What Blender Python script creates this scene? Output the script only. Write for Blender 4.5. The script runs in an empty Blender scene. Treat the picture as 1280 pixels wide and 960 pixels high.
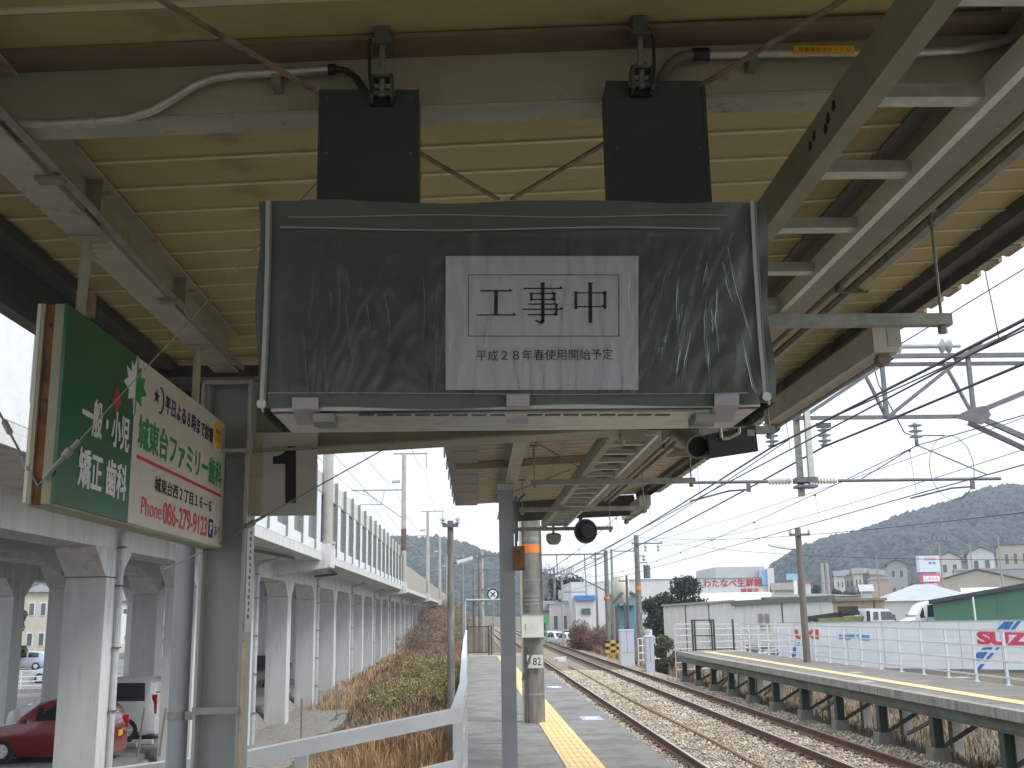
import bpy, bmesh, math, random
import numpy as np
from mathutils import Vector, Matrix, noise
random.seed(7); rng = np.random.default_rng(7)
SC = bpy.context.scene
COL = SC.collection
R_ = math.radians

# ------------------------------------------------------------------ camera
CAM = Vector((0, 0, 1.55)); FPX = 1340.0
_y = Vector((595-640, 771-480, FPX)).normalized()
_s = .017
_u = Vector((-_s, -1, (_s*_y.x+_y.y)/_y.z)).normalized()
_x = _y.cross(_u)
RW = Matrix((_x, _y, _u))                      # camera space (right, down, forward) -> world
def at(px, py, Y):
    """point of the place seen at photo pixel (px,py) at the distance Y along the track"""
    d = RW @ Vector((px-640, py-480, FPX)); return CAM + d*(Y/d.y)
def gz(px, py, Z):
    d = RW @ Vector((px-640, py-480, FPX)); return CAM + d*((Z-CAM.z)/d.z)
cd = bpy.data.cameras.new('camera'); cam = bpy.data.objects.new('camera', cd); COL.objects.link(cam)
r, d, f = RW @ Vector((1, 0, 0)), RW @ Vector((0, 1, 0)), RW @ Vector((0, 0, 1))
M = Matrix.Identity(4)
for i in range(3):
    M[i][0], M[i][1], M[i][2], M[i][3] = r[i], -d[i], -f[i], CAM[i]
cam.matrix_world = M
cd.sensor_width = 36; cd.lens = 36*FPX/1280; cd.clip_start = .05; cd.clip_end = 6000
SC.camera = cam

# ------------------------------------------------------------------ sky, sun, exposure
SUN_EL, SUN_AZ = 50, 120                       # overcast day, sun veiled to the right
w = bpy.data.worlds.new('World'); SC.world = w; w.use_nodes = True
nt = w.node_tree; nt.nodes.clear()
N = nt.nodes.new
sky = N('ShaderNodeTexSky'); sky.sky_type = 'NISHITA'; sky.sun_disc = False
sky.sun_elevation = R_(SUN_EL); sky.sun_rotation = R_(SUN_AZ)
b1 = N('ShaderNodeBackground'); b1.inputs[1].default_value = .09
nt.links.new(sky.outputs[0], b1.inputs[0])
tc = N('ShaderNodeTexCoord'); nz = N('ShaderNodeTexNoise'); nz.inputs['Scale'].default_value = 2.2; nz.inputs['Detail'].default_value = 3
mp = N('ShaderNodeMapping'); mp.inputs['Scale'].default_value = (1, 1, 3.5)
nt.links.new(tc.outputs['Generated'], mp.inputs[0]); nt.links.new(mp.outputs[0], nz.inputs['Vector'])
cr = N('ShaderNodeValToRGB'); cr.color_ramp.elements[0].position = .3; cr.color_ramp.elements[1].position = .75
cr.color_ramp.elements[0].color = (.74, .785, .845, 1); cr.color_ramp.elements[1].color = (.93, .945, .965, 1)
nt.links.new(nz.outputs[0], cr.inputs[0])
b2 = N('ShaderNodeBackground'); b2.inputs[1].default_value = .92
nt.links.new(cr.outputs[0], b2.inputs[0])
mx = N('ShaderNodeMixShader'); mx.inputs[0].default_value = .88
nt.links.new(b1.outputs[0], mx.inputs[1]); nt.links.new(b2.outputs[0], mx.inputs[2])
wo = N('ShaderNodeOutputWorld'); nt.links.new(mx.outputs[0], wo.inputs[0])
sl = bpy.data.lights.new('sun', 'SUN'); sl.energy = 1.3; sl.angle = R_(18); sl.color = (1, .96, .9)
so = bpy.data.objects.new('sun', sl); COL.objects.link(so)
so.rotation_euler = (R_(90-SUN_EL), 0, R_(180-SUN_AZ))
SC.view_settings.view_transform = 'Standard'; SC.view_settings.look = 'None'
SC.view_settings.exposure = 1.05; SC.view_settings.gamma = 1
SC.cycles.max_bounces = 8; SC.cycles.diffuse_bounces = 4; SC.cycles.transparent_max_bounces = 12

# ------------------------------------------------------------------ materials
MATS = {}
def mat(name, col, rough=.7, metal=0, var=.12, scale=6, col2=None, amt=.0, s2=3, bump=0, bs=40, isl=0, stretch=None, thr=.55, coat=0, obj=0):
    """procedural surface: base colour, soft value variation, blotches of col2 (rust, dirt), fine bump"""
    if name in MATS: return MATS[name]
    m = bpy.data.materials.new(name); m.use_nodes = True; t = m.node_tree; n = t.nodes; L = t.links
    p = n['Principled BSDF']; p.inputs['Roughness'].default_value = rough; p.inputs['Metallic'].default_value = metal
    if coat: p.inputs['Coat Weight'].default_value = coat
    tc = n.new('ShaderNodeTexCoord'); src = tc.outputs['Object']
    if stretch:
        mp = n.new('ShaderNodeMapping'); mp.inputs['Scale'].default_value = stretch; L.new(src, mp.inputs[0]); src = mp.outputs[0]
    nz = n.new('ShaderNodeTexNoise'); nz.inputs['Scale'].default_value = scale; nz.inputs['Detail'].default_value = 5; L.new(src, nz.inputs['Vector'])
    mr = n.new('ShaderNodeMapRange'); mr.inputs[1].default_value = .3; mr.inputs[2].default_value = .7
    mr.inputs[3].default_value = 1-var; mr.inputs[4].default_value = 1+var; L.new(nz.outputs[0], mr.inputs[0])
    val = mr.outputs[0]
    if isl:
        g = n.new('ShaderNodeNewGeometry'); m2 = n.new('ShaderNodeMapRange'); m2.inputs[3].default_value = 1-isl; m2.inputs[4].default_value = 1+isl
        L.new(g.outputs['Random Per Island'], m2.inputs[0]); mu = n.new('ShaderNodeMath'); mu.operation = 'MULTIPLY'
        L.new(val, mu.inputs[0]); L.new(m2.outputs[0], mu.inputs[1]); val = mu.outputs[0]
    if obj:
        g = n.new('ShaderNodeObjectInfo'); m2 = n.new('ShaderNodeMapRange'); m2.inputs[3].default_value = 1-obj; m2.inputs[4].default_value = 1+obj
        L.new(g.outputs['Random'], m2.inputs[0]); mu = n.new('ShaderNodeMath'); mu.operation = 'MULTIPLY'
        L.new(val, mu.inputs[0]); L.new(m2.outputs[0], mu.inputs[1]); val = mu.outputs[0]
    vm = n.new('ShaderNodeVectorMath'); vm.operation = 'SCALE'; vm.inputs[0].default_value = col[:3]; L.new(val, vm.inputs['Scale'])
    out = vm.outputs[0]
    if col2:
        n2 = n.new('ShaderNodeTexNoise'); n2.inputs['Scale'].default_value = s2; n2.inputs['Detail'].default_value = 8; n2.inputs['Roughness'].default_value = .65
        L.new(src, n2.inputs['Vector'])
        m3 = n.new('ShaderNodeMapRange'); m3.inputs[1].default_value = thr; m3.inputs[2].default_value = thr+.1; m3.inputs[4].default_value = amt
        L.new(n2.outputs[0], m3.inputs[0])
        mc = n.new('ShaderNodeMix'); mc.data_type = 'RGBA'; mc.inputs[7].default_value = (*col2, 1)
        L.new(m3.outputs[0], mc.inputs[0]); L.new(out, mc.inputs[6]); out = mc.outputs[2]
    L.new(out, p.inputs['Base Color'])
    if bump:
        n4 = n.new('ShaderNodeTexNoise'); n4.inputs['Scale'].default_value = bs; n4.inputs['Detail'].default_value = 4; L.new(src, n4.inputs['Vector'])
        b = n.new('ShaderNodeBump'); b.inputs['Strength'].default_value = min(1, bump); b.inputs['Distance'].default_value = .02
        L.new(n4.outputs[0], b.inputs['Height']); L.new(b.outputs[0], p.inputs['Normal'])
    MATS[name] = m; return m

def emit_free_glass(name, tint, gloss=.12, rough=.12, bump=0):
    """clear film or pane: mostly see-through, a glossy reflection on top"""
    m = bpy.data.materials.new(name); m.use_nodes = True; t = m.node_tree; n = t.nodes; L = t.links; n.clear()
    tr = n.new('ShaderNodeBsdfTransparent'); tr.inputs[0].default_value = (*tint, 1)
    gl = n.new('ShaderNodeBsdfGlossy'); gl.inputs['Roughness'].default_value = rough; gl.inputs[0].default_value = (.9, .92, .95, 1)
    lw = n.new('ShaderNodeLayerWeight'); lw.inputs[0].default_value = gloss
    mx = n.new('ShaderNodeMixShader'); o = n.new('ShaderNodeOutputMaterial')
    L.new(lw.outputs['Fresnel'], mx.inputs[0]); L.new(tr.outputs[0], mx.inputs[1]); L.new(gl.outputs[0], mx.inputs[2]); L.new(mx.outputs[0], o.inputs[0])
    if bump:
        tc = n.new('ShaderNodeTexCoord'); mp = n.new('ShaderNodeMapping'); mp.inputs['Scale'].default_value = (7, 1, 2)
        nz = n.new('ShaderNodeTexNoise'); nz.inputs['Scale'].default_value = 3; nz.inputs['Detail'].default_value = 4; nz.inputs['Distortion'].default_value = 1.2
        b = n.new('ShaderNodeBump'); b.inputs['Strength'].default_value = bump; b.inputs['Distance'].default_value = .03
        L.new(tc.outputs['Object'], mp.inputs[0]); L.new(mp.outputs[0], nz.inputs[0]); L.new(nz.outputs[0], b.inputs['Height'])
        L.new(b.outputs[0], gl.inputs['Normal']); L.new(b.outputs[0], lw.inputs['Normal'])
    MATS[name] = m; return m

roofm = mat('cream_roof_paint', (.455, .39, .195), .6, var=.12, scale=2, col2=(.30, .21, .11), amt=.6, s2=3.5, thr=.575, obj=.05, bump=.15, bs=25)
flange = mat('pale_steel_paint', (.40, .40, .335), .55, var=.14, scale=5, col2=(.22, .13, .08), amt=.85, s2=11, thr=.585)
webm = mat('dull_cream_paint', (.36, .35, .245), .6, var=.14, scale=4, col2=(.19, .13, .09), amt=.6, s2=8, thr=.60)
brownp = mat('brown_strip_paint', (.23, .175, .11), .7, var=.1, scale=8)
dkbeam = mat('dark_grey_steel', (.10, .105, .10), .6, var=.2, scale=6, col2=(.2, .13, .09), amt=.5, s2=6, thr=.62)
olive = mat('olive_grey_steel', (.235, .245, .165), .5, var=.15, scale=6, col2=(.15, .11, .07), amt=.5, s2=8, thr=.64)
galv = mat('galvanised_steel', (.50, .52, .47), .42, .6, var=.15, scale=18, bump=.05)
galvd = mat('dull_galvanised_steel', (.29, .30, .265), .5, .5, var=.2, scale=14, col2=(.2, .14, .1), amt=.4, s2=10, thr=.63)
rust = mat('rusty_iron', (.26, .19, .13), .85, var=.35, scale=20, col2=(.13, .06, .035), amt=.8, s2=8, bump=.3)
blackp = mat('black_plastic', (.02, .021, .022), .45, var=.1)
darkp = mat('charcoal_panel', (.045, .052, .050), .5, var=.1, scale=3)
white = mat('white_paint', (.74, .76, .78), .45, var=.05, scale=4, col2=(.45, .42, .38), amt=.35, s2=5, thr=.6)
wconc = mat('white_painted_concrete', (.62, .63, .625), .7, var=.09, scale=1.2, col2=(.40, .395, .38), amt=.65, s2=1.1, thr=.52, bump=.1, bs=12, stretch=(3, 3, .5))
gconc = mat('grey_painted_concrete', (.53, .545, .55), .7, var=.08, scale=1.2, col2=(.37, .375, .37), amt=.6, s2=1.6, thr=.54, obj=.05, stretch=(3, 3, .4))
conc = mat('weathered_concrete', (.31, .31, .28), .85, var=.16, scale=4, col2=(.17, .165, .14), amt=.7, s2=2.5, thr=.52, bump=.25, bs=60, stretch=(2.5, 2.5, .6))
concl = mat('pale_concrete', (.40, .39, .36), .85, var=.12, scale=3, col2=(.25, .23, .2), amt=.6, s2=2, bump=.2, bs=50)
colm = mat('column_grey_paint', (.37, .385, .375), .5, var=.1, scale=2, col2=(.2, .2, .19), amt=.5, s2=3, thr=.6, stretch=(2, 2, .5))
asph = mat('platform_asphalt', (.245, .24, .23), .9, var=.14, scale=2.5, col2=(.165, .162, .155), amt=.8, s2=1.4, thr=.48, bump=.5, bs=160)
asphd = mat('parking_asphalt', (.19, .19, .19), .9, var=.15, scale=.6, bump=.3, bs=90)
yel = mat('yellow_tactile', (.74, .57, .27), .7, var=.12, scale=9, col2=(.45, .34, .16), amt=.5, s2=4)
soil = mat('dry_soil', (.15, .12, .085), .95, var=.25, scale=2, col2=(.11, .10, .06), amt=.8, s2=.9, thr=.48, bump=.5, bs=20)
ballm = mat('ballast_bed', (.29, .245, .19), .95, var=.35, scale=30, col2=(.12, .09, .065), amt=.8, s2=14, thr=.5, bump=1, bs=30)
stonem = mat('ballast_stone', (.47, .415, .335), .9, var=.3, scale=1.5, isl=.33, col2=(.22, .15, .10), amt=.6, s2=.9, thr=.52)
railr = mat('rusty_rail', (.12, .055, .032), .7, var=.25, scale=12)
railt = mat('polished_rail', (.50, .48, .46), .28, .9, var=.1)
sleeperm = mat('concrete_sleeper', (.27, .23, .19), .9, var=.2, scale=8, col2=(.15, .09, .06), amt=.7, s2=3, thr=.45)
rubber = mat('black_rubber', (.02, .02, .02), .8)
cable = mat('black_cable', (.03, .03, .033), .6)
glassd = mat('dark_car_glass', (.025, .03, .035), .08, var=.0)
wpane = mat('window_glass', (.10, .12, .14), .12, var=.1)
orange = mat('orange_band', (.75, .22, .05), .6)
green = mat('green_sign_paint', (.026, .135, .052), .35, var=.10, scale=3, col2=(.06, .13, .07), amt=.4, s2=4, thr=.58)
creamb = mat('cream_sign_paint', (.66, .62, .52), .4, var=.05, scale=3, col2=(.5, .44, .34), amt=.4, s2=2, thr=.6)
redp = mat('red_print', (.62, .04, .05), .4)
greenp = mat('green_print', (.03, .30, .08), .4)
navy = mat('navy_print', (.03, .03, .16), .4)
blackt = mat('black_print', (.012, .012, .012), .5)
whitet = mat('white_print', (.78, .80, .78), .4)
bluep = mat('blue_print', (.03, .17, .46), .4)
yelp = mat('yellow_print', (.80, .50, .04), .4)
paper = mat('white_paper', (.60, .61, .63), .6, var=.02)
tapem = mat('lilac_grey_tape', (.40, .38, .43), .5, var=.06)
cover = mat('grey_green_vinyl', (.100, .122, .104), .42, var=.06, scale=3, bump=.06, bs=30)
zipm = mat('pale_zip', (.42, .44, .42), .5)
gsteel = mat('gantry_steel', (.15, .155, .17), .5, .3, var=.2, scale=10)
beige_roof = mat('beige_roof_paint', (.47, .42, .33), .6, var=.08, scale=3, col2=(.36, .28, .18), amt=.4, s2=2.2, thr=.58)
lit_rib = mat('lit_rib_tone', (.66, .61, .44), .6, var=.08)  # paler roof tone: light caught by the rib webs, put into the colour
poleconc = mat('dark_pole_concrete', (.215, .21, .19), .85, var=.2, scale=4, col2=(.12, .115, .10), amt=.8, s2=2.2, thr=.5, bump=.25, bs=60, stretch=(3, 3, .5))
fencew = mat('fence_white', (.60, .62, .66), .5, var=.05, scale=3, col2=(.38, .33, .28), amt=.6, s2=8, thr=.62)
dull_flange = mat('grey_brown_flange', (.26, .25, .22), .6, var=.12, scale=5, col2=(.15, .10, .07), amt=.6, s2=9, thr=.58)  # flange toned darker so the ladder's side rail stands out
ginsul = mat('grey_porcelain', (.42, .45, .48), .25)
winsul = mat('white_porcelain', (.66, .62, .55), .25)

# ------------------------------------------------------------------ mesh building
ROOT = {}                                    # world offset of each parent
class MB:
    def __init__(s): s.v = []; s.f = []; s.m = []; s.mi = 0
    def box(s, x0, x1, y0, y1, z0, z1):
        b = len(s.v)
        s.v += [(x0, y0, z0), (x1, y0, z0), (x1, y1, z0), (x0, y1, z0), (x0, y0, z1), (x1, y0, z1), (x1, y1, z1), (x0, y1, z1)]
        for q in ((0, 3, 2, 1), (4, 5, 6, 7), (0, 1, 5, 4), (1, 2, 6, 5), (2, 3, 7, 6), (3, 0, 4, 7)):
            s.f.append(tuple(b+i for i in q)); s.m.append(s.mi)
        return s
    def hexa(s, p):                          # 8 corners, bottom 4 then top 4
        b = len(s.v); s.v += [tuple(q) for q in p]
        for q in ((0, 3, 2, 1), (4, 5, 6, 7), (0, 1, 5, 4), (1, 2, 6, 5), (2, 3, 7, 6), (3, 0, 4, 7)):
            s.f.append(tuple(b+i for i in q)); s.m.append(s.mi)
        return s
    def bar(s, a, b, w_, h_=None, up=(0, 0, 1)):   # rectangular bar from a to b
        h_ = h_ or w_; a, b = Vector(a), Vector(b); t = (b-a).normalized(); up = Vector(up)
        if abs(t.dot(up)) > .98: up = Vector((0, 1, 0))
        r = t.cross(up).normalized()*w_/2; u = r.cross(t).normalized()*h_/2
        return s.hexa([a-r-u, b-r-u, b+r-u, a+r-u, a-r+u, b-r+u, b+r+u, a+r+u])
    def cyl(s, a, b, r0, r1=None, n=10, cap=True):
        r1 = r0 if r1 is None else r1; a, b = Vector(a), Vector(b); t = (b-a).normalized()
        u = t.orthogonal().normalized(); v = t.cross(u); k = len(s.v)
        for c, rr in ((a, r0), (b, r1)):
            for i in range(n):
                an = 2*math.pi*i/n; s.v.append(tuple(c+u*math.cos(an)*rr+v*math.sin(an)*rr))
        for i in range(n):
            j = (i+1) % n; s.f.append((k+i, k+j, k+n+j, k+n+i)); s.m.append(s.mi)
        if cap: s.f.append(tuple(k+i for i in range(n))[::-1]); s.f.append(tuple(k+n+i for i in range(n))); s.m += [s.mi]*2
        return s
    def tube(s, pts, r, n=8):
        pts = [Vector(p) for p in pts]; k = len(s.v); u = None
        for i, p in enumerate(pts):
            t = (pts[min(i+1, len(pts)-1)]-pts[max(i-1, 0)]).normalized()
            u = t.orthogonal().normalized() if u is None else (u-t*u.dot(t)).normalized()
            v = t.cross(u); rr = r[i] if isinstance(r, (list, tuple)) else r
            for j in range(n):
                an = 2*math.pi*j/n; s.v.append(tuple(p+u*math.cos(an)*rr+v*math.sin(an)*rr))
        for i in range(len(pts)-1):
            for j in range(n):
                q = (j+1) % n; s.f.append((k+i*n+j, k+i*n+q, k+(i+1)*n+q, k+(i+1)*n+j)); s.m.append(s.mi)
        s.f.append(tuple(k+j for j in range(n))[::-1]); s.f.append(tuple(k+(len(pts)-1)*n+j for j in range(n))); s.m += [s.mi]*2
        return s
    def prism(s, prof, axis, a, b):          # prof: 2D polygon; axis 'x': (y,z), 'y': (x,z), 'z': (x,y)
        k = len(s.v); n = len(prof)
        for c in (a, b):
            for (p, q) in prof:
                s.v.append({'x': (c, p, q), 'y': (p, c, q), 'z': (p, q, c)}[axis])
        for i in range(n):
            j = (i+1) % n; s.f.append((k+i, k+j, k+n+j, k+n+i)); s.m.append(s.mi)
        s.f.append(tuple(range(k, k+n))[::-1]); s.f.append(tuple(range(k+n, k+2*n))); s.m += [s.mi]*2
        return s
    def lathe(s, c, axis, prof, n=14):       # prof: (distance along axis, radius)
        c = Vector(c); t = Vector(axis).normalized(); u = t.orthogonal().normalized(); v = t.cross(u); k = len(s.v)
        for (h, rr) in prof:
            for j in range(n):
                an = 2*math.pi*j/n; s.v.append(tuple(c+t*h+(u*math.cos(an)+v*math.sin(an))*rr))
        for i in range(len(prof)-1):
            for j in range(n):
                q = (j+1) % n; s.f.append((k+i*n+j, k+i*n+q, k+(i+1)*n+q, k+(i+1)*n+j)); s.m.append(s.mi)
        s.f.append(tuple(k+j for j in range(n))[::-1]); s.f.append(tuple(k+(len(prof)-1)*n+j for j in range(n))); s.m += [s.mi]*2
        return s
    def quad(s, *p):
        k = len(s.v); s.v += [tuple(q) for q in p]; s.f.append(tuple(range(k, k+len(p)))); s.m.append(s.mi); return s
    def mesh(s, name, mats, off=(0, 0, 0), smooth=False, recalc=True):
        me = bpy.data.meshes.new(name); o = off
        me.from_pydata([(v[0]-o[0], v[1]-o[1], v[2]-o[2]) for v in s.v], [], s.f)
        for mm in (mats if isinstance(mats, (list, tuple)) else [mats]):
            if mm: me.materials.append(mm)
        me.polygons.foreach_set('material_index', s.m)
        if recalc:
            b = bmesh.new(); b.from_mesh(me); bmesh.ops.recalc_face_normals(b, faces=b.faces); b.to_mesh(me); b.free()
        if smooth:
            me.polygons.foreach_set('use_smooth', [True]*len(me.polygons))
            try: me.set_sharp_from_angle(angle=R_(38))
            except Exception: pass
        me.update(); return me
    def build(s, name, mats, parent=None, smooth=False, recalc=True):
        off = ROOT.get(parent.name, (0, 0, 0)) if parent else (0, 0, 0)
        return link(name, s.mesh(name, mats, off, smooth, recalc), parent)
def link(name, me, parent=None, loc=None):
    o = bpy.data.objects.new(name, me); COL.objects.link(o)
    if parent:
        o.parent = parent; ROOT[o.name] = ROOT.get(parent.name, (0, 0, 0))
        if loc:
            rr = ROOT[o.name]; o.location = (loc[0]-rr[0], loc[1]-rr[1], loc[2]-rr[2])
    elif loc: o.location = loc
    return o
def tag(o, label=None, cat=None, group=None, kind=None):
    if label: o['label'] = label
    if cat: o['category'] = cat
    if group: o['group'] = group
    if kind: o['kind'] = kind
    return o
def thing(name, label, cat, loc=(0, 0, 0), group=None, kind=None):
    o = bpy.data.objects.new(name, None); COL.objects.link(o); o.location = loc; o.empty_display_size = .2
    ROOT[o.name] = tuple(loc); return tag(o, label, cat, group, kind)
def copy_tree(o, parent=None):
    c = o.copy(); COL.objects.link(c)
    if parent: c.parent = parent
    for ch in o.children: copy_tree(ch, c)
    return c
def dup(o, loc, label=None, rz=None):
    c = copy_tree(o); c.location = loc
    if rz is not None: c.rotation_euler.z = rz
    if label: c['label'] = label
    return c
def one(name, mb, m, label, cat, group=None, smooth=False, kind=None):
    """a thing that is a single mesh, origin at its first vertex' ground position"""
    xs = np.array(mb.v); c = ((xs[:, 0].min()+xs[:, 0].max())/2, (xs[:, 1].min()+xs[:, 1].max())/2, xs[:, 2].min())
    o = link(name, mb.mesh(name, m, c, smooth)); o.location = c
    return tag(o, label, cat, group, kind)
def rows(name, me, parent, pts):
    for p in pts: link(name, me, parent, p)

def text(s, c, right, up, w_, h_, m, parent, name='lettering', thick=.001, bold=0, spacing=1, fat=0):
    """flat lettering fitted into a w x h box centred on c; right/up give its plane"""
    cu = bpy.data.curves.new('t', 'FONT'); cu.body = s; cu.size = 1; cu.offset = bold; cu.space_character = spacing; cu.resolution_u = 3
    ob = bpy.data.objects.new('t', cu); COL.objects.link(ob)
    dg = bpy.context.evaluated_depsgraph_get(); dg.update()
    me = bpy.data.meshes.new_from_object(ob.evaluated_get(dg)); bpy.data.objects.remove(ob); bpy.data.curves.remove(cu)
    n = len(me.vertices); co = np.empty(n*3); me.vertices.foreach_get('co', co); co = co.reshape(-1, 3)
    mn, mxx = co.min(0), co.max(0); e = np.maximum(mxx-mn, 1e-6)
    a = (co[:, 0]-mn[0])/e[0]-.5; b = (co[:, 1]-mn[1])/e[1]-.5
    right = Vector(right).normalized(); up = Vector(up).normalized(); nrm = right.cross(up)
    off = ROOT.get(parent.name, (0, 0, 0)) if parent else (0, 0, 0)
    base = np.array(Vector(c)+nrm*thick)-np.array(off)
    out = base+np.outer(a*w_, np.array(right))+np.outer(b*h_, np.array(up))
    me.vertices.foreach_set('co', out.ravel()); me.materials.clear(); me.materials.append(m); me.update(); me.name = name
    if fat:                                  # heavier strokes: the same glyphs again, shifted by a hair
        b = bmesh.new(); b.from_mesh(me); src = list(b.verts)+list(b.edges)+list(b.faces)
        for i, (dx, dz) in enumerate(((fat, 0), (0, fat), (fat, fat))):
            g = bmesh.ops.duplicate(b, geom=src)['geom']
            mv = right*dx+up*dz+nrm*thick*.12*(i+1)
            bmesh.ops.translate(b, verts=[v for v in g if isinstance(v, bmesh.types.BMVert)], vec=mv)
        b.to_mesh(me); b.free(); me.update()
    return link(name, me, parent)
def fast_mesh(name, V, F, m, nper):          # numpy arrays of vertices and equal-sized faces
    me = bpy.data.meshes.new(name); me.vertices.add(len(V)); me.vertices.foreach_set('co', V.astype(np.float32).ravel())
    me.loops.add(F.size); me.loops.foreach_set('vertex_index', F.astype(np.int32).ravel())
    me.polygons.add(len(F)); me.polygons.foreach_set('loop_start', np.arange(0, F.size, nper, dtype=np.int32))
    try: me.polygons.foreach_set('loop_total', np.full(len(F), nper, dtype=np.int32))
    except Exception: pass
    me.materials.append(m); me.update(calc_edges=True); me.validate(); return me
# ================================================================== GROUND
def gh(x, y):
    """height of the ground"""
    yl = np.interp(y, [0, 46, 54, 62, 85, 128, 140, 165, 300], [-2.75, -2.7, -2.57, -2.3, -2.05, -1.75, -.6, .6, .5])
    left = np.where(x < -9, np.interp(y, [0, 60, 130, 400], [-2.2, -2.2, -2.2, -1]), yl)
    k = np.clip((x+5.4)/4.0, 0, 1); k = k*k*(3-2*k)
    emb = left*(1-k)+(-1.15)*k
    k2 = np.clip((x+11)/2.0, 0, 1)
    emb = np.where(x < -9, np.interp(y, [0, 60, 130, 400], [-2.2, -2.2, -2.2, -1])*(1-k2)+left*k2, emb)
    right = np.interp(x, [-2, 1.5, 9.2, 10.4, 14, 200, 400], [-1.15, -1.27, -1.27, -1.75, -1.8, -1.6, 2])
    h = np.where(x < -2, emb, right)
    far = np.clip((y-300)/500, 0, 1)*6
    return h+far
xs = np.unique(np.concatenate([np.linspace(-1100, -60, 22), np.linspace(-60, -14, 24), np.linspace(-14, 14, 90), np.linspace(14, 60, 20), np.linspace(60, 1150, 24)]))
ys = np.unique(np.concatenate([np.linspace(-60, 0, 8), np.linspace(0, 60, 70), np.linspace(60, 200, 60), np.linspace(200, 1000, 24)]))
X, Y = np.meshgrid(xs, ys); Z = gh(X, Y)
rough = np.where((X > -6.2) & (X < -1), .08, .0)
Z = Z+rough*np.sin(X*3.1+Y*1.7)*np.cos(Y*2.3-X)
V = np.stack([X.ravel(), Y.ravel(), Z.ravel()], 1); nx = len(xs); ny = len(ys)
I, J = np.meshgrid(np.arange(nx-1), np.arange(ny-1)); a = (J*nx+I).ravel()
F = np.stack([a, a+1, a+nx+1, a+nx], 1)
g = link('ground', fast_mesh('ground', V, F, soil, 4)); tag(g, 'dry earth ground with patches of bare soil beneath the station', kind='structure')
# parking lot and road under and beyond the viaduct
def sheet(name, x0, x1, y0, y1, z, m, label):
    mb = MB(); mb.box(x0, x1, y0, y1, z-.3, z); o = mb.build(name, m); return tag(o, label, kind='structure')
sheet('parking_lot', -70, -9.2, 8, 112, -2.0, asphd, 'dark asphalt parking lot under the viaduct')
# ballast bed
mb = MB()
mb.prism([(2.05, -1.30), (2.12, -1.19), (8.5, -1.19), (9.15, -1.5), (9.0, -1.6), (2.05, -1.6)], 'y', -5, 300)
bed = mb.build('ballast_bed', ballm); tag(bed, 'brownish grey crushed stone bed under both tracks', kind='structure')

def scatter_stones():
    n = 60000
    yy = 7+(rng.random(n)**1.7)*48; xx = 2.1+rng.random(n)*6.9
    zz = np.where(xx < 8.5, -1.175, -1.175-(xx-8.5)*.48)
    sz = rng.uniform(.018, .036, n)*np.interp(yy, [7, 30, 55], [1, 1.3, 1.9])
    base = np.array([(1, 0, 0), (-1, 0, 0), (0, 1, 0), (0, -1, 0), (0, 0, .8), (0, 0, -.8)], float)
    T = np.array([(0, 2, 4), (2, 1, 4), (1, 3, 4), (3, 0, 4), (2, 0, 5), (1, 2, 5), (3, 1, 5), (0, 3, 5)])
    vv = base[None]*rng.uniform(.55, 1.25, (n, 6, 1))*sz[:, None, None]
    an = rng.random(n)*6.28; c, s_ = np.cos(an), np.sin(an)
    x_ = vv[:, :, 0]*c[:, None]-vv[:, :, 1]*s_[:, None]; y_ = vv[:, :, 0]*s_[:, None]+vv[:, :, 1]*c[:, None]
    # tilt
    bt = rng.uniform(-.8, .8, n); z_ = vv[:, :, 2]*np.cos(bt)[:, None]+x_*np.sin(bt)[:, None]
    V = np.stack([x_+xx[:, None], y_+yy[:, None], z_+zz[:, None]+.01], 2).reshape(-1, 3)
    F = (T[None]+(np.arange(n)*6)[:, None, None]).reshape(-1, 3)
    o = link('ballast_stones', fast_mesh('ballast_stones', V, F, stonem, 3)); tag(o, 'loose brown and grey ballast stones lying around the sleepers', kind='stuff')
scatter_stones()

# ------------------------------------------------------------------ tracks
slm = MB(); slm.prism([(-.12, -.16), (.12, -.16), (.085, 0), (-.085, 0)], 'x', -1.0, 1.0); slm = slm.mesh('sleeper', sleeperm)
fm = MB()
for xx in (-.64, -.43, .43, .64): fm.box(xx-.035, xx+.035, -.05, .05, 0, .035)
fm = fm.mesh('rail_clips', railr)
def track(xc, label):
    t = thing('railway_track', label, 'railway track', (xc, 10, -1.3))
    for s in (-1, 1):
        m = MB(); x = xc+s*.5675
        m.prism([(x-.06, -1.155), (x+.06, -1.155), (x+.06, -1.145), (x+.012, -1.12), (x+.010, -1.045), (x-.010, -1.045), (x-.012, -1.12), (x-.06, -1.145)], 'y', -5, 420)
        rl = m.build('rail', railr, t)
        m = MB(); m.prism([(x-.010, -1.045), (x+.010, -1.045), (x+.033, -1.035), (x+.033, -1.004), (x+.024, -1.0), (x-.024, -1.0), (x-.033, -1.004), (x-.033, -1.035)], 'y', -5, 420)
        m.mi = 1; m.box(x-.024, x+.024, -5, 420, -1.0, -.9985)
        m.build('rail_head', [railr, railt], rl)
    for k in range(190):
        y = 4+k*.6
        s = link('sleeper', slm, t, (xc, y, -1.157))
        if k < 80: c = link('rail_clip', fm, s); c.location = (0, 0, 0); c['kind'] = 'stuff'
    return t
track(3.33, 'near railway track with rusty rails beside the asphalt platform')
track(6.85, 'far railway track with rusty rails beside the raised steel platform')
mb = MB(); mb.tube([(5.0, 6, -1.13), (4.95, 14, -1.12), (5.05, 24, -1.13), (4.9, 36, -1.12), (5.0, 60, -1.13)], .035, 6)
one('trackside_cable', mb, mat('brown_trough', (.28, .19, .13), .85, var=.2), 'brown trackside cable lying on the ballast between the two tracks', 'cable')
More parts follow.
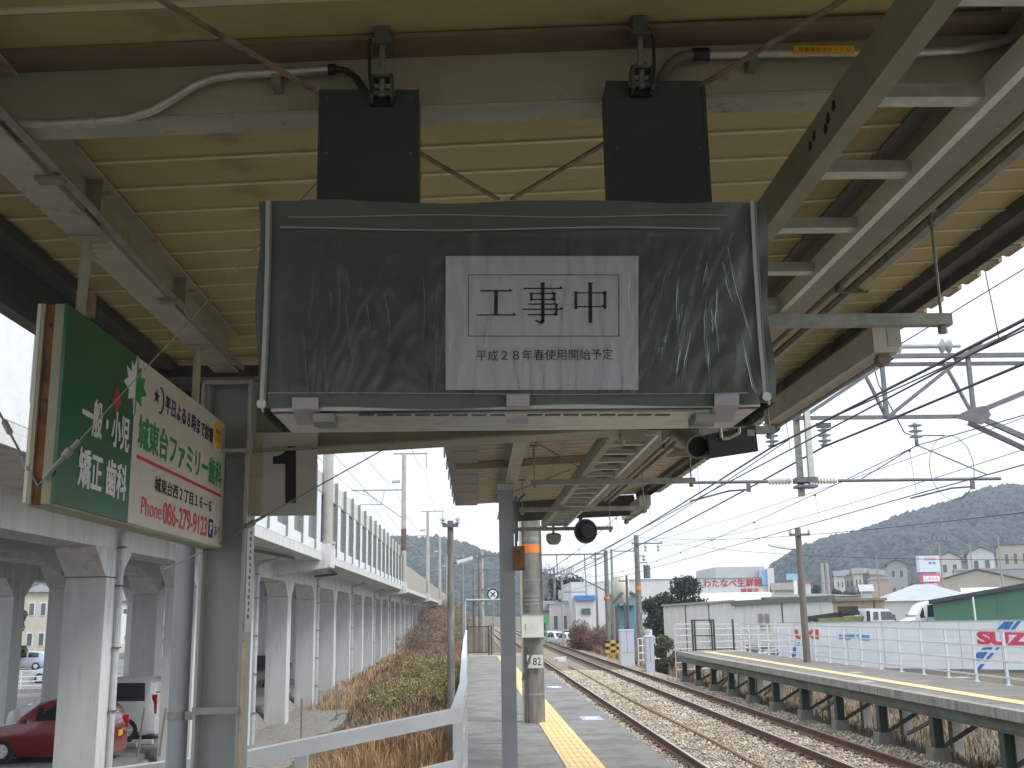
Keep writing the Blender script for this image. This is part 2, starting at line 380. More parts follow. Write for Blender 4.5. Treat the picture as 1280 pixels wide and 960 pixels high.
# point marker / small white and black thing on ballast
m_ = gz(702, 825, -1.1); mb = MB(); mb.box(m_.x-.25, m_.x+.25, m_.y-.3, m_.y+.3, -1.2, -1.02); mb.bar((m_.x-.5, m_.y, -.98), (m_.x+.3, m_.y, -.93), .12, .06)
one('track_box', mb, white, 'small white box with a dark lid between the tracks, beyond the concrete pole', 'box')

# ================================================================== NEAR PLATFORM
outer = [(-1.75, -8), (2.05, -8), (2.05, 48), (-.42, 48), (-.32, 34), (-.17, 16), (-.10, 6.55), (-1.15, 5.75), (-1.75, 5.35)]
inner = [(-1.6, -8), (1.85, -8), (1.85, 47.9), (-.27, 47.9), (-.17, 34), (-.02, 16), (.05, 6.45), (-1.1, 5.6), (-1.6, 5.2)]
mb = MB(); mb.prism(outer, 'z', -.05, 0)
plat = mb.build('platform', asph); tag(plat, 'grey asphalt station platform beside the near track', kind='structure')
mb = MB(); mb.prism(outer, 'z', -.28, -.052); mb.build('platform_slab', conc, plat)
mb = MB(); mb.prism(inner, 'z', -1.7, -.282); mb.build('platform_wall', conc, plat)
tm = MB(); tm.box(-.197, .197, -.197, .197, .001, .008)
for q in (-.14, -.07, 0, .07, .14): tm.box(q-.014, q+.014, -.18, .18, .008, .013)
tm = tm.mesh('tactile_tile', yel)
for k in range(100): link('tactile_tile', tm, plat, (1.145-.0012*k, 4.2+.4*k, .001))
for k in range(6): link('tactile_tile', tm, plat, (-.15+.42*k, 44.6, .001))
bm_ = mat('blue_sticker', (.36, .38, .58), .5)
for px, py in ((739, 898), (693, 859)):
    c = gz(px, py, 0); m = MB(); m.box(c.x-.16, c.x+.16, c.y-.35, c.y+.35, .001, .005); m.mi = 1
    m.box(c.x-.09, c.x+.09, c.y-.16, c.y+.16, .005, .007); m.build('floor_marking', [bm_, white], plat)
for x, y, L in ((-.02, 9.2, .7), (.05, 14, .5), (.3, 21, .6), (1.5, 26, .5)):
    m = MB(); m.box(x, x+L, y, y+.012, .001, .003); m.build('expansion_joint', blackp, plat)

# platform railing
def railing(name, label, pts, zt, zs, m, post_gap, top=(.07, .08), thin=.035, group=None, footz=None):
    t = thing(name, label, 'railing', (pts[0][0], pts[0][1], 0), group)
    P = [Vector((p[0], p[1], p[2] if len(p) > 2 else zt)) for p in pts]
    for a, b in zip(P, P[1:]):
        e = (b-a).normalized()*.02
        k = MB(); k.bar(a, b+e, *top); k.build('handrail', m, t)
        for z in zs:
            k = MB(); k.bar(a+Vector((0, 0, z-zt)), b+Vector((0, 0, z-zt)), thin); k.build('rail', m, t)
    L = 0; nxt = 0
    for a, b in zip(P, P[1:]):
        l = (b-a).length
        while nxt <= L+l+1e-6:
            c = a+(b-a)*((nxt-L)/l); k = MB(); fz = 0 if footz is None else footz
            k.box(c.x-.03, c.x+.03, c.y-.03, c.y+.03, fz, c.z-top[1]/2+.001); k.box(c.x-.06, c.x+.06, c.y-.06, c.y+.06, fz, fz+.015); k.build('post', m, t); nxt += post_gap
        L += l
    return t
c0 = at(40, 985, 4.9); c1 = at(310, 938+10, 5.62); c2 = at(570, 884+10, 6.38)
railing('platform_railing', 'white painted railing along the left edge of the near platform, before the dry grass',
        [(c0.x, c0.y, c0.z), (c1.x, c1.y, c1.z), (c2.x, c2.y, c2.z), (-.10, 8.4, 1.02), (-.16, 14, 1.01), (-.27, 26, 1.0), (-.40, 46, .98)], 1.0, (.74, .48, .22), white, 1.35, (.06, .075), .035, footz=-.05)

# gate at the far end of the near platform, post frame, disc
t = thing('platform_end_gate', 'low dark framed mesh gate closing the far end of the near platform', 'gate', (.1, 45.3, 0))
dkg = mat('dark_green_steel', (.04, .05, .045), .6)
for x in (-.37, .52, .62):
    m = MB(); m.box(x-.03, x+.03, 45.27, 45.33, 0, 1.2); m.build('post', dkg, t)
for z in (.12, 1.15):
    m = MB(); m.box(-.34, .49, 45.285, 45.315, z-.02, z+.02); m.build('rail', dkg, t)
brmesh = mat('brown_mesh', (.17, .12, .09), .8)
m = MB()
for k in range(20): x = -.32+k*.042; m.box(x-.009, x+.009, 45.292, 45.308, .14, 1.13)
for k in range(12): z = .18+k*.08; m.box(-.34, .49, 45.289, 45.296, z-.006, z+.006)
m.build('mesh_panel', brmesh, t)
m = MB(); m.tube([(-.45, 46.3, -1.2), (-.45, 46.3, 2.15), (-.40, 46.3, 2.25), (1.0, 46.3, 2.25), (1.05, 46.3, 2.2), (1.05, 46.3, -1.2)], .035, 8)
one('pipe_frame', m, mat('pale_blue_paint', (.42, .52, .56), .5), 'pale blue pipe frame standing behind the gate at the platform end', 'frame')
t = thing('signal_disc', 'round white disc with black ring and cross beyond the near platform end', 'signal', (.75, 47.5, -1.2))
c = at(616, 743, 47.5)
m = MB(); m.cyl((c.x, 47.5, -1.2), (c.x, 47.5, c.z-.2), .03); m.build('post', galvd, t)
m = MB(); m.cyl((c.x, 47.46, c.z), (c.x, 47.5, c.z), .25, n=20); d_ = m.build('disc', blackp, t)
m = MB(); m.cyl((c.x, 47.445, c.z), (c.x, 47.46, c.z), .19, n=20); m.build('disc_face', white, d_)
m = MB(); m.bar((c.x-.1, 47.438, c.z-.1), (c.x+.1, 47.438, c.z+.1), .045, .01, (0, 1, 0)); m.bar((c.x-.1, 47.434, c.z+.1), (c.x+.1, 47.434, c.z-.1), .045, .01, (0, 1, 0)); m.build('cross', blackp, d_)

# ================================================================== CANOPY
can = thing('platform_canopy', 'cream ribbed roof over the near platform on steel beams and a grey column', 'canopy', (0, 5, 0))
SL = .05
def zr(x): return 2.93+SL*x
def roof_panel(x0, x1, rm_=roofm):
    prof = [(0, 0), (.168, 0), (.174, .008), (.194, .008), (.2, 0)]; m = MB()
    for (ya, za), (yb, zb) in zip(prof, prof[1:]):
        th = .006
        m.hexa([(x0, ya, zr(x0)+za), (x1, ya, zr(x1)+za), (x1, yb, zr(x1)+zb), (x0, yb, zr(x0)+zb),
                (x0, ya, zr(x0)+za+th), (x1, ya, zr(x1)+za+th), (x1, yb, zr(x1)+zb+th), (x0, yb, zr(x0)+zb+th)])
    m.mi = 1; m.hexa([(x0, .168, zr(x0)-.007), (x1, .168, zr(x1)-.007), (x1, .184, zr(x1)-.007), (x0, .184, zr(x0)-.007), (x0, .168, zr(x0)+.004), (x1, .168, zr(x1)+.004), (x1, .184, zr(x1)+.004), (x0, .184, zr(x0)+.004)])
    if x1 > 2: m.mi = 2; m.hexa([(x1+.001, .005, zr(x1)-.012), (x1+.02, .005, zr(x1)-.012), (x1+.02, .14, zr(x1)-.012), (x1+.001, .14, zr(x1)-.012), (x1+.001, .0, zr(x1)+.085), (x1+.02, .0, zr(x1)+.085), (x1+.02, .15, zr(x1)+.085), (x1+.001, .15, zr(x1)+.085)]); m.hexa([(x1-.10, .01, zr(x1)-.010), (x1, .01, zr(x1)-.010), (x1, .135, zr(x1)-.010), (x1-.10, .135, zr(x1)-.010), (x1-.10, .01, zr(x1)-.003), (x1, .01, zr(x1)-.003), (x1, .135, zr(x1)-.003), (x1-.10, .135, zr(x1)-.003)])
    return m.mesh('roof_panel', [rm_, lit_rib, webm])
wide, narrow = roof_panel(-1.68, 2.3), roof_panel(-.2, 2.3, beige_roof)
for k in range(75): link('roof_panel', wide, can, (0, -8.4+.2*k, 0))
for k in range(34): link('roof_panel', narrow, can, (0, 6.6+.2*k, 0))
# second skin on the roof top keeps the sky light out
m = MB(); m.hexa([(-1.68, -8.4, zr(-1.68)+.03), (2.3, -8.4, zr(2.3)+.03), (2.3, 6.6, zr(2.3)+.03), (-1.68, 6.6, zr(-1.68)+.03), (-1.68, -8.4, zr(-1.68)+.07), (2.3, -8.4, zr(2.3)+.07), (2.3, 6.6, zr(2.3)+.07), (-1.68, 6.6, zr(-1.68)+.07)])
m.hexa([(-.2, 6.6, zr(-.2)+.03), (2.3, 6.6, zr(2.3)+.03), (2.3, 13.4, zr(2.3)+.03), (-.2, 13.4, zr(-.2)+.03), (-.2, 6.6, zr(-.2)+.07), (2.3, 6.6, zr(2.3)+.07), (2.3, 13.4, zr(2.3)+.07), (-.2, 13.4, zr(-.2)+.07)])
m.build('roof_deck', galvd, can)
def sloped(m, x0, x1, y0, y1, z0, z1, s=SL):   # box whose top and bottom follow the roof slope
    m.hexa([(x0, y0, z0+s*x0), (x1, y0, z0+s*x1), (x1, y1, z0+s*x1), (x0, y1, z0+s*x0), (x0, y0, z1+s*x0), (x1, y0, z1+s*x1), (x1, y1, z1+s*x1), (x0, y1, z1+s*x0)])
for k, Yr in enumerate((2.43, -.6, -3.6)):
    m = MB(); sloped(m, -1.6, 2.02, Yr, Yr+.008, 2.783, 2.926, .043); r_ = m.build('rafter', webm, can)
    m = MB(); sloped(m, -1.6, 2.02, Yr, Yr+.085, 2.772, 2.782, .043); m.build('flange', flange, r_)
    m = MB(); sloped(m, -1.6, 2.02, Yr-.095, Yr-.002, 2.912, 2.924, .045); m.build('closure_strip', brownp, r_)
# rafter over the column
m = MB(); sloped(m, -1.02, .70, 4.985, 4.997, 2.365, 2.70); r_ = m.build('rafter', olive, can)
for z in (2.355, 2.70):
    m = MB(); sloped(m, -1.02, .70, 4.90, 5.10, z, z+.010); m.build('flange', olive, r_)
m = MB(); m.box(.70, .715, 4.89, 5.10, 2.345, 2.78); m.build('end_plate', olive, r_)
for x in (-.4, .15):
    m = MB(); m.box(x-.004, x+.004, 4.94, 4.984, 2.42+SL*x, 2.69+SL*x); m.build('stiffener', olive, r_)
m = MB(); m.box(.68, .79, 4.87, 4.89, 2.335, 2.74); m.build('gusset_plate', olive, r_)
for Yr in (9.68,):
    m = MB(); sloped(m, -.18, 2.05, Yr, Yr+.05, 2.86, 2.925); m.build('rafter', webm, can)
# long beams
def ibeam(name, x0, x1, y0, y1, z0, z1, mw, mf, t_=.008):
    xc = (x0+x1)/2; m = MB(); m.box(xc-.004, xc+.004, y0, y1, z0+t_, z1-t_); b = m.build(name, mw, can)
    for z in (z0, z1-t_):
        m = MB(); m.box(x0, x1, y0, y1, z, z+t_); m.build('flange', mf, b)
    return b
bl = ibeam('long_beam', -1.21, -1.10, -8, 4.93, 2.685, 2.858, webm, flange)
for y in (-1.1, 1.0, 2.0, 3.05, 4.0): 
    m = MB(); m.box(-1.154, -1.104, y-.004, y+.004, 2.70, 2.85); m.build('stiffener', webm, bl)
m = MB(); m.tube([(-1.075, y, 2.695+.004*math.sin(y*3)) for y in np.linspace(-8, 4.9, 26)], .011, 8); m.build('conduit', galvd, can)
for y in (1.55, 2.65, 3.75): 
    m = MB(); m.box(-1.13, -1.06, y-.02, y+.02, 2.672, 2.683); m.build('conduit_clip', galvd, can)
ibeam('long_beam', 1.30, 1.42, -8, 13.3, 2.80, 2.985, olive, dull_flange)
ibeam('long_beam', .27, .37, 5.05, 13.3, 2.72, 2.93, webm, flange)
m = MB(); m.box(-1.66, -1.60, -8, 6.6, 2.62, 2.842); m.build('eave_beam', dkbeam, can)
m = MB(); m.box(-1.60, -1.52, -8, 6.6, 2.80, 2.842); m.build('eave_flange', dkbeam, can)
m = MB(); m.box(2.02, 2.09, -8, 13.4, 2.975, 3.03); m.box(2.09, 2.095, -8, 13.4, 2.93, 3.03); m.build('gutter_beam', dkbeam, can)
for x, r0 in ((1.60, .020), (1.675, .028)):
    m = MB(); m.tube([(x, y, 2.93) for y in np.linspace(-8, 13.2, 30)], r0, 8); m.build('long_pipe', galvd if r0 > .025 else webm, can, True)
for y in (2.2, 4.4, 6.6, 8.8, 11):
    m = MB(); m.box(1.57, 1.71, y-.012, y+.012, 2.895, 2.90); m.box(1.57, 1.58, y-.012, y+.012, 2.90, 3.0); m.build('pipe_clip', dkbeam, can)
# left fascia of the narrow far roof and end board
fb = MB(); fb.box(-.235, -.21, 0, .195, 2.78, 3.01); fb = fb.mesh('fascia_board', galvd)
eb = MB(); eb.box(-.245, .03, 0, .72, 2.905, 2.918); eb.box(-.26, -.245, .0, .05, 2.86, 2.95); eb = eb.mesh('eave_board', mat('grey_eave_board', (.26, .26, .255), .6, var=.15))
for k in range(9): link('eave_board', eb, can, (0, 6.65+.75*k, 0))
fl = MB(); fl.box(-.005, .005, -.097, .097, 0, .24); 
m = MB(); m.box(-1.66, -.2, 6.58, 6.60, 2.66, 2.92); m.build('end_board', dkbeam, can)
m = MB(); m.hexa([(.38, 13.42, 2.70), (2.0, 13.42, 2.76), (2.0, 13.44, 2.76), (.38, 13.44, 2.70), (.38, 13.42, 2.95), (2.0, 13.42, 3.02), (2.0, 13.44, 3.02), (.38, 13.44, 2.95)]); m.build('end_board', dkbeam, can)
# short roof lights strip (open gap by the column): underside dark members
for y in (5.35, 5.9): 
    m = MB(); m.box(-1.6, -.3, y, y+.06, 2.76, 2.82); m.build('purlin', dkbeam, can)
# column at the left
cl = MB(); cl.box(-1.235, -1.222, 4.9, 5.1, 0, 2.62); cl.box(-1.048, -1.035, 4.9, 5.1, 0, 2.62); cl.box(-1.222, -1.048, 4.995, 5.005, 0, 2.62)
co = cl.build('column', colm, can)
m = MB(); m.box(-1.25, -1.03, 4.88, 5.12, 2.62, 2.636); m.box(-1.25, -1.03, 4.86, 4.90, 2.30, 2.315); m.box(-1.25, -1.236, 4.86, 4.90, 2.315, 2.62); m.box(-1.034, -1.02, 4.86, 4.93, 2.30, 2.636); m.build('cap_plate', colm, co)
m = MB(); m.box(-1.236, -1.034, 4.885, 4.899, 1.155, 1.185); m.build('strap', galvd, co)
stk = mat('yellowed_label', (.56, .50, .36), .5, var=.08)
m = MB(); m.box(-1.034, -1.030, 4.93, 5.07, 1.5, 1.98); lb = m.build('label_strip', mat('white_label', (.55, .55, .52), .5), co)
for k in range(14):
    m = MB(); zq = 1.56+k*.029; m.box(-1.0302, -1.0295, 4.985-.012*(k%3==0), 5.015, zq, zq+.016); m.build('worn_print', blackt, co)
m = MB(); m.box(-1.034, -1.022, 4.90, 4.955, .1, 1.46); m.build('wooden_strip', mat('pale_wood', (.50, .42, .27), .8, var=.2, scale=10, col2=(.15, .1, .06), amt=.7, s2=8, thr=.6), co)
# downspout strapped to the column
t = thing('downspout', 'thick grey round downpipe strapped to the left of the canopy column', 'drainpipe', (-1.36, 4.98, 0))
a, b = at(232, 672, 4.98), at(217, 965, 4.98)
m = MB(); m.cyl((-1.318, 4.98, 0), (-1.318, 4.98, 2.55), .044, n=18); m.build('pipe', mat('grey_pvc', (.33, .35, .37), .4, var=.08, scale=3), t, True)
m = MB(); m.cyl((-1.318, 4.98, 1.13), (-1.318, 4.98, 1.165), .048, n=18); m.box(-1.275, -1.236, 4.93, 4.95, 1.13, 1.165); m.build('strap', galvd, t)
# post under the far roof
t = thing('canopy_post', 'slim light grey steel post holding the narrow far roof beside the concrete pole', 'post', (.27, 9.7, 0))
m = MB()
m.box(.215, .345, 9.62, 9.75, 0, 2.66); pp = m.build('post', mat('post_grey_paint', (.25, .265, .28), .5, var=.08, scale=2), t)
m = MB(); m.box(.205, .355, 9.61, 9.76, 2.66, 2.715); m.build('cap_plate', colm, t)
m = MB(); m.box(.16, .40, 9.57, 9.80, 0, .02); m.build('base_plate', colm, t)
m = MB(); m.tube([(.365, 9.6, 2.6), (.362, 9.6, 2.35), (.362, 9.6, 1.95)], .012, 6); m.tube([(.45, 9.62, 2.62), (.40, 9.62, 2.58), (.375, 9.62, 2.45), (.375, 9.62, 2.2)], .010, 6); m.build('conduit', dkbeam, t)
a = at(641, 683, 9.6); b = at(656, 713, 9.6)
m = MB(); m.box(a.x, b.x, 9.55, 9.62, b.z, a.z)
one('rusty_box', m, mat('rust_brown_box', (.20, .10, .035), .6, var=.5, scale=9, col2=(.08, .05, .03), amt=.8, s2=5, thr=.5), 'small rust brown box fixed beside the slim canopy post', 'box')

# flat brace rods under the roof
def brace(p, q, label):
    m = MB(); m.bar(p, q, .014, .006); o = m.build('brace_rod', rust, can); return o
brace(gz(120, -48, 2.772), gz(622, 249, 2.765), ''); brace(gz(640, 249, 2.765), gz(1110, -34, 2.80), '')
brace((-.1, 6.0, 2.78), (.95, 9.5, 2.83), ''); brace((.30, 11.4, 2.80), (.85, 9.6, 2.83), '')

# ------------------------------------------------------------------ cable ladder and its hangers
t = thing('cable_ladder', 'long grey metal cable ladder hanging under the roof towards the far end', 'cable ladder', (.94, 5, 2.56))
m = MB(); m.box(.79, .80, -3, 12.9, 2.56, 2.66); m.box(.80, .835, -3, 12.9, 2.56, 2.565); m.box(.80, .835, -3, 12.9, 2.655, 2.66); m.build('side_rail', olive, t)
m = MB(); m.box(1.055, 1.075, -3, 12.9, 2.56, 2.62); m.build('side_rail', mat('bright_rail_steel', (.70, .70, .64), .4, .2, var=.1), t)
rg = MB(); rg.box(-.14, .125, -.022, .022, 0, .03); rg = rg.mesh('rung', galv)
for k in range(42): link('rung', rg, t, (.945, -2.9+.378*k, 2.575))
for (Yb, x0, x1) in ((3.55, .70, 1.66), (5.8, .70, 1.66), (8.05, .42, 1.67), (10.15, .42, 1.63), (12.5, .42, 1.6)):
    m = MB(); m.box(x0, x1, Yb-.02, Yb+.02, 2.512, 2.553); hb = m.build('hanger_bar', galvd, t)
    for x in (x0+.03, x1-.03):
        zt = 2.80 if x < 1 else 2.93
        m = MB(); m.cyl((x, Yb, 2.49), (x, Yb, zt), .0055, n=6); m.cyl((x, Yb, 2.485), (x, Yb, 2.51), .016, n=6); m.box(x-.03, x+.03, Yb-.03, Yb+.03, zt, zt+.02); m.build('hanger_rod', galvd, t)
m = MB()
for (x, y) in ((1072, 152), (1083, 146), (1056, 168), (1062, 164)): pass
# drill holes and ink marks on the ladder's side rail
for i, (yy, zk) in enumerate(((2.13, 2.625), (2.17, 2.615), (2.19, 2.60), (2.27, 2.62), (2.30, 2.61))):
    m = MB(); m.tube([(.789, yy+.011*math.cos(a_*1.9)*(1-a_/14), zk+.012*math.sin(a_*1.9)) for a_ in range(9)], .0022 if i < 3 else .0014, 4); m.build('ink_mark', blackt, t)
# ================================================================== COVERED DISPLAY
YD = 2.25
t = thing('departure_display', 'covered train display in a grey green vinyl hood with an under construction notice', 'display board', (.11, 2.4, 1.99))
TL, TR, BR, BL = at(322, 250, YD), at(957, 250, YD), at(970, 503, YD-.01), at(319, 510, YD-.01)
nu, nv = 110, 46; D = .30
m = MB()
def front(u, v):
    p = (TL*(1-u)+TR*u)*(1-v)+(BL*(1-u)+BR*u)*v
    e = min(u, 1-u, .06)/.06; ev = min(v, 1-v, .08)/.08
    n1 = noise.noise(Vector((u*9, v*2.2, .3)))*.007+noise.noise(Vector((u*22, v*5, 4)))*.003
    side = math.exp(-((1-u)/.06)**2)*.010*math.sin(v*17+u*60)
    p.y += .010+(n1+side)*min(1, e+.2)
    if v == 0: p.y += .0
    p.z += .004*math.sin(u*13)*(1-ev)
    p.x += (.005*math.sin(v*9)*(1-e))
    return p
for j in range(nv+1):
    for i in range(nu+1): m.v.append(tuple(front(i/nu, j/nv)))
for j in range(nv):
    for i in range(nu): a = j*(nu+1)+i; m.f.append((a, a+1, a+nu+2, a+nu+1)); m.m.append(0)
# wrap: top, sides, back
k = len(m.v); L_ = [front(i/nu, 0) for i in range(nu+1)]
for p in L_: m.v.append((p.x, p.y+D, p.z+.004))
for i in range(nu): m.f.append((i, i+1, k+i+1, k+i)); m.m.append(0)
k2 = len(m.v)
for i in range(nu+1):
    p = front(i/nu, 1); m.v.append((p.x, p.y+D, p.z))
for i in range(nu): m.f.append((k+i, k+i+1, k2+i+1, k2+i)); m.m.append(0)
for side in (0, nu):
    for j in range(nv):
        a, b = front(side/nu, j/nv), front(side/nu, (j+1)/nv)
        za, zb = (k+side, None), None
        m.quad(a, b, (b.x, b.y+D, b.z), (a.x, a.y+D, a.z))
m.build('vinyl_hood', cover, t, True)
# seam lines, zips, hem
def ribbon(pts, w_, name, mm, parent, th=.003):
    q = MB()
    for a, b in zip(pts, pts[1:]): q.bar(a, b, w_, th, (0, -1, 0))
    return q.build(name, mm, parent)
def F_(px, py, dy=.0): return at(px, py, YD-.004-dy)
for xs_ in ([(335, 251), (334, 330), (331, 420), (327, 505)], [(940, 251), (944, 330), (950, 420), (957, 498)]):
    ribbon([F_(x, y) for x, y in xs_], .009, 'zip', zipm, t)
    ribbon([F_(x+4, y, .002) for x, y in xs_], .003, 'zip_teeth', mat('dark_zip_teeth', (.2, .21, .2), .5), t)
for x, y in ((327, 505), (958, 496)):
    q = MB(); c = F_(x, y, .004); q.lathe(c, (0, 1, 0), [(-.004, .006), (-.004, .010), (.002, .010), (.002, .006)], 12); q.tube([c, c+Vector((.004, -.004, -.018))], .003, 6); q.build('zip_pull', galv, t)
ribbon([F_(x, 286+2*math.sin(x/70)) for x in range(350, 925, 25)], .0022, 'flap_seam', zipm, t)
ribbon([F_(x, 270+1.5*math.sin(x/50)) for x in range(360, 915, 25)], .0012, 'stitching', mat('tan_thread', (.42, .40, .3), .6), t)
ribbon([F_(x, 492+1*math.sin(x/90)) for x in range(335, 960, 25)], .0016, 'hem_seam', zipm, t)
# case underside
xl, xr = BL.x+.03, BR.x-.03; zb = at(640, 508, YD).z-.004
whm = mat('pale_case_metal', (.52, .52, .50), .35, .3, var=.05)
q = MB(); q.box(xl, xr, YD+.006, YD+D-.02, zb, zb+.03); cs = q.build('case', whm, t)
q = MB(); q.box(xl, xr, YD+.018, YD+.030, zb-.0015, zb); q.build('groove', blackp, cs)
q = MB(); q.box(xl+.08, xr-.10, YD+.045, YD+D-.06, zb-.004, zb); q.build('bottom_panel', galv, cs)
vs = MB(); vs.box(-.0165, .0165, -.007, .007, 0, .0015); vs = vs.mesh('vent_slot', blackp)
for x0, x1 in ((458, 622), (668, 828)):
    for i in range(8):
        c = gz(x0+(x1-x0)*i/7, 518.5, zb-.004); link('vent_slot', vs, cs, (c.x, c.y, zb-.0056))
for x in (408, 877):
    c = gz(x, 519, zb); q = MB(); q.box(c.x-.022, c.x+.022, c.y-.045, c.y+.045, zb-.022, zb-.004); q.cyl((c.x-.025, c.y, zb-.014), (c.x+.025, c.y, zb-.014), .013, n=10); q.build('latch', galvd, cs)
# paper notice
def quadbox(q, x0, y0, x1, y1, Yf, th=.0008):
    a, b, c_, d_ = at(x0, y1, Yf), at(x1, y1, Yf), at(x1, y0, Yf), at(x0, y0, Yf)
    o = Vector((0, th, 0)); q.hexa([a, b, b+o, a+o, d_, c_, c_+o, d_+o])
q = MB(); quadbox(q, 557, 320, 798, 487.5, YD-.006); pn = q.build('notice', paper, t)
q = MB()
Yp = YD-.0075
for (x0, y0, x1, y1) in ((585, 343, 774, 344), (585, 419.5, 774, 420.5), (585, 344, 586, 419.5), (773, 344, 774, 419.5)): quadbox(q, x0, y0, x1, y1, Yp)
q.build('border_line', mat('grey_ink', (.16, .16, .16), .6), pn)
def kanji(strokes, x0, y0, s, name='lettering'):
    """strokes in a 100-unit box, y down: ('h',x0,x1,y) thin with a serif; ('v',x,y0,y1) thick; ('b',x0,y0,x1,y1) bar"""
    q = MB()
    def T(x, y): return at(x0+x*s/100, y0+y*s/100, Yp-.0002)
    def poly(*pts):
        a = [T(*p) for p in pts]; k = len(q.v); q.v += [tuple(p) for p in a]; q.v += [tuple(p+Vector((0, .0006, 0))) for p in a]
        n = len(a); q.f.append(tuple(range(k, k+n))); q.f.append(tuple(range(k+n, k+2*n))[::-1]); q.m += [0, 0]
        for i in range(n): j = (i+1) % n; q.f.append((k+i, k+n+i, k+n+j, k+j)); q.m.append(0)
    for st in strokes:
        if st[0] == 'h':
            _, a, b, y = st[:4]; w_ = st[4] if len(st) > 4 else 3.2
            poly((a, y-w_/2), (b-9, y-w_/2), (b-6, y-6), (b, y+w_/2), (a, y+w_/2))
        elif st[0] == 'v':
            _, x, a, b = st[:4]; w_ = st[4] if len(st) > 4 else 8
            poly((x-w_/2-2, a), (x+w_/2+2, a), (x+w_/2, a+4), (x+w_/2, b), (x-w_/2, b), (x-w_/2, a+4))
        else: poly(*st[1])
    return q.build(name, blackt, pn)
kanji([('h', 12, 90, 22), ('v', 50, 22, 80, 9), ('h', 3, 99, 80)], 594, 352, 52)
kanji([('h', 4, 98, 16, 3), ('v', 50, 2, 96, 8), ('p', [(46, 90), (53, 88), (53, 97), (46, 100), (32, 93), (32, 90), (44, 93)]),
       ('h', 22, 80, 28, 3), ('h', 22, 78, 42, 3), ('v', 23, 26, 45, 6), ('v', 77, 26, 45, 6),
       ('h', 16, 84, 53, 3), ('v', 82, 52, 80, 6), ('h', 2, 99, 65, 3), ('h', 14, 84, 78, 3)], 652, 352, 53)
kanji([('v', 15, 24, 66, 7), ('v', 85, 24, 66, 7), ('h', 13, 90, 27, 3), ('h', 15, 86, 60, 3), ('v', 50, 2, 99, 9)], 712, 352, 52)
text('平成２８年春使用開始予定', at(681, 443.5, Yp), (1, 0, 0), (0, 0, 1), (at(766, 443, Yp)-at(595, 443, Yp)).x, .0245, blackt, pn, thick=.0004)
# clear film over the front
film = emit_free_glass('clear_vinyl_film', (.94, .96, .95), .26, .27, .5)
q = MB(); n1, n2 = 220, 60
for j in range(n2+1):
    for i in range(n1+1):
        u, v = i/n1, j/n2; p = at(346+(932-346)*u, 290+(494-290)*v, YD-.0115)
        sd_ = math.exp(-((u-.2)/.16)**2)*(.3+v)+math.exp(-((u-.92)/.11)**2)*(.5+v)+.08; nn_ = noise.noise(Vector((u*34+v*3.5*math.sin(u*9), v*3.2, 2))); p.y -= .0042*sd_*max(0, 1-abs(nn_)*3.2)+.0012*noise.noise(Vector((u*16, v*4, 9)))*sd_; q.v.append(tuple(p))
for j in range(n2):
    for i in range(n1): a = j*(n1+1)+i; q.f.append((a, a+1, a+n1+2, a+n1+1)); q.m.append(0)
q.build('clear_film', film, t, True)
# creases of the film: thin raised folds catching the light
crm = emit_free_glass('film_fold', (.95, .97, .96), .20, .45)
random.seed(4)
q = MB()
for i in range(44):
    if i < 20: x = random.choice((random.gauss(420, 30), random.gauss(545, 9), random.gauss(480, 35))); y = random.uniform(330, 440); L_ = random.uniform(25, 110); sl_ = random.gauss(0, .10)
    elif i < 23: x = random.uniform(600, 790); y = random.uniform(330, 440); L_ = random.uniform(30, 90); sl_ = random.gauss(0, .1)
    else: x = random.choice((random.gauss(905, 14), random.gauss(865, 18), random.gauss(835, 15))); y = random.uniform(305, 430); L_ = random.uniform(30, 130); sl_ = (x-880)/160+random.gauss(0, .07)
    x = max(352, min(925, x))
    pts = []
    for s_ in range(7):
        f_ = s_/6; pts.append(at(x+sl_*L_*f_+1.4*math.sin(f_*4+i), min(492, y+L_*f_), YD-.0135))
    q.tube(pts, [a_*random.uniform(.6, 2.0) for a_ in (.0002, .0010, .0018, .0022, .0016, .0010, .0002)], 6)
q.build('film_crease', crm, t)['kind'] = 'stuff'
# tape
for (a, b, c_, d_, e1, e2) in ((365, 398, 497, 531, 372, 408), (633, 662, 493, 529, 633, 660), (893, 924, 492, 527, 885, 915)):
    q = MB(); q.hexa([at(a, c_+14, YD-.014), at(b, c_+14, YD-.014), at(b, c_+14, YD-.013), at(a, c_+14, YD-.013), at(a, c_, YD-.014), at(b, c_, YD-.014), at(b, c_, YD-.013), at(a, c_, YD-.013)])
    z1 = zb-.006; p1, p2 = gz(e1, d_, z1), gz(e2, d_, z1); u1, u2 = at(a, c_+14, YD-.014), at(b, c_+14, YD-.014)
    q.hexa([p1, p2, p2+Vector((0, 0, -.001)), p1+Vector((0, 0, -.001)), u1, u2, u2+Vector((0, .001, -.001)), u1+Vector((0, .001, -.001))]); q.build('tape', tapem, t)
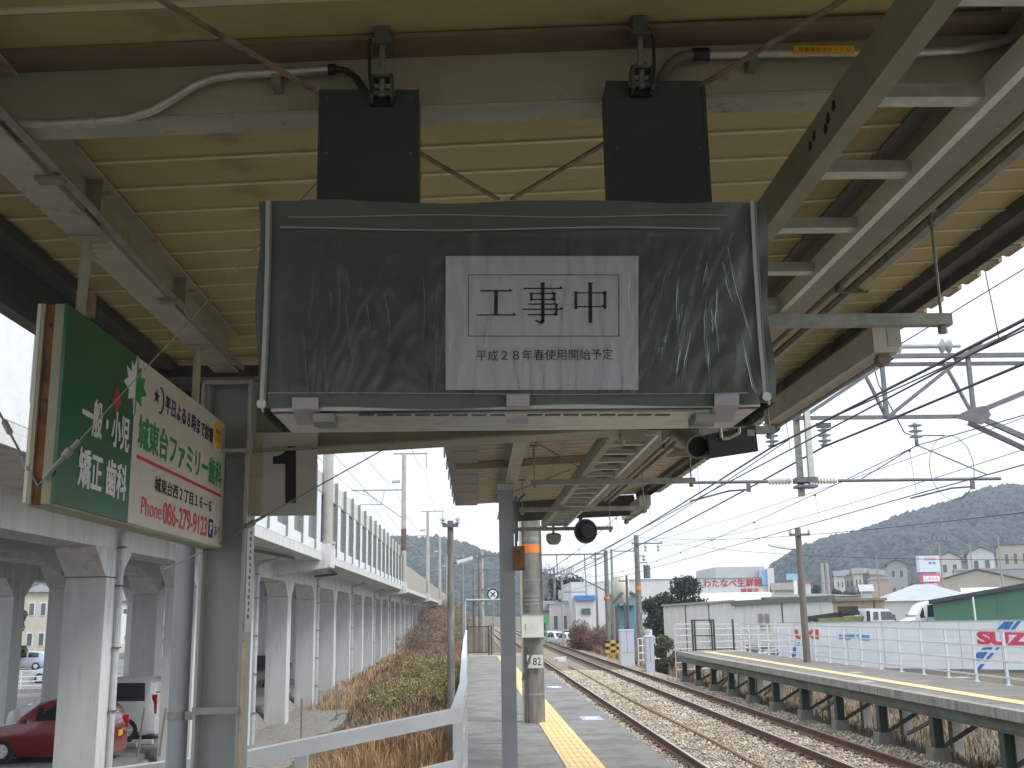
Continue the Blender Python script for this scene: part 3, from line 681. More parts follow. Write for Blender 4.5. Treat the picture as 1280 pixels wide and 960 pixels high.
# hanger boxes
for (x0, x1, xa, yt, dp) in ((400, 523, 478, 112, .10), (758, 880, 802, 101, .10)):
    a, b = at(x0, yt, YD+.09), at(x1, yt, YD+.09); zt = a.z; zbm = TL.z-.01
    q = MB(); q.box(a.x, b.x, YD+.09, YD+.09+dp, zbm, zt); hb = q.build('hanger_box', darkp, t)
    c = at(xa, 118, YD+.08)
    q = MB(); q.box(c.x-.026, c.x+.026, YD+.078, YD+.088, zt-.045, zt-.003); q.build('slot', blackt, hb)
    q = MB(); q.box(c.x-.026, c.x-.020, YD+.05, YD+.088, zt-.042, zt+.02); q.box(c.x+.020, c.x+.026, YD+.05, YD+.088, zt-.042, zt+.02); q.box(c.x-.026, c.x+.026, YD+.05, YD+.088, zt+.014, zt+.02)
    q.cyl((c.x-.032, YD+.068, zt-.02), (c.x+.032, YD+.068, zt-.02), .008, n=8); q.build('hanger_bracket', dkbeam, hb)
    q = MB(); q.cyl((c.x, YD+.068, zt-.03), (c.x, YD+.068, zt+.11), .0075, n=8); q.cyl((c.x, YD+.068, zt+.02), (c.x, YD+.068, zt+.034), .014, n=6); q.build('hanger_rod', galvd, hb)
    q = MB(); q.box(c.x-.024, c.x+.024, YD+.05, YD+.11, zt+.10, zt+.112); q.box(c.x-.018, c.x+.018, YD+.055, YD+.10, zt+.112, zt+.15); q.cyl((c.x-.03, YD+.07, zt+.125), (c.x+.03, YD+.07, zt+.125), .006, n=6); q.build('beam_clamp', dkbeam, hb)
    s_ = -1 if xa < 600 else 1
    q = MB(); q.tube([(c.x+.02*s_, YD+.06, zt+.12), (c.x+.03*s_, YD+.055, zt+.09), (c.x+.028*s_, YD+.052, zt+.02), (c.x+.022*s_, YD+.048, zt-.03)], .004, 6); q.build('safety_wire', cable, hb)
    q = MB()
    for zz in (.10, .02): q.cyl((b.x, YD+.12, zbm+.1+zz), (b.x+.006, YD+.12, zbm+.1+zz), .007, n=6)
    q.build('bolt', galvd, hb)
    for sx in (a.x+.018, b.x-.018):
        for sz_ in (zt-.02, (zt+zbm)/2, zbm+.03):
            q = MB(); q.cyl((sx, YD+.0885, sz_), (sx, YD+.09, sz_), .0035, n=8); q.build('screw', dkbeam, hb)
    q = MB(); q.box(a.x-.002, a.x+.006, YD+.0885, YD+.0895, zbm, zt); q.box(b.x-.006, b.x+.002, YD+.0885, YD+.0895, zbm, zt); q.build('folded_edge', darkp, hb)

# conduits along the rafter
Yc = 2.395
t = thing('cable_conduit', 'bent steel conduit along the rafter to the left of the covered display', 'conduit', (-.7, Yc, 2.7))
q = MB(); pts = [(-90, 130), (-40, 143), (0, 152), (60, 155), (120, 152), (160, 148), (190, 138), (215, 124), (240, 108), (265, 98), (300, 93), (360, 90), (415, 86.5)]
q.tube([at(x, y, Yc) for x, y in pts], .0115, 12); q.build('pipe', galv, t, True)
q = MB(); q.cyl(at(84, 154.5, Yc), at(120, 152, Yc), .0145, n=12); q.build('coupling', galv, t, True)
q = MB(); q.cyl(at(410, 86.8, Yc), at(420, 86.4, Yc), .0135, n=12); q.tube([at(418, 86, Yc), at(432, 88, Yc), at(446, 98, Yc), at(456, 114, Yc)], .0085, 8); q.build('flexible_hose', cable, t, True)
q = MB(); c = at(346, 101, Yc); q.box(c.x-.011, c.x+.011, Yc-.014, 2.43, c.z-.018, c.z+.012); q.build('clip', galvd, t)
t = thing('cable_conduit', 'straight steel conduit with a yellow label to the right of the covered display', 'conduit', (1, Yc, 2.8))
q = MB(); pts = [(884, 68.5), (960, 67), (1040, 66), (1100, 65.5), (1150, 65), (1200, 62), (1245, 54), (1275, 43), (1330, 10)]
q.tube([at(x, y, Yc) for x, y in pts], .0115, 12); q.build('pipe', galv, t, True)
q = MB(); q.cyl(at(866, 68, Yc), at(886, 68, Yc), .0165, n=12); q.build('coupling', blackp, t, True)
q = MB(); q.tube([at(868, 68, Yc), at(852, 71, Yc), at(838, 80, Yc), at(828, 95, Yc), at(824, 108, Yc)], .0135, 10); q.build('flexible_hose', mat('taupe_hose', (.17, .14, .11), .6), t, True)
q = MB(); c = at(940, 76, Yc); q.box(c.x-.011, c.x+.011, Yc-.014, 2.43, c.z-.016, c.z+.016); q.build('clip', galvd, t)
q = MB(); quadbox(q, 992, 57, 1068, 67, Yc-.0135, .003); lb = q.build('label', yelp, t)
text('発車標用光ケーブル', at(1030, 62, Yc-.0135), (1, 0, -.0), (0, 0, 1), .128, .0125, mat('red_brown_print', (.25, .05, .02), .5), lb, thick=.0008)

# ================================================================== ADVERTISING BOARD
t = thing('advertising_board', 'green and cream dental clinic sign board hanging beside the left canopy beam', 'signboard', (-1.2, 4, 1.87))
x0 = -1.15; ya, ym, yb = 2.97, 3.605, 4.95; z0, z1 = 1.875, 2.44
q = MB(); q.box(-1.16, x0, ya, ym, z0, z1); gp = q.build('green_panel', green, t)
q = MB(); q.box(-1.16, x0, ym, yb, z0, z1); cp = q.build('cream_panel', creamb, t)
q = MB(); q.box(-1.235, -1.225, ya, yb, z0, z1); q.build('back_panel', creamb, t)
q = MB(); q.box(-1.187, -1.161, ya+.004, ya+.03, z0-.004, z1); q.box(-1.235, -1.16, ya+.03, yb, z0-.006, z0); q.build('frame', webm, t)
q = MB(); q.box(-1.224, -1.214, ya, ya+.03, z0-.004, z1); q.build('frame', webm, t)
q = MB(); q.box(-1.213, -1.188, ya+.012, ya+.03, z0-.004, z1); rw = q.build('rusty_channel', mat('rust_orange', (.25, .105, .05), .85, var=.35, scale=14, col2=(.10, .05, .03), amt=.8, s2=9, thr=.55), t)
q = MB()
for z in (1.93, 2.16, 2.38): q.cyl((-1.2, ya+.008, z), (-1.2, ya+.012, z), .006, n=8)
q.build('bolt', blackp, rw)
RT, UP = (0, 1, 0), (0, 0, 1)
def adt(s, cy, cz, w_, h_, m_, par, **k): return text(s, (x0, cy, cz), RT, UP, w_, h_, m_, par, thick=.0015, **k)
adt('一般・小児', 3.345, 2.155, .43, .112, whitet, gp, fat=.0055)
adt('矯正 歯科', 3.345, 1.995, .43, .112, whitet, gp, fat=.0055)
def flat(pts, m_, par, name, th=.0015):       # flat print on the board, polygon in (y,z)
    q = MB(); k = len(q.v); n = len(pts)
    q.prism([(p[0], p[1]) for p in pts], 'x', x0, x0+th); return q.build(name, m_, par)
mp_ = [(0, 1), (.18, .62), (.42, .74), (.36, .42), (.78, .5), (.62, .22), (.95, .02), (.5, -.12), (.55, -.4), (.12, -.28), (.06, -.75), (-.06, -.75), (-.12, -.28), (-.55, -.4), (-.5, -.12), (-.95, .02), (-.62, .22), (-.78, .5), (-.36, .42), (-.42, .74), (-.18, .62)]
flat([(3.425+.036*a*1.2, 2.245+.055*b) for a, b in mp_], redp, gp, 'red_leaf')
lh = [(a, b) for a, b in mp_ if a <= .0001]
flat([(ym-.001+.13*a, 2.325+.118*b) for a, b in [(0, 1), (0, -.75)]+[q_ for q_ in mp_[11:]]], whitet, gp, 'white_half_leaf')
flat([(ym+.001+.13*a, 2.325+.118*b) for a, b in mp_[:11]+[(0, -.75)]], greenp, cp, 'green_half_leaf')
st = [(math.sin(i*math.pi/5)*(1 if i % 2 == 0 else .42), math.cos(i*math.pi/5)*(1 if i % 2 == 0 else .42)) for i in range(10)]
flat([(3.85+.038*a, 2.35+.03*b) for a, b in st], navy, cp, 'star')
cres = [(math.cos(a_)*1, math.sin(a_)*1) for a_ in np.linspace(-1.9, 1.9, 16)]+[(math.cos(a_)*.8-.12, math.sin(a_)*.85) for a_ in np.linspace(1.75, -1.75, 16)]
flat([(3.90+.045*a, 2.345+.05*b) for a, b in cres], navy, cp, 'crescent')
adt('平日よる８時まで診療', 4.33, 2.345, .74, .068, navy, cp, fat=.003)
adt('城東台ファミリー歯科', 4.27, 2.19, 1.22, .112, greenp, cp, fat=.006)
q = MB(); q.box(x0, x0+.0015, 3.66, 4.90, 2.098, 2.110); q.build('red_line', redp, cp)
adt('城東台西２丁目１６－６', 4.30, 2.038, .84, .052, blackt, cp, fat=.002)
adt('Phone', 3.86, 1.945, .24, .062, redp, cp)
adt('086-279-9123', 4.33, 1.945, .66, .085, redp, cp, bold=.018)
q = MB(); q.box(x0, x0+.0015, 4.69, 4.765, 1.905, 1.985); q.build('parking_mark', navy, cp); text('P', (x0+.0015, 4.728, 1.945), RT, UP, .04, .05, whitet, cp, thick=.001, bold=.03)
adt('あり', 4.84, 1.94, .10, .045, navy, cp)
flat([(4.79+.075*math.cos(a_), 2.365+.062*math.sin(a_)) for a_ in np.linspace(0, 6.283, 25)[:-1]], yelp, cp, 'yellow_dot')
text('城東台西', (x0+.0015, 4.79, 2.38), RT, UP, .10, .022, navy, cp, thick=.001); text('レークタウン', (x0+.0015, 4.79, 2.345), RT, UP, .11, .022, navy, cp, thick=.001)
for y in (3.10, 4.42):
    q = MB(); q.cyl((-1.16, y, z1), (-1.16, y, 2.672), .016, n=10); q.box(-1.21, -1.10, y-.02, y+.02, 2.672, 2.684); q.box(-1.14, -1.08, y-.006, y+.006, 2.645, 2.657); q.build('hanger_tube', webm, t)
q = MB(); q.box(-1.18, -1.13, 3.1, 3.13, z1, z1+.08); q.build('hook', rust, t)

# platform number sign
t = thing('platform_number_sign', 'square white sign with a black number 1 fixed to the canopy column', 'sign', (-.9, 4.93, 2.0))
a, b = at(331, 541, 4.93), at(395, 644, 4.93); nsm = mat('off_white_sign', (.46, .46, .43), .5, var=.04)
q = MB(); q.box(-1.018, b.x, 4.93, 4.942, b.z, a.z); q.build('panel', nsm, t)
q = MB(); q.box(-1.030, -.975, 4.922, 4.930, b.z, a.z)
for z in (2.05, 2.2, 2.36): q.cyl((-1.0, 4.915, z), (-1.0, 4.922, z), .008, n=6); q.box(-1.03, -.97, 4.917, 4.922, z-.012, z+.012)
q.build('fixing_channel', webm, t)
p = lambda x, y: at(x, y, 4.93)
nb = [(370, 558), (370, 628.5), (356.5, 628.5), (356.5, 580), (341, 580), (341, 571), (350, 569), (356, 565), (360, 558)]
q = MB(); k = len(q.v)
pts = [p(*n_) for n_ in nb]; q.prism([(v.x, v.z) for v in pts], 'y', 4.9285, 4.93); q.build('number', blackt, t)

# stay wires
def wire_thing(name, label, cat, pts, r_, m_=cable, group=None, n=5, extra=None):
    q = MB(); q.tube(pts, r_, n)
    if extra: extra(q)
    return one(name, q, m_, label, cat, group)
j0 = at(47, 607, 2.96); e1 = gz(400, 224, 2.80)
def tb(q):
    a_, b_ = j0, e1; d_ = (b_-a_)
    q.cyl(a_+d_*.02, a_+d_*.14, .007, n=8); q.lathe(a_+d_*.10, d_, [(-.02, .003), (-.012, .012), (.012, .012), (.02, .003)], 8)
wire_thing('stay_wire', 'thin stay wire running from the lower corner of the dental sign up to the roof', 'wire', [j0, e1], .002, galvd, extra=tb)
j2 = at(-40, 440, 3.1)
def tb2(q):
    for f_ in (.15, .42, .62): q.lathe(j0+(j2-j0)*f_, j2-j0, [(-.03, .003), (-.02, .009), (.02, .009), (.03, .003)], 8)
wire_thing('stay_wire', 'chain and turnbuckle stay leading left from the lower corner of the dental sign', 'wire', [j0, j2], .0035, galvd, extra=tb2)
k0, k1, k2_ = at(283, 676, 4.9), at(313, 655, 4.88), at(497, 552, 4.86)
def tb3(q): q.lathe(k1, k2_-k1, [(-.03, .004), (-.02, .013), (.02, .013), (.03, .004)], 8); q.cyl(k1, k1+(k2_-k1)*.1, .007, n=6)
wire_thing('stay_wire', 'stay wire crossing in front of the number 1 sign up to the rafter', 'wire', [at(205, 712, 4.9), k0, k1, k2_], .003, galvd, extra=tb3)

# camera, black projector box, loudspeaker, lamp, blind cases
t = thing('security_camera', 'grey cylinder camera hanging under the roof just right of and below the display', 'camera', tuple(at(868, 552, 3.7)))
a, b = at(846, 538, 3.85), at(871, 557, 3.6)
q = MB(); q.cyl(a, b, .034, .038, 20); ax = (b-a).normalized(); q.lathe(b, ax, [(-.02, .042), (.02, .042), (.02, .036), (0, .034)], 20); q.build('housing', galvd, t, True)
q = MB(); q.cyl(b+ax*.0, b+ax*.004, .034, n=20); q.build('lens', blackp, t)
q = MB(); q.box(a.x-.04, a.x-.03, a.y-.05, a.y+.1, a.z-.03, 2.56); q.box(a.x+.07, a.x+.078, a.y-.05, a.y+.06, a.z-.02, 2.56); q.build('bracket', galvd, t)
t = thing('black_box_unit', 'black box unit on a bracket hanging below the right corner of the covered display', 'monitor', tuple(at(915, 552, 3.55)))
c4 = [at(888, 573, 3.5), at(948, 564, 3.5), at(944, 531, 3.5), at(884, 543, 3.5)]
bk = [p_+Vector((.02, .16, .02)) for p_ in c4]
q = MB(); q.hexa([c4[0], c4[1], bk[1], bk[0], c4[3], c4[2], bk[2], bk[3]]); q.build('housing', blackp, t)
q = MB(); q.tube([at(902, 548, 3.49), at(900, 533, 3.49), at(912, 530, 3.49), at(924, 533, 3.49), at(924, 541, 3.49), at(910, 548, 3.49), at(902, 548, 3.49)], .007, 8); q.build('handle', galv, t)
q = MB(); quadbox(q, 934, 537, 943, 545, 3.493, .004); q.build('sticker', mat('grey_sticker', (.3, .3, .32), .5), t)
q = MB(); q.cyl(at(913, 536, 3.55), at(912, 520, 3.55)+Vector((0, 0, .35)), .012, n=8); q.build('bracket', galvd, t)
t = thing('loudspeaker', 'round dark horn loudspeaker hanging at the far end of the roof', 'loudspeaker', tuple(at(730, 664, 12.3)))
c = at(731, 664, 12.2); q = MB(); q.lathe(c, (.25, -1, -.1), [(-.22, .05), (-.12, .09), (-.02, .125), (.03, .14), (.03, .13), (-.03, .09), (-.08, .03)], 22); q.build('horn', dkbeam, t, True)
q = MB(); q.cyl(c+Vector((.03, -.03, 0)), c+Vector((.035, -.05, 0)), .085, n=18); q.build('mouth', blackt, t)
q = MB(); q.box(c.x-.06, c.x-.02, c.y+.02, c.y+.05, c.z, 2.8); q.build('bracket', dkbeam, t)
c = at(692, 672, 12.6); q = MB(); q.lathe(c, (0, 0, -1), [(-.05, .06), (-.03, .09), (.04, .085), (.08, .05), (.085, 0.01)], 16); q.cyl(c+Vector((0, 0, .05)), (c.x, c.y, 2.75), .015, n=8)
one('ceiling_speaker', q, galvd, 'small grey dome shaped speaker left of the round horn at the far roof end', 'speaker', smooth=True)
for (y0, y1, lab) in ((4.98, 7.0, 'long pale blind case hanging under the roof edge to the right of the display'), (12.6, 14.2, 'small distant blind case under the far end of the roof edge')):
    t = thing('blind_case', lab, 'blind case', (2.02, y0, 2.75))
    q = MB(); q.prism([(1.94, 2.77), (2.06, 2.77), (2.06, 2.92), (1.96, 2.92), (1.94, 2.90)], 'y', y0, y1); q.build('case', mat('beige_case', (.52, .50, .45), .6, var=.08), t)
    q = MB(); q.box(2.01, 2.075, y0-.004, y0+.06, 2.80, 2.925); q.build('end_cap', flange, t)
    for yy in (y0+.06, y1-.02):
        q = MB(); q.cyl((2.0, yy-.03, 2.745), (2.0, yy+.03, 2.745), .032, n=14); q.build('roller', mat('taupe_roller', (.2, .17, .13), .6), t, True)
    q = MB(); q.cyl((2.0, y0+.08, 2.742), (2.0, y1-.05, 2.742), .012, n=10); q.build('roller_tube', galvd, t)
    q = MB(); q.cyl((1.98, y0+.7, 2.92), (1.98, y0+.7, 2.98), .01, n=6); q.cyl((1.98, y1-.4, 2.92), (1.98, y1-.4, 2.98), .01, n=6); q.build('hanger', dkbeam, t)
# ================================================================== VIADUCT
via = thing('railway_viaduct', 'long white and grey concrete railway viaduct on rows of square piers left of the platform', 'viaduct', (-8, 20, -2.4))
PY0, PS = 20.1, 6.33
piers = [PY0+PS*k for k in range(-4, 36)]
pm = MB(); pm.box(-.355, .355, -.38, .38, -4.9, 0); pm.mi = 1
pm.box(.3552, .363, -.37, .37, -4.9, 0); pm = pm.mesh('pier', [gconc, wconc])  # paler skin on the track side: its brighter daylight is painted in
hm = MB(); hm.prism([(-.4, 0), (.4, 0), (.98, .46), (.98, .5), (-.98, .5), (-.98, .46)], 'x', -.36, .36); hm = hm.mesh('haunch', wconc)
for xc, ylim in ((-6.97, 999), (-9.69, 150), (-13.83, 90)):
    rows('pier', pm, via, [(xc, y, 2.36) for y in piers if y < ylim and y > (2 if xc < -8 else -2)])
    rows('haunch', hm, via, [(xc, y, 2.368) for y in piers if y < min(ylim, 160) and y > (2 if xc < -8 else -2)])
    m = MB(); m.box(xc-.365, xc+.365, -6, 245 if xc > -8 else ylim+4, 2.87, 3.45); m.build('edge_beam', wconc, via)
cb = MB(); cb.prism([(-7.43, 2.87), (-7.43, 2.40), (-8.0, 2.87), (-8.8, 2.87), (-9.34, 2.40), (-9.34, 3.45), (-7.43, 3.45)][::-1], 'y', -.33, .33); cb = cb.mesh('cross_beam', gconc, (-9, 0, 3))
rows('cross_beam', cb, via, [(-9, y, 3) for y in piers if y < 100])
rj = mat('rust_stain', (.22, .12, .06), .9, var=.4)
m = MB(); m.box(-7.34, -6.60, 19.70, 20.50, 2.352, 2.372); m.build('joint_seal', rj, via)
m = MB(); m.box(-15.8, -5.06, -6, 245, 3.45, 3.62); m.box(-5.2, -5.06, -6, 245, 3.622, 3.72); m.build('deck_slab', wconc, via)
# cantilever ribs under slab, brackets with masts
bk = MB(); bk.prism([(-6.7, 2.95), (-4.74, 3.22), (-4.74, 3.98), (-6.7, 3.98)], 'y', -.5, .5); bk = bk.mesh('mast_bracket', wconc, (-5, 0, 3))
mastY = [36.2, 75, 113, 151, 190]
rows('mast_bracket', bk, via, [(-5, y, 3) for y in mastY])
# noise barrier
pl = MB(); pl.box(-5.13, -5.06, -.0, 1.30, 4.02, 5.62); pl = pl.mesh('barrier_pilaster', white, (-5, 0, 4))
rc = MB(); rc.box(-5.135, -5.115, -.31, 1.0, 4.02, 5.62); rc = rc.mesh('barrier_recess', mat('dark_barrier_panel', (.16, .18, .19), .5, var=.1), (-5, 0, 4))
up_ = MB(); up_.box(-5.14, -5.11, 0, 2.52, 5.68, 6.36); up_ = up_.mesh('barrier_screen', mat('milky_screen', (.58, .60, .58), .35, var=.06, scale=1), (-5, 0, 4))
ps_ = MB(); ps_.box(-5.12, -5.0, -.04, .04, 3.74, 6.42); ps_ = ps_.mesh('barrier_post', galvd, (-5, 0, 4))
bl_ = MB(); bl_.box(-.06, .02, .25, .75, 0, .28); bl_ = bl_.mesh('cable_box', dkbeam)
YB = [8.2+2.6*k for k in range(26)]
for y in YB:
    link('barrier_post', ps_, via, (-5, y, 4)); link('barrier_pilaster', pl, via, (-5, y+.04, 4)); link('barrier_recess', rc, via, (-5, y+1.63, 4))
    link('barrier_screen', up_, via, (-5, y+.04, 4)); link('cable_box', bl_, via, (-5.15, y+1.6, 4.03))
m = MB(); m.box(-5.2, -5.055, -6, 75.8, 3.722, 4.02); m.build('parapet_base', white, via)
m = MB(); m.box(-5.16, -5.07, 8, 75.8, 5.62, 5.68); m.build('barrier_rail', galvd, via)
for z in (4.55, ): pass
bp = MB(); bp.box(-5.15, -5.08, .02, 2.48, 3.722, 5.35); bp = bp.mesh('beige_barrier_panel', mat('beige_barrier', (.38, .35, .30), .7, var=.08), (-5, 0, 4))
for k in range(66): link('beige_barrier_panel', bp, via, (-5, 75.9+2.5*k, 4))
# window like opening near: cream post behind low wall
m = MB(); m.cyl((-6.2, 12.5, 3.7), (-6.2, 12.5, 7.5), .28, .26, 16); one('viaduct_mast', m, mat('cream_mast', (.50, .46, .38), .6), 'thick cream mast seen through the gap at the left edge, behind the white parapet', 'mast', smooth=True)
# drain pipes on every other pier
dp = MB(); X0 = -6.53
dp.tube([(-5.9, 0, 3.40), (-6.1, 0, 3.30), (-6.42, 0, 3.27), (-6.52, 0, 3.18), (X0, 0, 3.0), (X0, 0, -2.4)], .055, 8)
dp = dp.mesh('drain_pipe', mat('pale_pipe', (.46, .48, .50), .5), (0, 0, 0), True)
cp_ = MB()
for z in (2.9, 2.2, 1.1, 0, -1.1): cp_.box(-6.59, -6.46, -.07, .07, z, z+.025)
cp_ = cp_.mesh('pipe_clamp', dkbeam)
for i, y in enumerate(piers):
    if i % 2 == 0 and y < 150:
        o = link('drain_pipe', dp, via, (0, y+.15, 0)); c = link('pipe_clamp', cp_, o)
m = MB(); m.tube([(-5.3, 37.0, 3.38), (-5.6, 44, 3.33), (-6.5, 44.2, 3.25)], .05, 6); m.tube([(-5.5, 33, 3.38), (-6.0, 26, 3.34)], .05, 6); m.build('deck_drain', dkbeam, via)
# hazard stripes on the rear piers
for (px, py, Y) in ((180, 857, 32.2), (62, 872, 26.1)):
    c = at(px, py, Y); q = MB(); q.box(-.0, .0, 0, 0, 0, 0) if False else None
hz = mat('yellow_hazard', (.62, .62, .05), .5)
for yc in (26.43, 32.76):
    for dx in (-.33, -.05, .22):
        q = MB(); q.prism([(-9.69+dx, -.85), (-9.69+dx+.1, -.85), (-9.69+dx+.18, -.6), (-9.69+dx+.08, -.6)], 'y', yc-.392, yc-.384); q.build('hazard_stripe', hz if dx != -.05 else blackt, via)
# viaduct masts
for i, (y, zt) in enumerate(((36.2, 12.6), (75, 12.9), (113, 12.5), (151, 12.5), (190, 12.3))):
    lab = ['pale concrete mast standing on the viaduct bracket right of the number 1 sign', 'grey viaduct mast with a rust brown band, second along the viaduct', 'third mast along the viaduct, grey with a short top arm', 'fourth mast along the viaduct, small and grey in front of the hill', 'farthest small grey mast on the viaduct'][i]
    t = thing('catenary_mast', lab, 'mast', (-4.93, y, 3.98), 'masts along the viaduct')
    m = MB(); m.cyl((-4.95, y, 3.985), (-4.95, y, zt), .20, .15, 14); m.build('pole', concl, t, True)
    m = MB(); m.cyl((-4.95, y, 3.985), (-4.95, y, 4.08), .3, n=14); m.build('collar', concl, t)
    if i == 1: m = MB(); m.cyl((-4.95, y, 6.1), (-4.95, y, 7.6), .195, .19, 14); m.build('rust_band', mat('rust_band', (.14, .07, .055), .7), t); 
    m = MB(); m.bar((-5.7, y, zt-.05), (-3.3, y, zt-.05), .1); m.bar((-3.4, y, zt-.05), (-3.4, y, zt-1.1), .07); m.build('top_arm', galvd, t)
    m = MB(); m.bar((-8.6, y, zt-2.6), (-5, y, zt-2.6), .09); m.bar((-7.8, y, zt-2.6), (-5, y, zt-4.6), .07); m.bar((-8.0, y, zt-3.6), (-6.4, y, zt-3.6), .06); m.bar((-6.5, y, zt-3.6), (-6.3, y, zt-2.6), .05)
    m.build('bracket_arm', galvd, t)
    m = MB(); m.lathe((-5.5, y, zt-2.0), (1, 0, .1), [(-.3, .05), (-.25, .12), (-.1, .14), (0, .1), (.1, .14), (.25, .12), (.3, .05)], 10); m.build('insulator', ginsul, t)
for i, (dx, zt, lab) in enumerate(((-3.5, 11.6, 'upper feeder wire running along the right side of the viaduct masts'), (-5.6, 10.6, 'upper wire on the left side of the viaduct masts'), (-6.3, 8.9, 'thin contact wire above the viaduct track'), (-7.4, 9.9, 'messenger wire above the viaduct track'))):
    pts = []
    for a, b in zip([0]+mastY, mastY+[]):
        for k in range(8):
            f_ = k/8; pts.append((dx, a+(b-a)*f_, zt-.9*4*f_*(1-f_)*(1 if i != 2 else .15)))
    m = MB(); m.tube(pts, .014, 4); one('overhead_wire', m, cable, lab, 'wire', 'wires over the viaduct')

# ================================================================== CARS
def make_car(name, label, L, W, H, col, kind='hatch', group=None):
    t = thing(name, label, 'car' if kind != 'van' else 'van', (0, 0, 0), group)
    pm_ = mat('car_paint_'+name+'_'+str(round(sum(col)*100)), col, .25, var=.02, coat=.8)
    gc = .17
    if kind == 'van': st = [(0, .42, .62), (.03, .36, .80), (.12, .34, .93), (.19, .33, 1.0), (.30, .33, 1.0), (.42, .33, 1.0), (.6, .33, 1.0), (.8, .33, 1.0), (.93, .33, 1.0), (.985, .36, 1.0), (1, .42, 1.0)]; tops = [.56, .62, .70, .86, .97, 1, 1, 1, .995, .96, .70]; belt = .58
    elif kind == 'kei': st = None; tops = None; belt = .56
    xs_, tp = {'van': ([0, .02, .08, .16, .27, .36, .5, .68, .84, .94, .985, 1], [.40, .50, .56, .62, .90, .98, 1, 1, 1, .98, .92, .55]),
               'kei': ([0, .015, .06, .16, .26, .42, .52, .66, .80, .90, .96, 1], [.34, .44, .52, .60, .66, .93, .99, 1, .98, .93, .80, .48]),
               'sedan': ([0, .015, .07, .18, .29, .42, .50, .60, .72, .84, .97, 1], [.38, .46, .54, .60, .64, .94, 1, 1, .95, .72, .66, .42])}[kind]
    bl_ = .62*H if kind != 'van' else .58*H
    m = MB(); ring = []
    for f_, z_ in zip(xs_, tp):
        x = f_*L; top = z_*H; e = 1-.16*max(0, 1-min(f_, 1-f_)/.05)
        w2 = W/2*e; b = min(bl_, top-.02)
        pts = [(-w2*.90, gc), (-w2, gc+.12), (-w2, b*.72), (-w2*.975, b), (-w2*(.80 if top > bl_+.1 else .93), max(top-.05, b+.005)), (-w2*.62, top)]
        pts = pts+[(-y, z) for y, z in pts[::-1]]
        ring.append([(x, y, z) for y, z in pts])
    n = 12
    for r_ in ring: m.v += r_
    for i in range(len(ring)-1):
        for j in range(n):
            q = (j+1) % n; m.f.append((i*n+j, i*n+q, (i+1)*n+q, (i+1)*n+j)); m.m.append(0)
    m.f.append(tuple(range(n))[::-1]); m.f.append(tuple(range((len(ring)-1)*n, len(ring)*n))); m.m += [0, 0]
    body = m.build('body', pm_, t, True)
    def surf(f_, v):                        # point on the side glass area: v 0 belt .. 1 roof edge
        z_ = np.interp(f_, xs_, tp)*H; e = 1-.16*max(0, 1-min(f_, 1-f_)/.05); w2 = W/2*e; b = min(bl_, z_-.02)
        return f_*L, w2*.975*(1-v)+w2*.80*v, b*(1-v)+(z_-.05)*v
    wins = {'van': [(.20, .30), (.33, .60), (.63, .93)], 'kei': [(.31, .39), (.41, .62), (.65, .86)], 'sedan': [(.33, .40), (.42, .58), (.61, .76)]}[kind]
    for s in (-1, 1):
        for a, b in wins:
            q = MB(); c = []
            for f_, v in ((a, .12), (b, .12), (b-.01, .86), (a+(.02 if a < .35 else .01), .86)):
                x, y, z = surf(f_, v); c.append(Vector((x, s*(y+.006), z)))
            nrm = Vector((0, -s*.03, 0)); q.hexa([c[0], c[1], c[1]+nrm, c[0]+nrm, c[3], c[2], c[2]+nrm, c[3]+nrm]); q.build('window', glassd, t)
    # windscreen and rear window
    def cross(f1, f2, k1, name_):
        q = MB(); z1, z2 = np.interp(f1, xs_, tp)*H, np.interp(f2, xs_, tp)*H; d_ = .014 if f1 < .5 else -.014
        q.hexa([(f1*L-d_, -W*.36, z1+.012), (f1*L-d_, W*.36, z1+.012), (f1*L+.02, W*.36, z1-.03), (f1*L+.02, -W*.36, z1-.03), (f2*L-d_, -W*.31, z2+.004), (f2*L-d_, W*.31, z2+.004), (f2*L+.02, W*.31, z2-.04), (f2*L+.02, -W*.31, z2-.04)]); q.build(name_, glassd, t)
    k = {'van': (.17, .35), 'kei': (.27, .42), 'sedan': (.30, .42)}[kind]; cross(k[0], k[1], 0, 'windscreen')
    q = MB(); f1, f2 = {'van': (.992, .955), 'kei': (.968, .905), 'sedan': (.83, .73)}[kind]; z1, z2 = np.interp(f1, xs_, tp)*H-.02, np.interp(f2, xs_, tp)*H-.05
    q.hexa([(f1*L+.012, -W*.36, z1), (f1*L+.012, W*.36, z1), (f1*L-.04, W*.36, z1), (f1*L-.04, -W*.36, z1), (f2*L+.03, -W*.33, z2), (f2*L+.03, W*.33, z2), (f2*L-.03, W*.33, z2), (f2*L-.03, -W*.33, z2)]); q.build('rear_window', glassd, t)
    r_ = .30 if kind != 'van' else .33
    for fx in (.17, .82):
        for s in (-1, 1):
            q = MB(); q.cyl((fx*L, s*(W/2-.17), r_), (fx*L, s*(W/2+.004), r_), r_, n=18); wh = q.build('wheel', rubber, t)
            q = MB(); q.cyl((fx*L, s*(W/2-.10), r_+.01), (fx*L, s*(W/2-.003), r_+.01), r_+.055, n=20); q.build('wheel_arch', blackp, t)
            q = MB(); q.cyl((fx*L, s*(W/2), r_), (fx*L, s*(W/2+.009), r_), r_*.60, n=16); rm = q.build('rim', galv, wh)
            q = MB()
            for a_ in range(5):
                an = a_*1.2566; q.bar((fx*L+.03*math.cos(an), s*(W/2+.012), r_+.03*math.sin(an)), (fx*L+r_*.58*math.cos(an), s*(W/2+.012), r_+r_*.58*math.sin(an)), .05, .008, (0, 1, 0))
            q.build('spoke', white, wh)
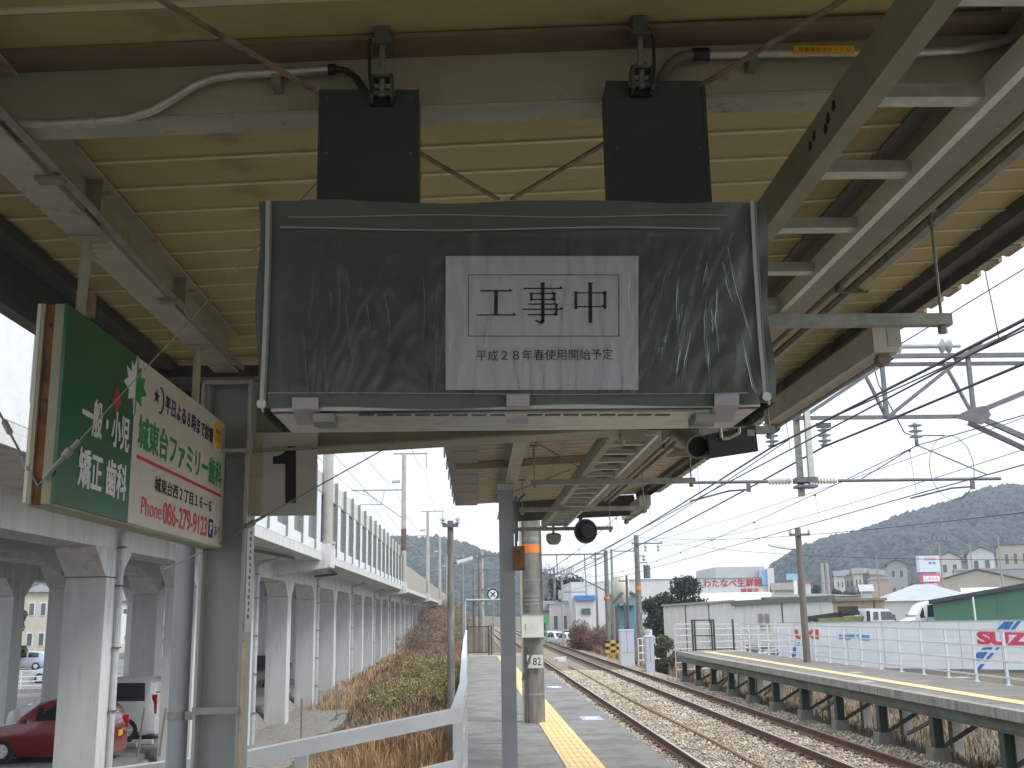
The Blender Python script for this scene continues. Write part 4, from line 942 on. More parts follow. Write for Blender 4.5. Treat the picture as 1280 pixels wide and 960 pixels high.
    lm = mat('lamp_glass', (.75, .78, .8), .1); tl = mat('tail_lamp', (.45, .02, .02), .2)
    for s in (-1, 1):
        q = MB(); q.hexa([(.02*L, s*W*.30, .42*H), (.11*L, s*W*.487, .44*H), (.12*L, s*W*.45, .44*H), (.05*L, s*W*.30, .42*H), (.03*L, s*W*.30, .50*H), (.13*L, s*W*.478, .52*H), (.13*L, s*W*.44, .52*H), (.06*L, s*W*.30, .50*H)]); q.build('headlight', lm, t)
        z1, z2 = (.42*H, .72*H) if kind == 'van' else (.45*H, .66*H)
        q = MB(); q.box(L*.975, L*1.004, s*W*.40-.05, s*W*.40+.055, z1, z2); q.build('tail_light', tl, t)
        q = MB(); q.box(.30*L, .335*L, s*(W/2+.02)-.03, s*(W/2+.02)+.07*s*0+.03, bl_*1.0, bl_+.11); q.build('mirror', pm_, t)
    q = MB(); q.box(L+.0, L+.014, -.17, .17, .36*H, .36*H+.15); q.build('number_plate', yelp if kind == 'kei' else white, t)
    q = MB(); q.box(-.01, .03, -W*.3, W*.3, .24, .38); q.build('grille', blackp, t)
    q = MB(); q.box(.03, L-.03, -W*.44, W*.44, gc-.02, gc+.02); q.build('sill', blackp, t)
    return t
GZ = -1.98
def farther(o, k=1.2):
    """the viaduct was drawn for a pier spacing of 6.3 m; it is really 7.6 m"""
    l = Vector(o.location); o.scale = (k, k, k); o.location = CAM+(l-CAM)*k
for o in [q for q in bpy.data.objects if q.parent is None and (q.name.startswith(('railway_viaduct', 'catenary_mast', 'viaduct_mast')) or q.get('group') == 'wires over the viaduct')]: farther(o)
def put(t, px, Y, rz=0, z=GZ, label=None): t.location = (float(at(px, 771, Y).x), Y, z); t.rotation_euler.z = rz; return t
red = make_car('parked_car', 'dark red small hatchback parked behind the nearest viaduct pier', 3.4, 1.48, 1.60, (.22, .008, .02), 'kei')
put(red, 2, 30.5)
van = make_car('parked_van', 'white minivan parked with its tail beside the round downpipe, behind the red car', 4.5, 1.72, 1.88, (.66, .67, .68), 'van')
put(van, 30, 35.4)
silver = make_car('parked_car', 'silver blue hatchback parked across the lot, at the left edge between the piers', 3.9, 1.65, 1.48, (.40, .46, .56), 'kei')
put(silver, 4, 90, 0, -2.0)
GRP = 'cars parked in the lot behind the viaduct'
silver['group'] = GRP
s2 = make_car('parked_car', 'grey sedan half hidden behind the silver blue hatchback', 4.3, 1.68, 1.42, (.22, .24, .26), 'sedan', GRP); put(s2, 30, 97, 0, -2.0)
s3 = dup(silver, (float(at(48, 771, 70).x), 70, -2.0), 'pale blue hatchback low behind the white guard fence, left of the rear pier'); 
s4 = make_car('parked_van', 'white van far back on the road between the left piers', 4.4, 1.7, 1.9, (.7, .71, .72), 'van', GRP); put(s4, 40, 130, 0, -1.9)
s5 = dup(s2, (float(at(196, 771, 62).x), 62, -2.0), 'dark grey car seen between the second row pier and the downpipe'); s5.rotation_euler.z = .3
s6 = dup(s2, (float(at(205, 771, 90).x), 90, -2.0), 'dark sedan farther back right of the second row pier, below the white house'); s6.rotation_euler.z = -.2
# black truck chassis visible between piers
t = thing('parked_truck', 'dark flatbed truck standing under the viaduct between two piers', 'truck', tuple(at(318, 860, 62)))
a = at(300, 830, 62); q = MB(); q.box(a.x-1.5, a.x+2.7, 61, 63, -1.1, -.8); q.build('flatbed', blackp, t)
q = MB(); q.box(a.x-1.4, a.x+2.6, 61.1, 62.9, -.8, -.35); q.build('cargo', mat('dark_cargo', (.035, .035, .04), .7, var=.4), t)
for xx in (a.x-.7, a.x+1.9):
    q = MB(); q.cyl((xx, 60.95, -1.9), (xx, 61.25, -1.9), .45, n=16); q.build('wheel', rubber, t)
q = MB(); q.box(a.x-1.4, a.x+2.6, 61.2, 62.8, -1.7, -1.1); q.build('frame', galvd, t)

# white guard fence in the lot, low wall, wheel stops
f0, f1 = gz(-30, 905, -2.3), gz(70, 868, -2.3)
def wfence(name, label, a, b, n, h, rails, m_=white, w_=.05, group=None, part_label=None):
    t = thing(name, label, 'fence', (a[0], a[1], a[2]), group); a, b = Vector(a), Vector(b)
    for k in range(n+1):
        c = a+(b-a)*k/n; q = MB(); q.box(c.x-w_/2, c.x+w_/2, c.y-w_/2, c.y+w_/2, c.z, c.z+h); q.build('post', m_, t)
    for r_ in rails:
        q = MB(); q.bar(a+Vector((0, -.03, h*r_)), b+Vector((0, -.03, h*r_)), w_*.7, w_); q.build('rail', m_, t)
    return t
wfence('guard_fence', 'white tubular guard fence across the parking lot at the left, between two piers', (-32, 56, -1.95), (-18, 63, -2.0), 9, 1.15, (.3, .5, .7, .97))
m = MB(); m.bar((-32, 55.9, -2.0), (-18, 62.9, -2.1), .25, .5); one('low_wall', m, conc, 'low grey concrete wall under the white guard fence', 'wall')
wfence('guard_fence', 'white tubular guard fence farther back, seen right of the second row pier', (-23, 66, -2.0), (-15.5, 68, -2.0), 8, 1.2, (.2, .4, .6, .8, .98))
ws = mat('wheel_stop_concrete', (.5, .5, .47), .8)
for i, (px, py, Y) in enumerate(((158, 934, 30.5), (178, 930, 31), (170, 915, 34))):
    c = gz(px, py, GZ); m = MB(); m.box(c.x-.3, c.x+.3, c.y-.08, c.y+.08, GZ, GZ+.12); one('wheel_stop', m, ws, ['left of two concrete wheel stops behind the red car', 'right of two concrete wheel stops behind the red car', 'concrete wheel stop by the rear wheel of the white minivan'][i], 'wheel stop', 'wheel stops')
for i, (px, ) in enumerate(((172,), (199,))):
    c = gz(px, 945, GZ); m = MB(); m.cyl((c.x, c.y, GZ), (c.x+.12, c.y, GZ+1.25), .03, n=8); one('marker_pole', m, galvd, ['thin grey pole leaning in front of the red car tail', 'thin grey pole leaning in front of the white minivan tail'][i], 'pole', 'poles by the parked cars')
m = MB()
for k in range(6): m.box(-14.6, -11.2, 28.9+k*2.55, 29.0+k*2.55, GZ+.001, GZ+.005)
o = one('parking_lines', m, mat('worn_white_line', (.5, .5, .48), .8, var=.2), 'worn white parking lines', 'line'); del o['category']; o['kind'] = 'structure'
# boundary wall left of the canopy column, lower left
w0, w1 = at(60, 1010, 5.9), at(258, 940, 6.6)
m = MB(); m.bar((w0.x, w0.y, w0.z-1.0), (w1.x, w1.y, w1.z-1.0), .12, 2.0); one('boundary_wall', m, white, 'low white wall at the bottom left, behind the round downpipe', 'wall')

# ================================================================== buildings: helper
def windows(par, f0, f1, z0, z1, nx_, nz_, y, ww=.6, wh=.55, m_=None):
    """grid of windows on a wall that faces the station, y = wall face"""
    for i in range(nx_):
        for j in range(nz_):
            cx = f0+(f1-f0)*(i+.5)/nx_; cz = z0+(z1-z0)*(j+.5)/nz_; w_ = (f1-f0)/nx_*ww/2; h_ = (z1-z0)/nz_*wh/2
            q = MB(); q.box(cx-w_-.06, cx+w_+.06, y-.05, y+.02, cz-h_-.06, cz+h_+.06); fr = q.build('window', white, par)
            q = MB(); q.box(cx-w_, cx+w_, y-.07, y-.045, cz-h_, cz+h_); q.build('pane', wpane, fr)
def house(name, label, px0, px1, pyt, Y, D_, wallm, roofm_, kind='gable', zb=-2, eave=None, wins=(2, 2), group=None, ridge='x', over=.35, pitch=.45, cat='house'):
    a, b = at(px0, pyt, Y), at(px1, pyt, Y); x0_, x1_ = a.x, b.x; zt = (a.z+b.z)/2; W_ = x1_-x0_
    t = thing(name, label, cat, ((x0_+x1_)/2, Y+D_/2, zb), group)
    if kind == 'flat': ze = zt-.25
    elif kind == 'gable' and ridge == 'y': ze = zt-W_/2*pitch
    else: ze = zt-D_/2*pitch*.6
    if eave is not None: ze = eave
    q = MB(); q.box(x0_, x1_, Y, Y+D_, zb-3, ze); wl = q.build('wall', wallm, t)
    o_ = over
    if kind == 'flat':
        q = MB(); q.box(x0_-.15, x1_+.15, Y-.15, Y+D_+.15, ze, zt); q.build('roof', roofm_, t)
    elif kind == 'gable' and ridge == 'y':
        xc = (x0_+x1_)/2; q = MB(); q.prism([(x0_, ze), (x1_, ze), (xc, zt-.12)], 'y', Y+.01, Y+D_-.01); q.build('gable', wallm, t)
        q = MB(); s_ = (zt-ze)/(W_/2); q.prism([(x0_-o_, ze-o_*s_), (xc, zt), (x1_+o_, ze-o_*s_), (x1_+o_, ze-o_*s_+.14), (xc, zt+.14), (x0_-o_, ze-o_*s_+.14)], 'y', Y-o_, Y+D_+o_); q.build('roof', roofm_, t)
    elif kind == 'gable':
        yc = Y+D_/2; q = MB(); s_ = (zt-ze)/(D_/2); q.prism([(Y-o_, ze-o_*s_+.01), (yc, zt), (Y+D_+o_, ze-o_*s_+.01), (Y+D_+o_, ze-o_*s_+.15), (yc, zt+.14), (Y-o_, ze-o_*s_+.15)], 'x', x0_-o_, x1_+o_); q.build('roof', roofm_, t)
        q = MB(); q.prism([(Y+.01, ze), (yc, zt-.02), (Y+D_-.01, ze)], 'x', x0_+.01, x1_-.01); q.build('gable', wallm, t)
    elif kind == 'hip':
        q = MB(); k = len(q.v); i_ = min(W_, D_)*.42
        q.v += [(x0_-o_, Y-o_, ze), (x1_+o_, Y-o_, ze), (x1_+o_, Y+D_+o_, ze), (x0_-o_, Y+D_+o_, ze), (x0_+i_, Y+D_/2, zt), (x1_-i_, Y+D_/2, zt)]
        q.f += [(0, 1, 5, 4), (1, 2, 5), (2, 3, 4, 5), (3, 0, 4), (0, 3, 2, 1)]; q.m += [0]*5; q.build('roof', roofm_, t)
    ang_ = -math.atan2((x0_+x1_)/2, Y)*.85
    if wins: windows(t, x0_+W_*.08, x1_-W_*.08, max(zb, -1.5)+.4, ze-.2, wins[0], wins[1], Y, .42, .40)
    t.rotation_euler.z = ang_
    return t
mw = lambda n, c, **k: mat(n, c, .8, var=.06, scale=.6, col2=tuple(x*.75 for x in c), amt=.4, s2=.5, **k)
wallW = mw('white_siding', (.62, .63, .63)); wallC = mw('cream_siding', (.60, .575, .50)); wallB = mw('beige_siding', (.48, .44, .37)); wallG = mw('grey_siding', (.38, .39, .40)); tanw = mw('tan_siding', (.42, .32, .20))
roofG = mat('grey_tile_roof', (.17, .17, .18), .7, var=.2, scale=3, bump=.4, bs=8); roofB = mat('brown_grey_roof', (.21, .19, .165), .8, var=.2, scale=2, bump=.3, bs=6); roofL = mat('pale_blue_grey_roof', (.40, .43, .47), .6, var=.1, scale=1)
# behind the viaduct, left
house('apartment_house', 'beige two storey house with a balcony at the left edge, seen between the piers', 14, 46, 729, 100, 8, wallB, roofG, 'hip', -2, 5.0-.6, (2, 2))
bmk = house('tiled_house', 'low house with grey tiled roof right of the beige house, left of the pier', 46, 84, 752, 112, 8, wallC, roofG, 'gable', -2, None, (2, 1), ridge='x')
house('white_house', 'white gabled house seen between the second row pier and the round downpipe', 174, 232, 750, 120, 10, wallW, roofG, 'gable', -2, 1.8, (2, 2), ridge='y')
house('white_house', 'pale two storey house behind the viaduct, just right of the nearest pier', 120, 170, 738, 140, 10, wallC, roofG, 'gable', -2, None, (3, 2), ridge='x')
house('small_shed', 'cream shed with blue roof behind the viaduct, seen right of the canopy column', 300, 332, 765, 120, 8, wallC, mat('blue_tin_roof', (.15, .28, .45), .5), 'gable', -2, None, (1, 1), ridge='x')
house('white_house', 'wide white house far behind the viaduct piers, near the left edge', -60, 16, 745, 150, 10, wallW, roofG, 'gable', -2, None, (4, 2), ridge='x')
for i, (px, py, Y, c) in enumerate(((161, 786, 90, redp), )):
    a = at(px, py, Y); q = MB(); q.box(a.x-.6, a.x+.6, Y, Y+.15, a.z-1.2, a.z+1.2); q.box(a.x-.06, a.x+.06, Y+.02, Y+.12, -2.4, a.z-1.2)
    t = one('roadside_sign', q, white, 'tall white roadside sign with a red dot beside the downpiped pier', 'sign'); m = MB(); m.cyl((a.x, Y-.03, a.z-.7), (a.x, Y-.005, a.z-.7), .3, n=14); o = m.mesh('red_dot', redp, tuple(t.location)); link('red_dot', o, t)
# ================================================================== FAR PLATFORM
t = thing('far_platform', 'raised far platform deck on green steel legs with a yellow tactile strip', 'platform', (9.5, 30, -1.7))
gst = mat('green_rusty_steel', (.13, .17, .135), .7, var=.25, scale=5, col2=(.13, .085, .06), amt=.9, s2=2.5, thr=.47, stretch=(1, .6, 2))
gleg = mat('green_leg_paint', (.045, .08, .062), .6, var=.25, scale=4, col2=(.09, .065, .045), amt=.8, s2=3, thr=.5)
m = MB(); m.prism([(8.28, 2), (10.95, 2), (10.95, 46), (8.45, 46), (8.28, 40)], 'z', -.14, 0); m.build('deck', mat('far_deck_asphalt', (.20, .19, .172), .9, var=.15, scale=2, col2=(.13, .12, .105), amt=.6, s2=1.5, bump=.4, bs=120), t)
m = MB(); m.prism([(8.24, 2), (8.36, 2), (8.53, 46.05), (8.41, 46.05), (8.24, 40)], 'z', -.16, .004); m.build('edge_strip', conc, t)
m = MB(); m.box(8.36, 8.44, 2, 46, -.36, -.145); m.box(10.6, 10.7, 2, 46, -.36, -.145); m.box(8.44, 10.7, 45.9, 46, -.36, -.145); m.build('edge_beam', gst, t)
m = MB(); m.box(8.30, 8.47, 2, 46, -.375, -.362); m.build('edge_flange', gst, t)
xt = lambda y: 9.02+(y-18)*.012
tl2 = MB(); tl2.box(-.16, .16, -.248, .248, .001, .010); tl2 = tl2.mesh('tactile_tile', yel)
for k in range(62): link('tactile_tile', tl2, t, (xt(14+k*.5), 14+k*.5, .002))
for k in range(4): link('tactile_tile', tl2, t, (9.75+.36*k, 44.8, .002))
lg = MB(); lg.box(-.09, -.075, -.09, .09, .42, 1.0); lg.box(.075, .09, -.09, .09, .42, 1.0); lg.box(-.075, .075, -.008, .008, .42, 1.0); lg = lg.mesh('leg', gleg)
ft = MB(); ft.prism([(-.27, -.6), (.27, -.6), (.15, .42), (-.15, .42)], 'y', -.17, .17); ft = ft.mesh('footing', poleconc)
lc = MB(); lc.box(-.11, .11, -.11, .11, -.6, 1.35); lc = lc.mesh('concrete_leg', concl)
cbm = MB(); cbm.box(8.44, 10.6, -.05, .05, -.14-.20, -.145); cbm = cbm.mesh('cross_beam', gst, (9.5, 0, 0))
brm = MB(); brm.bar((8.5, 0, -.95), (9.6, 0, -.34), .05, .07); brm = brm.mesh('diagonal_brace', dkbeam, (9.5, 0, 0))
br2 = MB(); br2.bar((8.42, .1, -.42), (8.42, 1.6, -.85), .05, .06); br2 = br2.mesh('side_brace', dkbeam, (8.42, 0, 0))
for k in range(13):
    y = 12.2+2.7*k
    link('leg', lg, t, (8.42, y, -1.37)); link('footing', ft, t, (8.42, y, -1.35)); link('concrete_leg', lc, t, (10.2, y+.6, -1.72)); link('cross_beam', cbm, t, (9.5, y, 0)); link('diagonal_brace', brm, t, (9.5, y+.06, 0))
    if k % 2: link('side_brace', br2, t, (8.50, y, 0))
for px, py in ((1203, 847), (1070, 841), (1082, 852)):
    c = gz(px, py, 0); q = MB(); q.box(c.x-.16, c.x+.16, c.y-.25, c.y+.25, .002, .005); q.build('floor_marking', mat('worn_marking', (.36, .36, .36), .8, var=.2, scale=6), t)
# white railing along the back edge
t = thing('platform_fence', 'white four rail fence along the back edge of the far platform', 'fence', (10.7, 30, 0))
po = MB(); po.box(-.024, .024, -.024, .024, 0, 1.12); po.box(-.06, .06, -.06, .06, 0, .02); po = po.mesh('post', fencew)
for k in range(26): link('post', po, t, (10.78, 9.6+1.4*k, .002))
for z in (.16, .48, .78, 1.09):
    m = MB(); m.bar((10.74, 8, z), (10.74, 44.7, z), .022, .034 if z < 1 else .045); m.build('rail', fencew, t)
# gate at the far end
t = thing('platform_end_gate', 'dark framed gate with thin wires at the far end of the raised platform', 'gate', (9.5, 46, 0))
for px in (866, 869, 890, 893, 917):
    c = at(px, 800, 46.02); m = MB(); m.box(c.x-.035, c.x+.035, 45.98, 46.05, -.1, 1.28); m.build('post', dkg, t)
for z in (.06, .62, 1.25):
    a, b = at(866, 800, 46), at(893 if z > .5 else 917, 800, 46); m = MB(); m.box(a.x, b.x, 46.0, 46.03, z-.025, z+.025); m.build('rail', dkg, t)
wv = mat('pale_wire', (.55, .56, .56), .5)
wfence('wire_fence', 'thin pale wire fence below the white warehouse, at the end of the raised platform', (8.6, 47.5, -1.3), (17.5, 56, -1.5), 9, 2.4, (.2, .32, .44, .56, .68, .8, .92, 1), wv, .04)

# ================================================================== CONCRETE POLE 82
pole82 = thing('concrete_pole', 'thick weathered concrete pole on the platform with orange band and plate 82', 'utility pole', (.86, 16.64, 0))
m = MB(); m.cyl((.86, 16.64, 0), (.86, 16.64, 8.2), .158, .118, 24); m.build('pole', poleconc, pole82, True)
def band(z0_, z1_, mm, nm, r_=.160): 
    q = MB(); rr = .158-.040*((z0_+z1_)/2)/8.2+.004; q.cyl((.86, 16.64, z0_), (.86, 16.64, z1_), rr, n=24); return q.build(nm, mm, pole82, True)
zz = lambda y_: at(668, y_, 16.5).z
band(zz(691), zz(680), orange, 'orange_band'); band(zz(676), zz(671), galvd, 'steel_strap'); band(zz(726), zz(724), galvd, 'steel_strap'); band(zz(751), zz(749), galvd, 'steel_strap'); band(zz(869), zz(867), conc, 'steel_strap')
for (y_, ) in ((745,), (755,)): band(zz(y_)-.01, zz(y_)+.01, galvd, 'steel_strap')
a, b = at(652.5, 797, 16.4), at(679, 768, 16.4); q = MB(); q.box(a.x, b.x, 16.36, 16.52, a.z, b.z); bx = q.build('white_box', mat('cream_white_box', (.62, .62, .58), .4), pole82)
q = MB(); q.box(a.x-.01, b.x+.01, 16.35, 16.53, b.z-.002, b.z+.012); q.box(a.x+.05, a.x+.062, 16.352, 16.36, a.z+.1, a.z+.2); q.build('box_lid', galvd, bx)
a, b = at(659, 835.5, 16.4), at(679, 818.5, 16.4); q = MB(); q.box(a.x, b.x, 16.44, 16.455, a.z, b.z); pl_ = q.build('number_plate', mat('plate_white', (.6, .6, .57), .5), pole82)
c = (a+b)/2; text('上', (c.x-.075, 16.44, c.z), (1, 0, 0), (0, 0, 1), .045, .06, blackt, pl_, thick=.003); text('82', (c.x+.03, 16.44, c.z), (1, 0, 0), (0, 0, 1), .12, .11, blackt, pl_, thick=.003)
q = MB(); q.tube([(.70, 16.6, 0), (.70, 16.6, 1.2), (.695, 16.6, 2.4), (.69, 16.6, 4.2)], .022, 8); q.build('conduit', mat('cream_conduit', (.52, .50, .42), .5), pole82)
q = MB(); q.tube([(.735, 16.5, 0), (.735, 16.5, .8), (.74, 16.5, 1.1)], .014, 6); q.tube([(1.0, 16.5, 1.2), (1.005, 16.55, 2.2), (1.0, 16.55, 2.9)], .010, 6); q.tube([(.68, 16.45, .62), (.76, 16.43, .85), (.84, 16.44, 1.05)], .018, 6); q.build('cable', dkbeam, pole82)

# ================================================================== OVERHEAD LINE PORTAL (near)
Yt = 16.64
T = lambda x, y: at(x, y, Yt)
port = thing('catenary_portal', 'steel truss beam across the tracks with insulators and drop posts, at the upper right', 'gantry', (5.5, Yt, -1.3))
zb_, zt_ = 4.52, 5.5
L0 = .95
m = MB(); m.bar((L0, Yt-.2, zb_), (7.95, Yt-.2, zb_), .05, .06); m.build('bottom_chord', gsteel, port)
m = MB(); m.bar((L0, Yt-.25, zt_), (12.2, Yt-.25, zt_), .06, .07); m.build('top_chord', gsteel, port)
m = MB(); m.bar((L0, Yt+.25, zt_-.02), (12.2, Yt+.25, zt_-.02), .05, .06); m.build('top_chord', gsteel, port)
for k, x in enumerate((1.8, 3.4, 5.1, 6.5, 7.9)):
    m = MB(); m.bar((x, Yt-.22, zb_), (x, Yt-.22, zt_), .06); m.bar((x-.0, Yt-.2, zb_), (x-.2, Yt+.22, zt_), .045); m.build('web_post', gsteel, port)
for a, b in (((1.8, zb_), (3.4, zt_)), ((3.5, zb_), (5.1, zt_)), ((5.15, zb_), (6.75, zt_+.02)), ((6.55, zb_+.02), (8.15, 5.72))):
    m = MB(); m.bar((a[0], Yt-.2, a[1]), (b[0], Yt-.2, b[1]), .055); m.build('diagonal', gsteel, port)
m = MB(); m.bar((7.95, Yt-.2, zb_), (12.2, Yt-.2, 2.5), .07, .08); m.bar((7.95, Yt+.1, zb_-.05), (12.2, Yt+.1, 2.35), .07, .07); m.build('knee_brace', gsteel, port)
m = MB(); m.bar((8.0, Yt-.2, zb_+.08), (10.6, Yt-.2, zt_+.1), .08); m.build('diagonal', gsteel, port)
m = MB(); m.prism([(7.55, zb_-.02), (8.0, zb_-.14), (8.15, zb_+.0), (8.1, zb_+.16), (7.85, zb_+.12)], 'y', Yt-.27, Yt-.23); m.build('gusset', gsteel, port)
m = MB(); m.cyl((12.3, Yt, -2), (12.3, Yt, 8), .17, .13, 16); m.build('pole', poleconc, port, True)
for x, y0, y1 in ((5.09, 3.30, 4.9), (5.22, 3.42, 5.0)):
    m = MB(); m.bar((x, Yt-.1 if x < 5.2 else Yt-.24, y0), (x, Yt-.1 if x < 5.2 else Yt-.24, y1), .085, .085, (0, 1, 0)); m.build('drop_post', galvd if x < 5.2 else galv, port)
m = MB(); m.box(4.98, 5.3, Yt-.3, Yt-.05, 3.50, 3.58); m.box(4.98, 5.3, Yt-.3, Yt-.05, 3.42, 3.46); m.build('clamp', gsteel, port)
# hinged arms with insulators
def insul(q, c, ax_, n=3, r_=.12, pitch=.075, core=.035):
    prof = [(0, core)]
    for i in range(n):
        h = (i+.3)*pitch; prof += [(h, core), (h+.012, r_), (h+.03, r_*.85), (h+.036, core)]
    prof.append((n*pitch+.02, core)); q.lathe(c, ax_, prof, 12)
zl = 3.55
m = MB(); m.cyl((4.95, Yt, zl), (4.45, Yt, zl), .022, n=8); m.build('arm_end', gsteel, port)
for s_, x0_ in ((-1, 4.97), (1, 5.32)):
    q = MB(); insul(q, (x0_, Yt, zl), (s_, 0, 0), 7, .055, .05, .03); q.build('rod_insulator', winsul, port)
    xe = x0_+s_*.4; q = MB(); q.cyl((xe, Yt, zl), (3.4 if s_ < 0 else 8.32, Yt, zl+(.0)), .026, n=8); q.build('steady_arm', gsteel, port)
for x in (4.712, 5.555):
    q = MB(); insul(q, (x, Yt, 4.40), (0, 0, -1), 3, .11, .085, .035); q.build('line_insulator', ginsul, port)
    q = MB(); q.box(x-.1, x+.1, Yt-.06, Yt+.06, 4.40, 4.44); q.bar((x-.12, Yt, 4.46), (x+.12, Yt, 4.46), .03); q.box(x-.06, x+.06, Yt-.03, Yt+.03, 4.10, 4.13); q.build('insulator_cap', gsteel, port)
q = MB(); insul(q, (7.03, Yt, 4.46), (0, 0, -1), 3, .11, .09, .03); q.build('line_insulator', ginsul, port)
q = MB(); q.cyl((7.03, Yt, 4.2), (7.03, Yt, 4.08), .03, n=8)
for a, b in (((7.03, 4.1), (6.1, 3.58)), ((7.03, 4.1), (8.1, 3.62))): q.tube([(a[0], Yt, a[1]), (b[0], Yt, b[1])], .010, 6)
q.build('bridle_wire', gsteel, port)
for x in (4.29, 7.86):
    q = MB(); q.bar((x, Yt, zl), (x, Yt, zl-.16), .06, .04, (0, 1, 0)); q.tube([(x, Yt, zl-.12), (x-.3, Yt+.1, zl-.13), (x-.7, Yt+.3, zl-.22), (x-.85, Yt+.4, zl-.25)], .014, 6); q.build('registration_arm', gsteel, port)
q = MB(); q.lathe((7.0, Yt, 5.72), (1, 0, 0), [(-.2, .02), (-.12, .06), (-.1, .12), (-.07, .04), (.05, .04), (.55, .04), (.6, .13), (.64, .05), (.72, .12), (.76, .03), (.9, .03)], 10); q.build('strain_insulator', ginsul, port)
q = MB(); q.bar((7.7, Yt-.2, 5.45), (8.55, Yt-.2, 5.80), .10, .08); q.build('bracket', gsteel, port)
q = MB(); q.tube([(7.0, Yt, 5.72), (6.5, Yt, 5.73), (6.42, Yt, 5.55), (6.5, Yt, 5.1), (6.85, Yt, 4.3), (7.0, Yt, 4.25), (7.5, Yt, 4.25)], .010, 5); q.build('jumper_wire', cable, port)
q = MB(); an_ = np.linspace(0, 6.283, 22); q.tube([(7.6+.36*math.cos(a_), Yt+.1, 3.75+.52*math.sin(a_)) for a_ in an_], .006, 4); q.build('jumper_wire', cable, port)
q = MB(); q.tube([(7.0, Yt, 5.72), (1.0, Yt, 5.70)], .009, 4); q.build('guy_wire', cable, port)

# ------------------------------------------------------------------ wires along the tracks
def sag(x, z, y0, y1, s_, n=14, x1=None): return [(x+((x1 if x1 is not None else x)-x)*i/n, y0+(y1-y0)*i/n, z-s_*4*(i/n)*(1-i/n)) for i in range(n+1)]
def long_wire(x, z, s_, r_, lab, group, zdip=0, x_end=None):
    pts = sag(x, z, -28, Yt, s_) + sag(x, z, Yt, 75, s_, x1=x_end)[1:]+sag(x_end or x, z, 75, 130, s_)[1:]+sag(x_end or x, z, 130, 190, s_)[1:]
    return wire_thing('overhead_wire', lab, 'wire', pts, r_, cable, group, 5)
G1 = 'feeder wires over the tracks'
long_wire(4.712, 4.10, .25, .017, 'thick black feeder wire on the left grey insulator of the gantry', G1)
long_wire(5.555, 4.10, .30, .017, 'thick black feeder wire on the right grey insulator of the gantry', G1)
long_wire(5.2, 4.35, .45, .010, 'thin wire between the two thick feeder wires', G1)
G2 = 'catenary wires over the tracks'
for xc, nm in ((3.7, 'near'), (7.2, 'far')):
    dx = .55 if nm == 'near' else .6
    mz = 4.10 if nm == 'far' else 4.25
    long_wire(xc-.1, 3.36, .02, .009, 'contact wire over the %s track' % nm, G2)
    pts = sag(xc-.15, mz, -28, Yt, .5)+sag(xc-.15, mz, Yt, 75, .55)[1:]+sag(xc-.15, mz, 75, 130, .5)[1:]
    wire_thing('overhead_wire', 'messenger wire above the contact wire of the %s track' % nm, 'wire', pts, .008, cable, G2, 5)
    q = MB()
    for k in range(26):
        y = -8+5*k
        if y < Yt: f_ = (y+28)/(Yt+28); s_ = .5
        elif y < 75: f_ = (y-Yt)/(75-Yt); s_ = .55
        else: f_ = (y-75)/55; s_ = .5
        zm = mz-s_*4*f_*(1-f_); q.tube([(xc-.1, y, 3.36), (xc-.15, y, zm)], .004, 4); q.lathe((xc-.15, y, zm-.02), (0, 0, 1), [(-.02, .01), (0, .03), (.02, .01)], 6)
    one('wire_droppers', q, cable, 'thin vertical droppers of the %s track overhead line' % nm, 'wire', G2)
wire_thing('overhead_wire', 'high wire crossing above the right side of the gantry', 'wire', [at(1290, 330, 14), at(1060, 470, 15), at(1035, 487, 15.2)], .009, cable, G1)
for i, (p_, q_) in enumerate((((800, 672, 63), (1285, 700, 25)), ((825, 683, 63), (1285, 560, 22)), ((800, 671, 63), (1285, 640, 20)), ((757, 689, 76), (1285, 520, 22)))):
    a, b = at(*p_), at(*q_); pts = [a+(b-a)*k/12-Vector((0, 0, .8*4*(k/12)*(1-k/12)*.4)) for k in range(13)]
    wire_thing('overhead_wire', ['lowest thin wire from the banded pole towards the far platform', 'thin wire from the end of the banded pole crossarm up to the right', 'thin wire from the banded pole top to the right edge', 'thin wire from the gantry pole beyond the station up to the right'][i], 'wire', pts, .009, cable, 'thin power lines on the right')

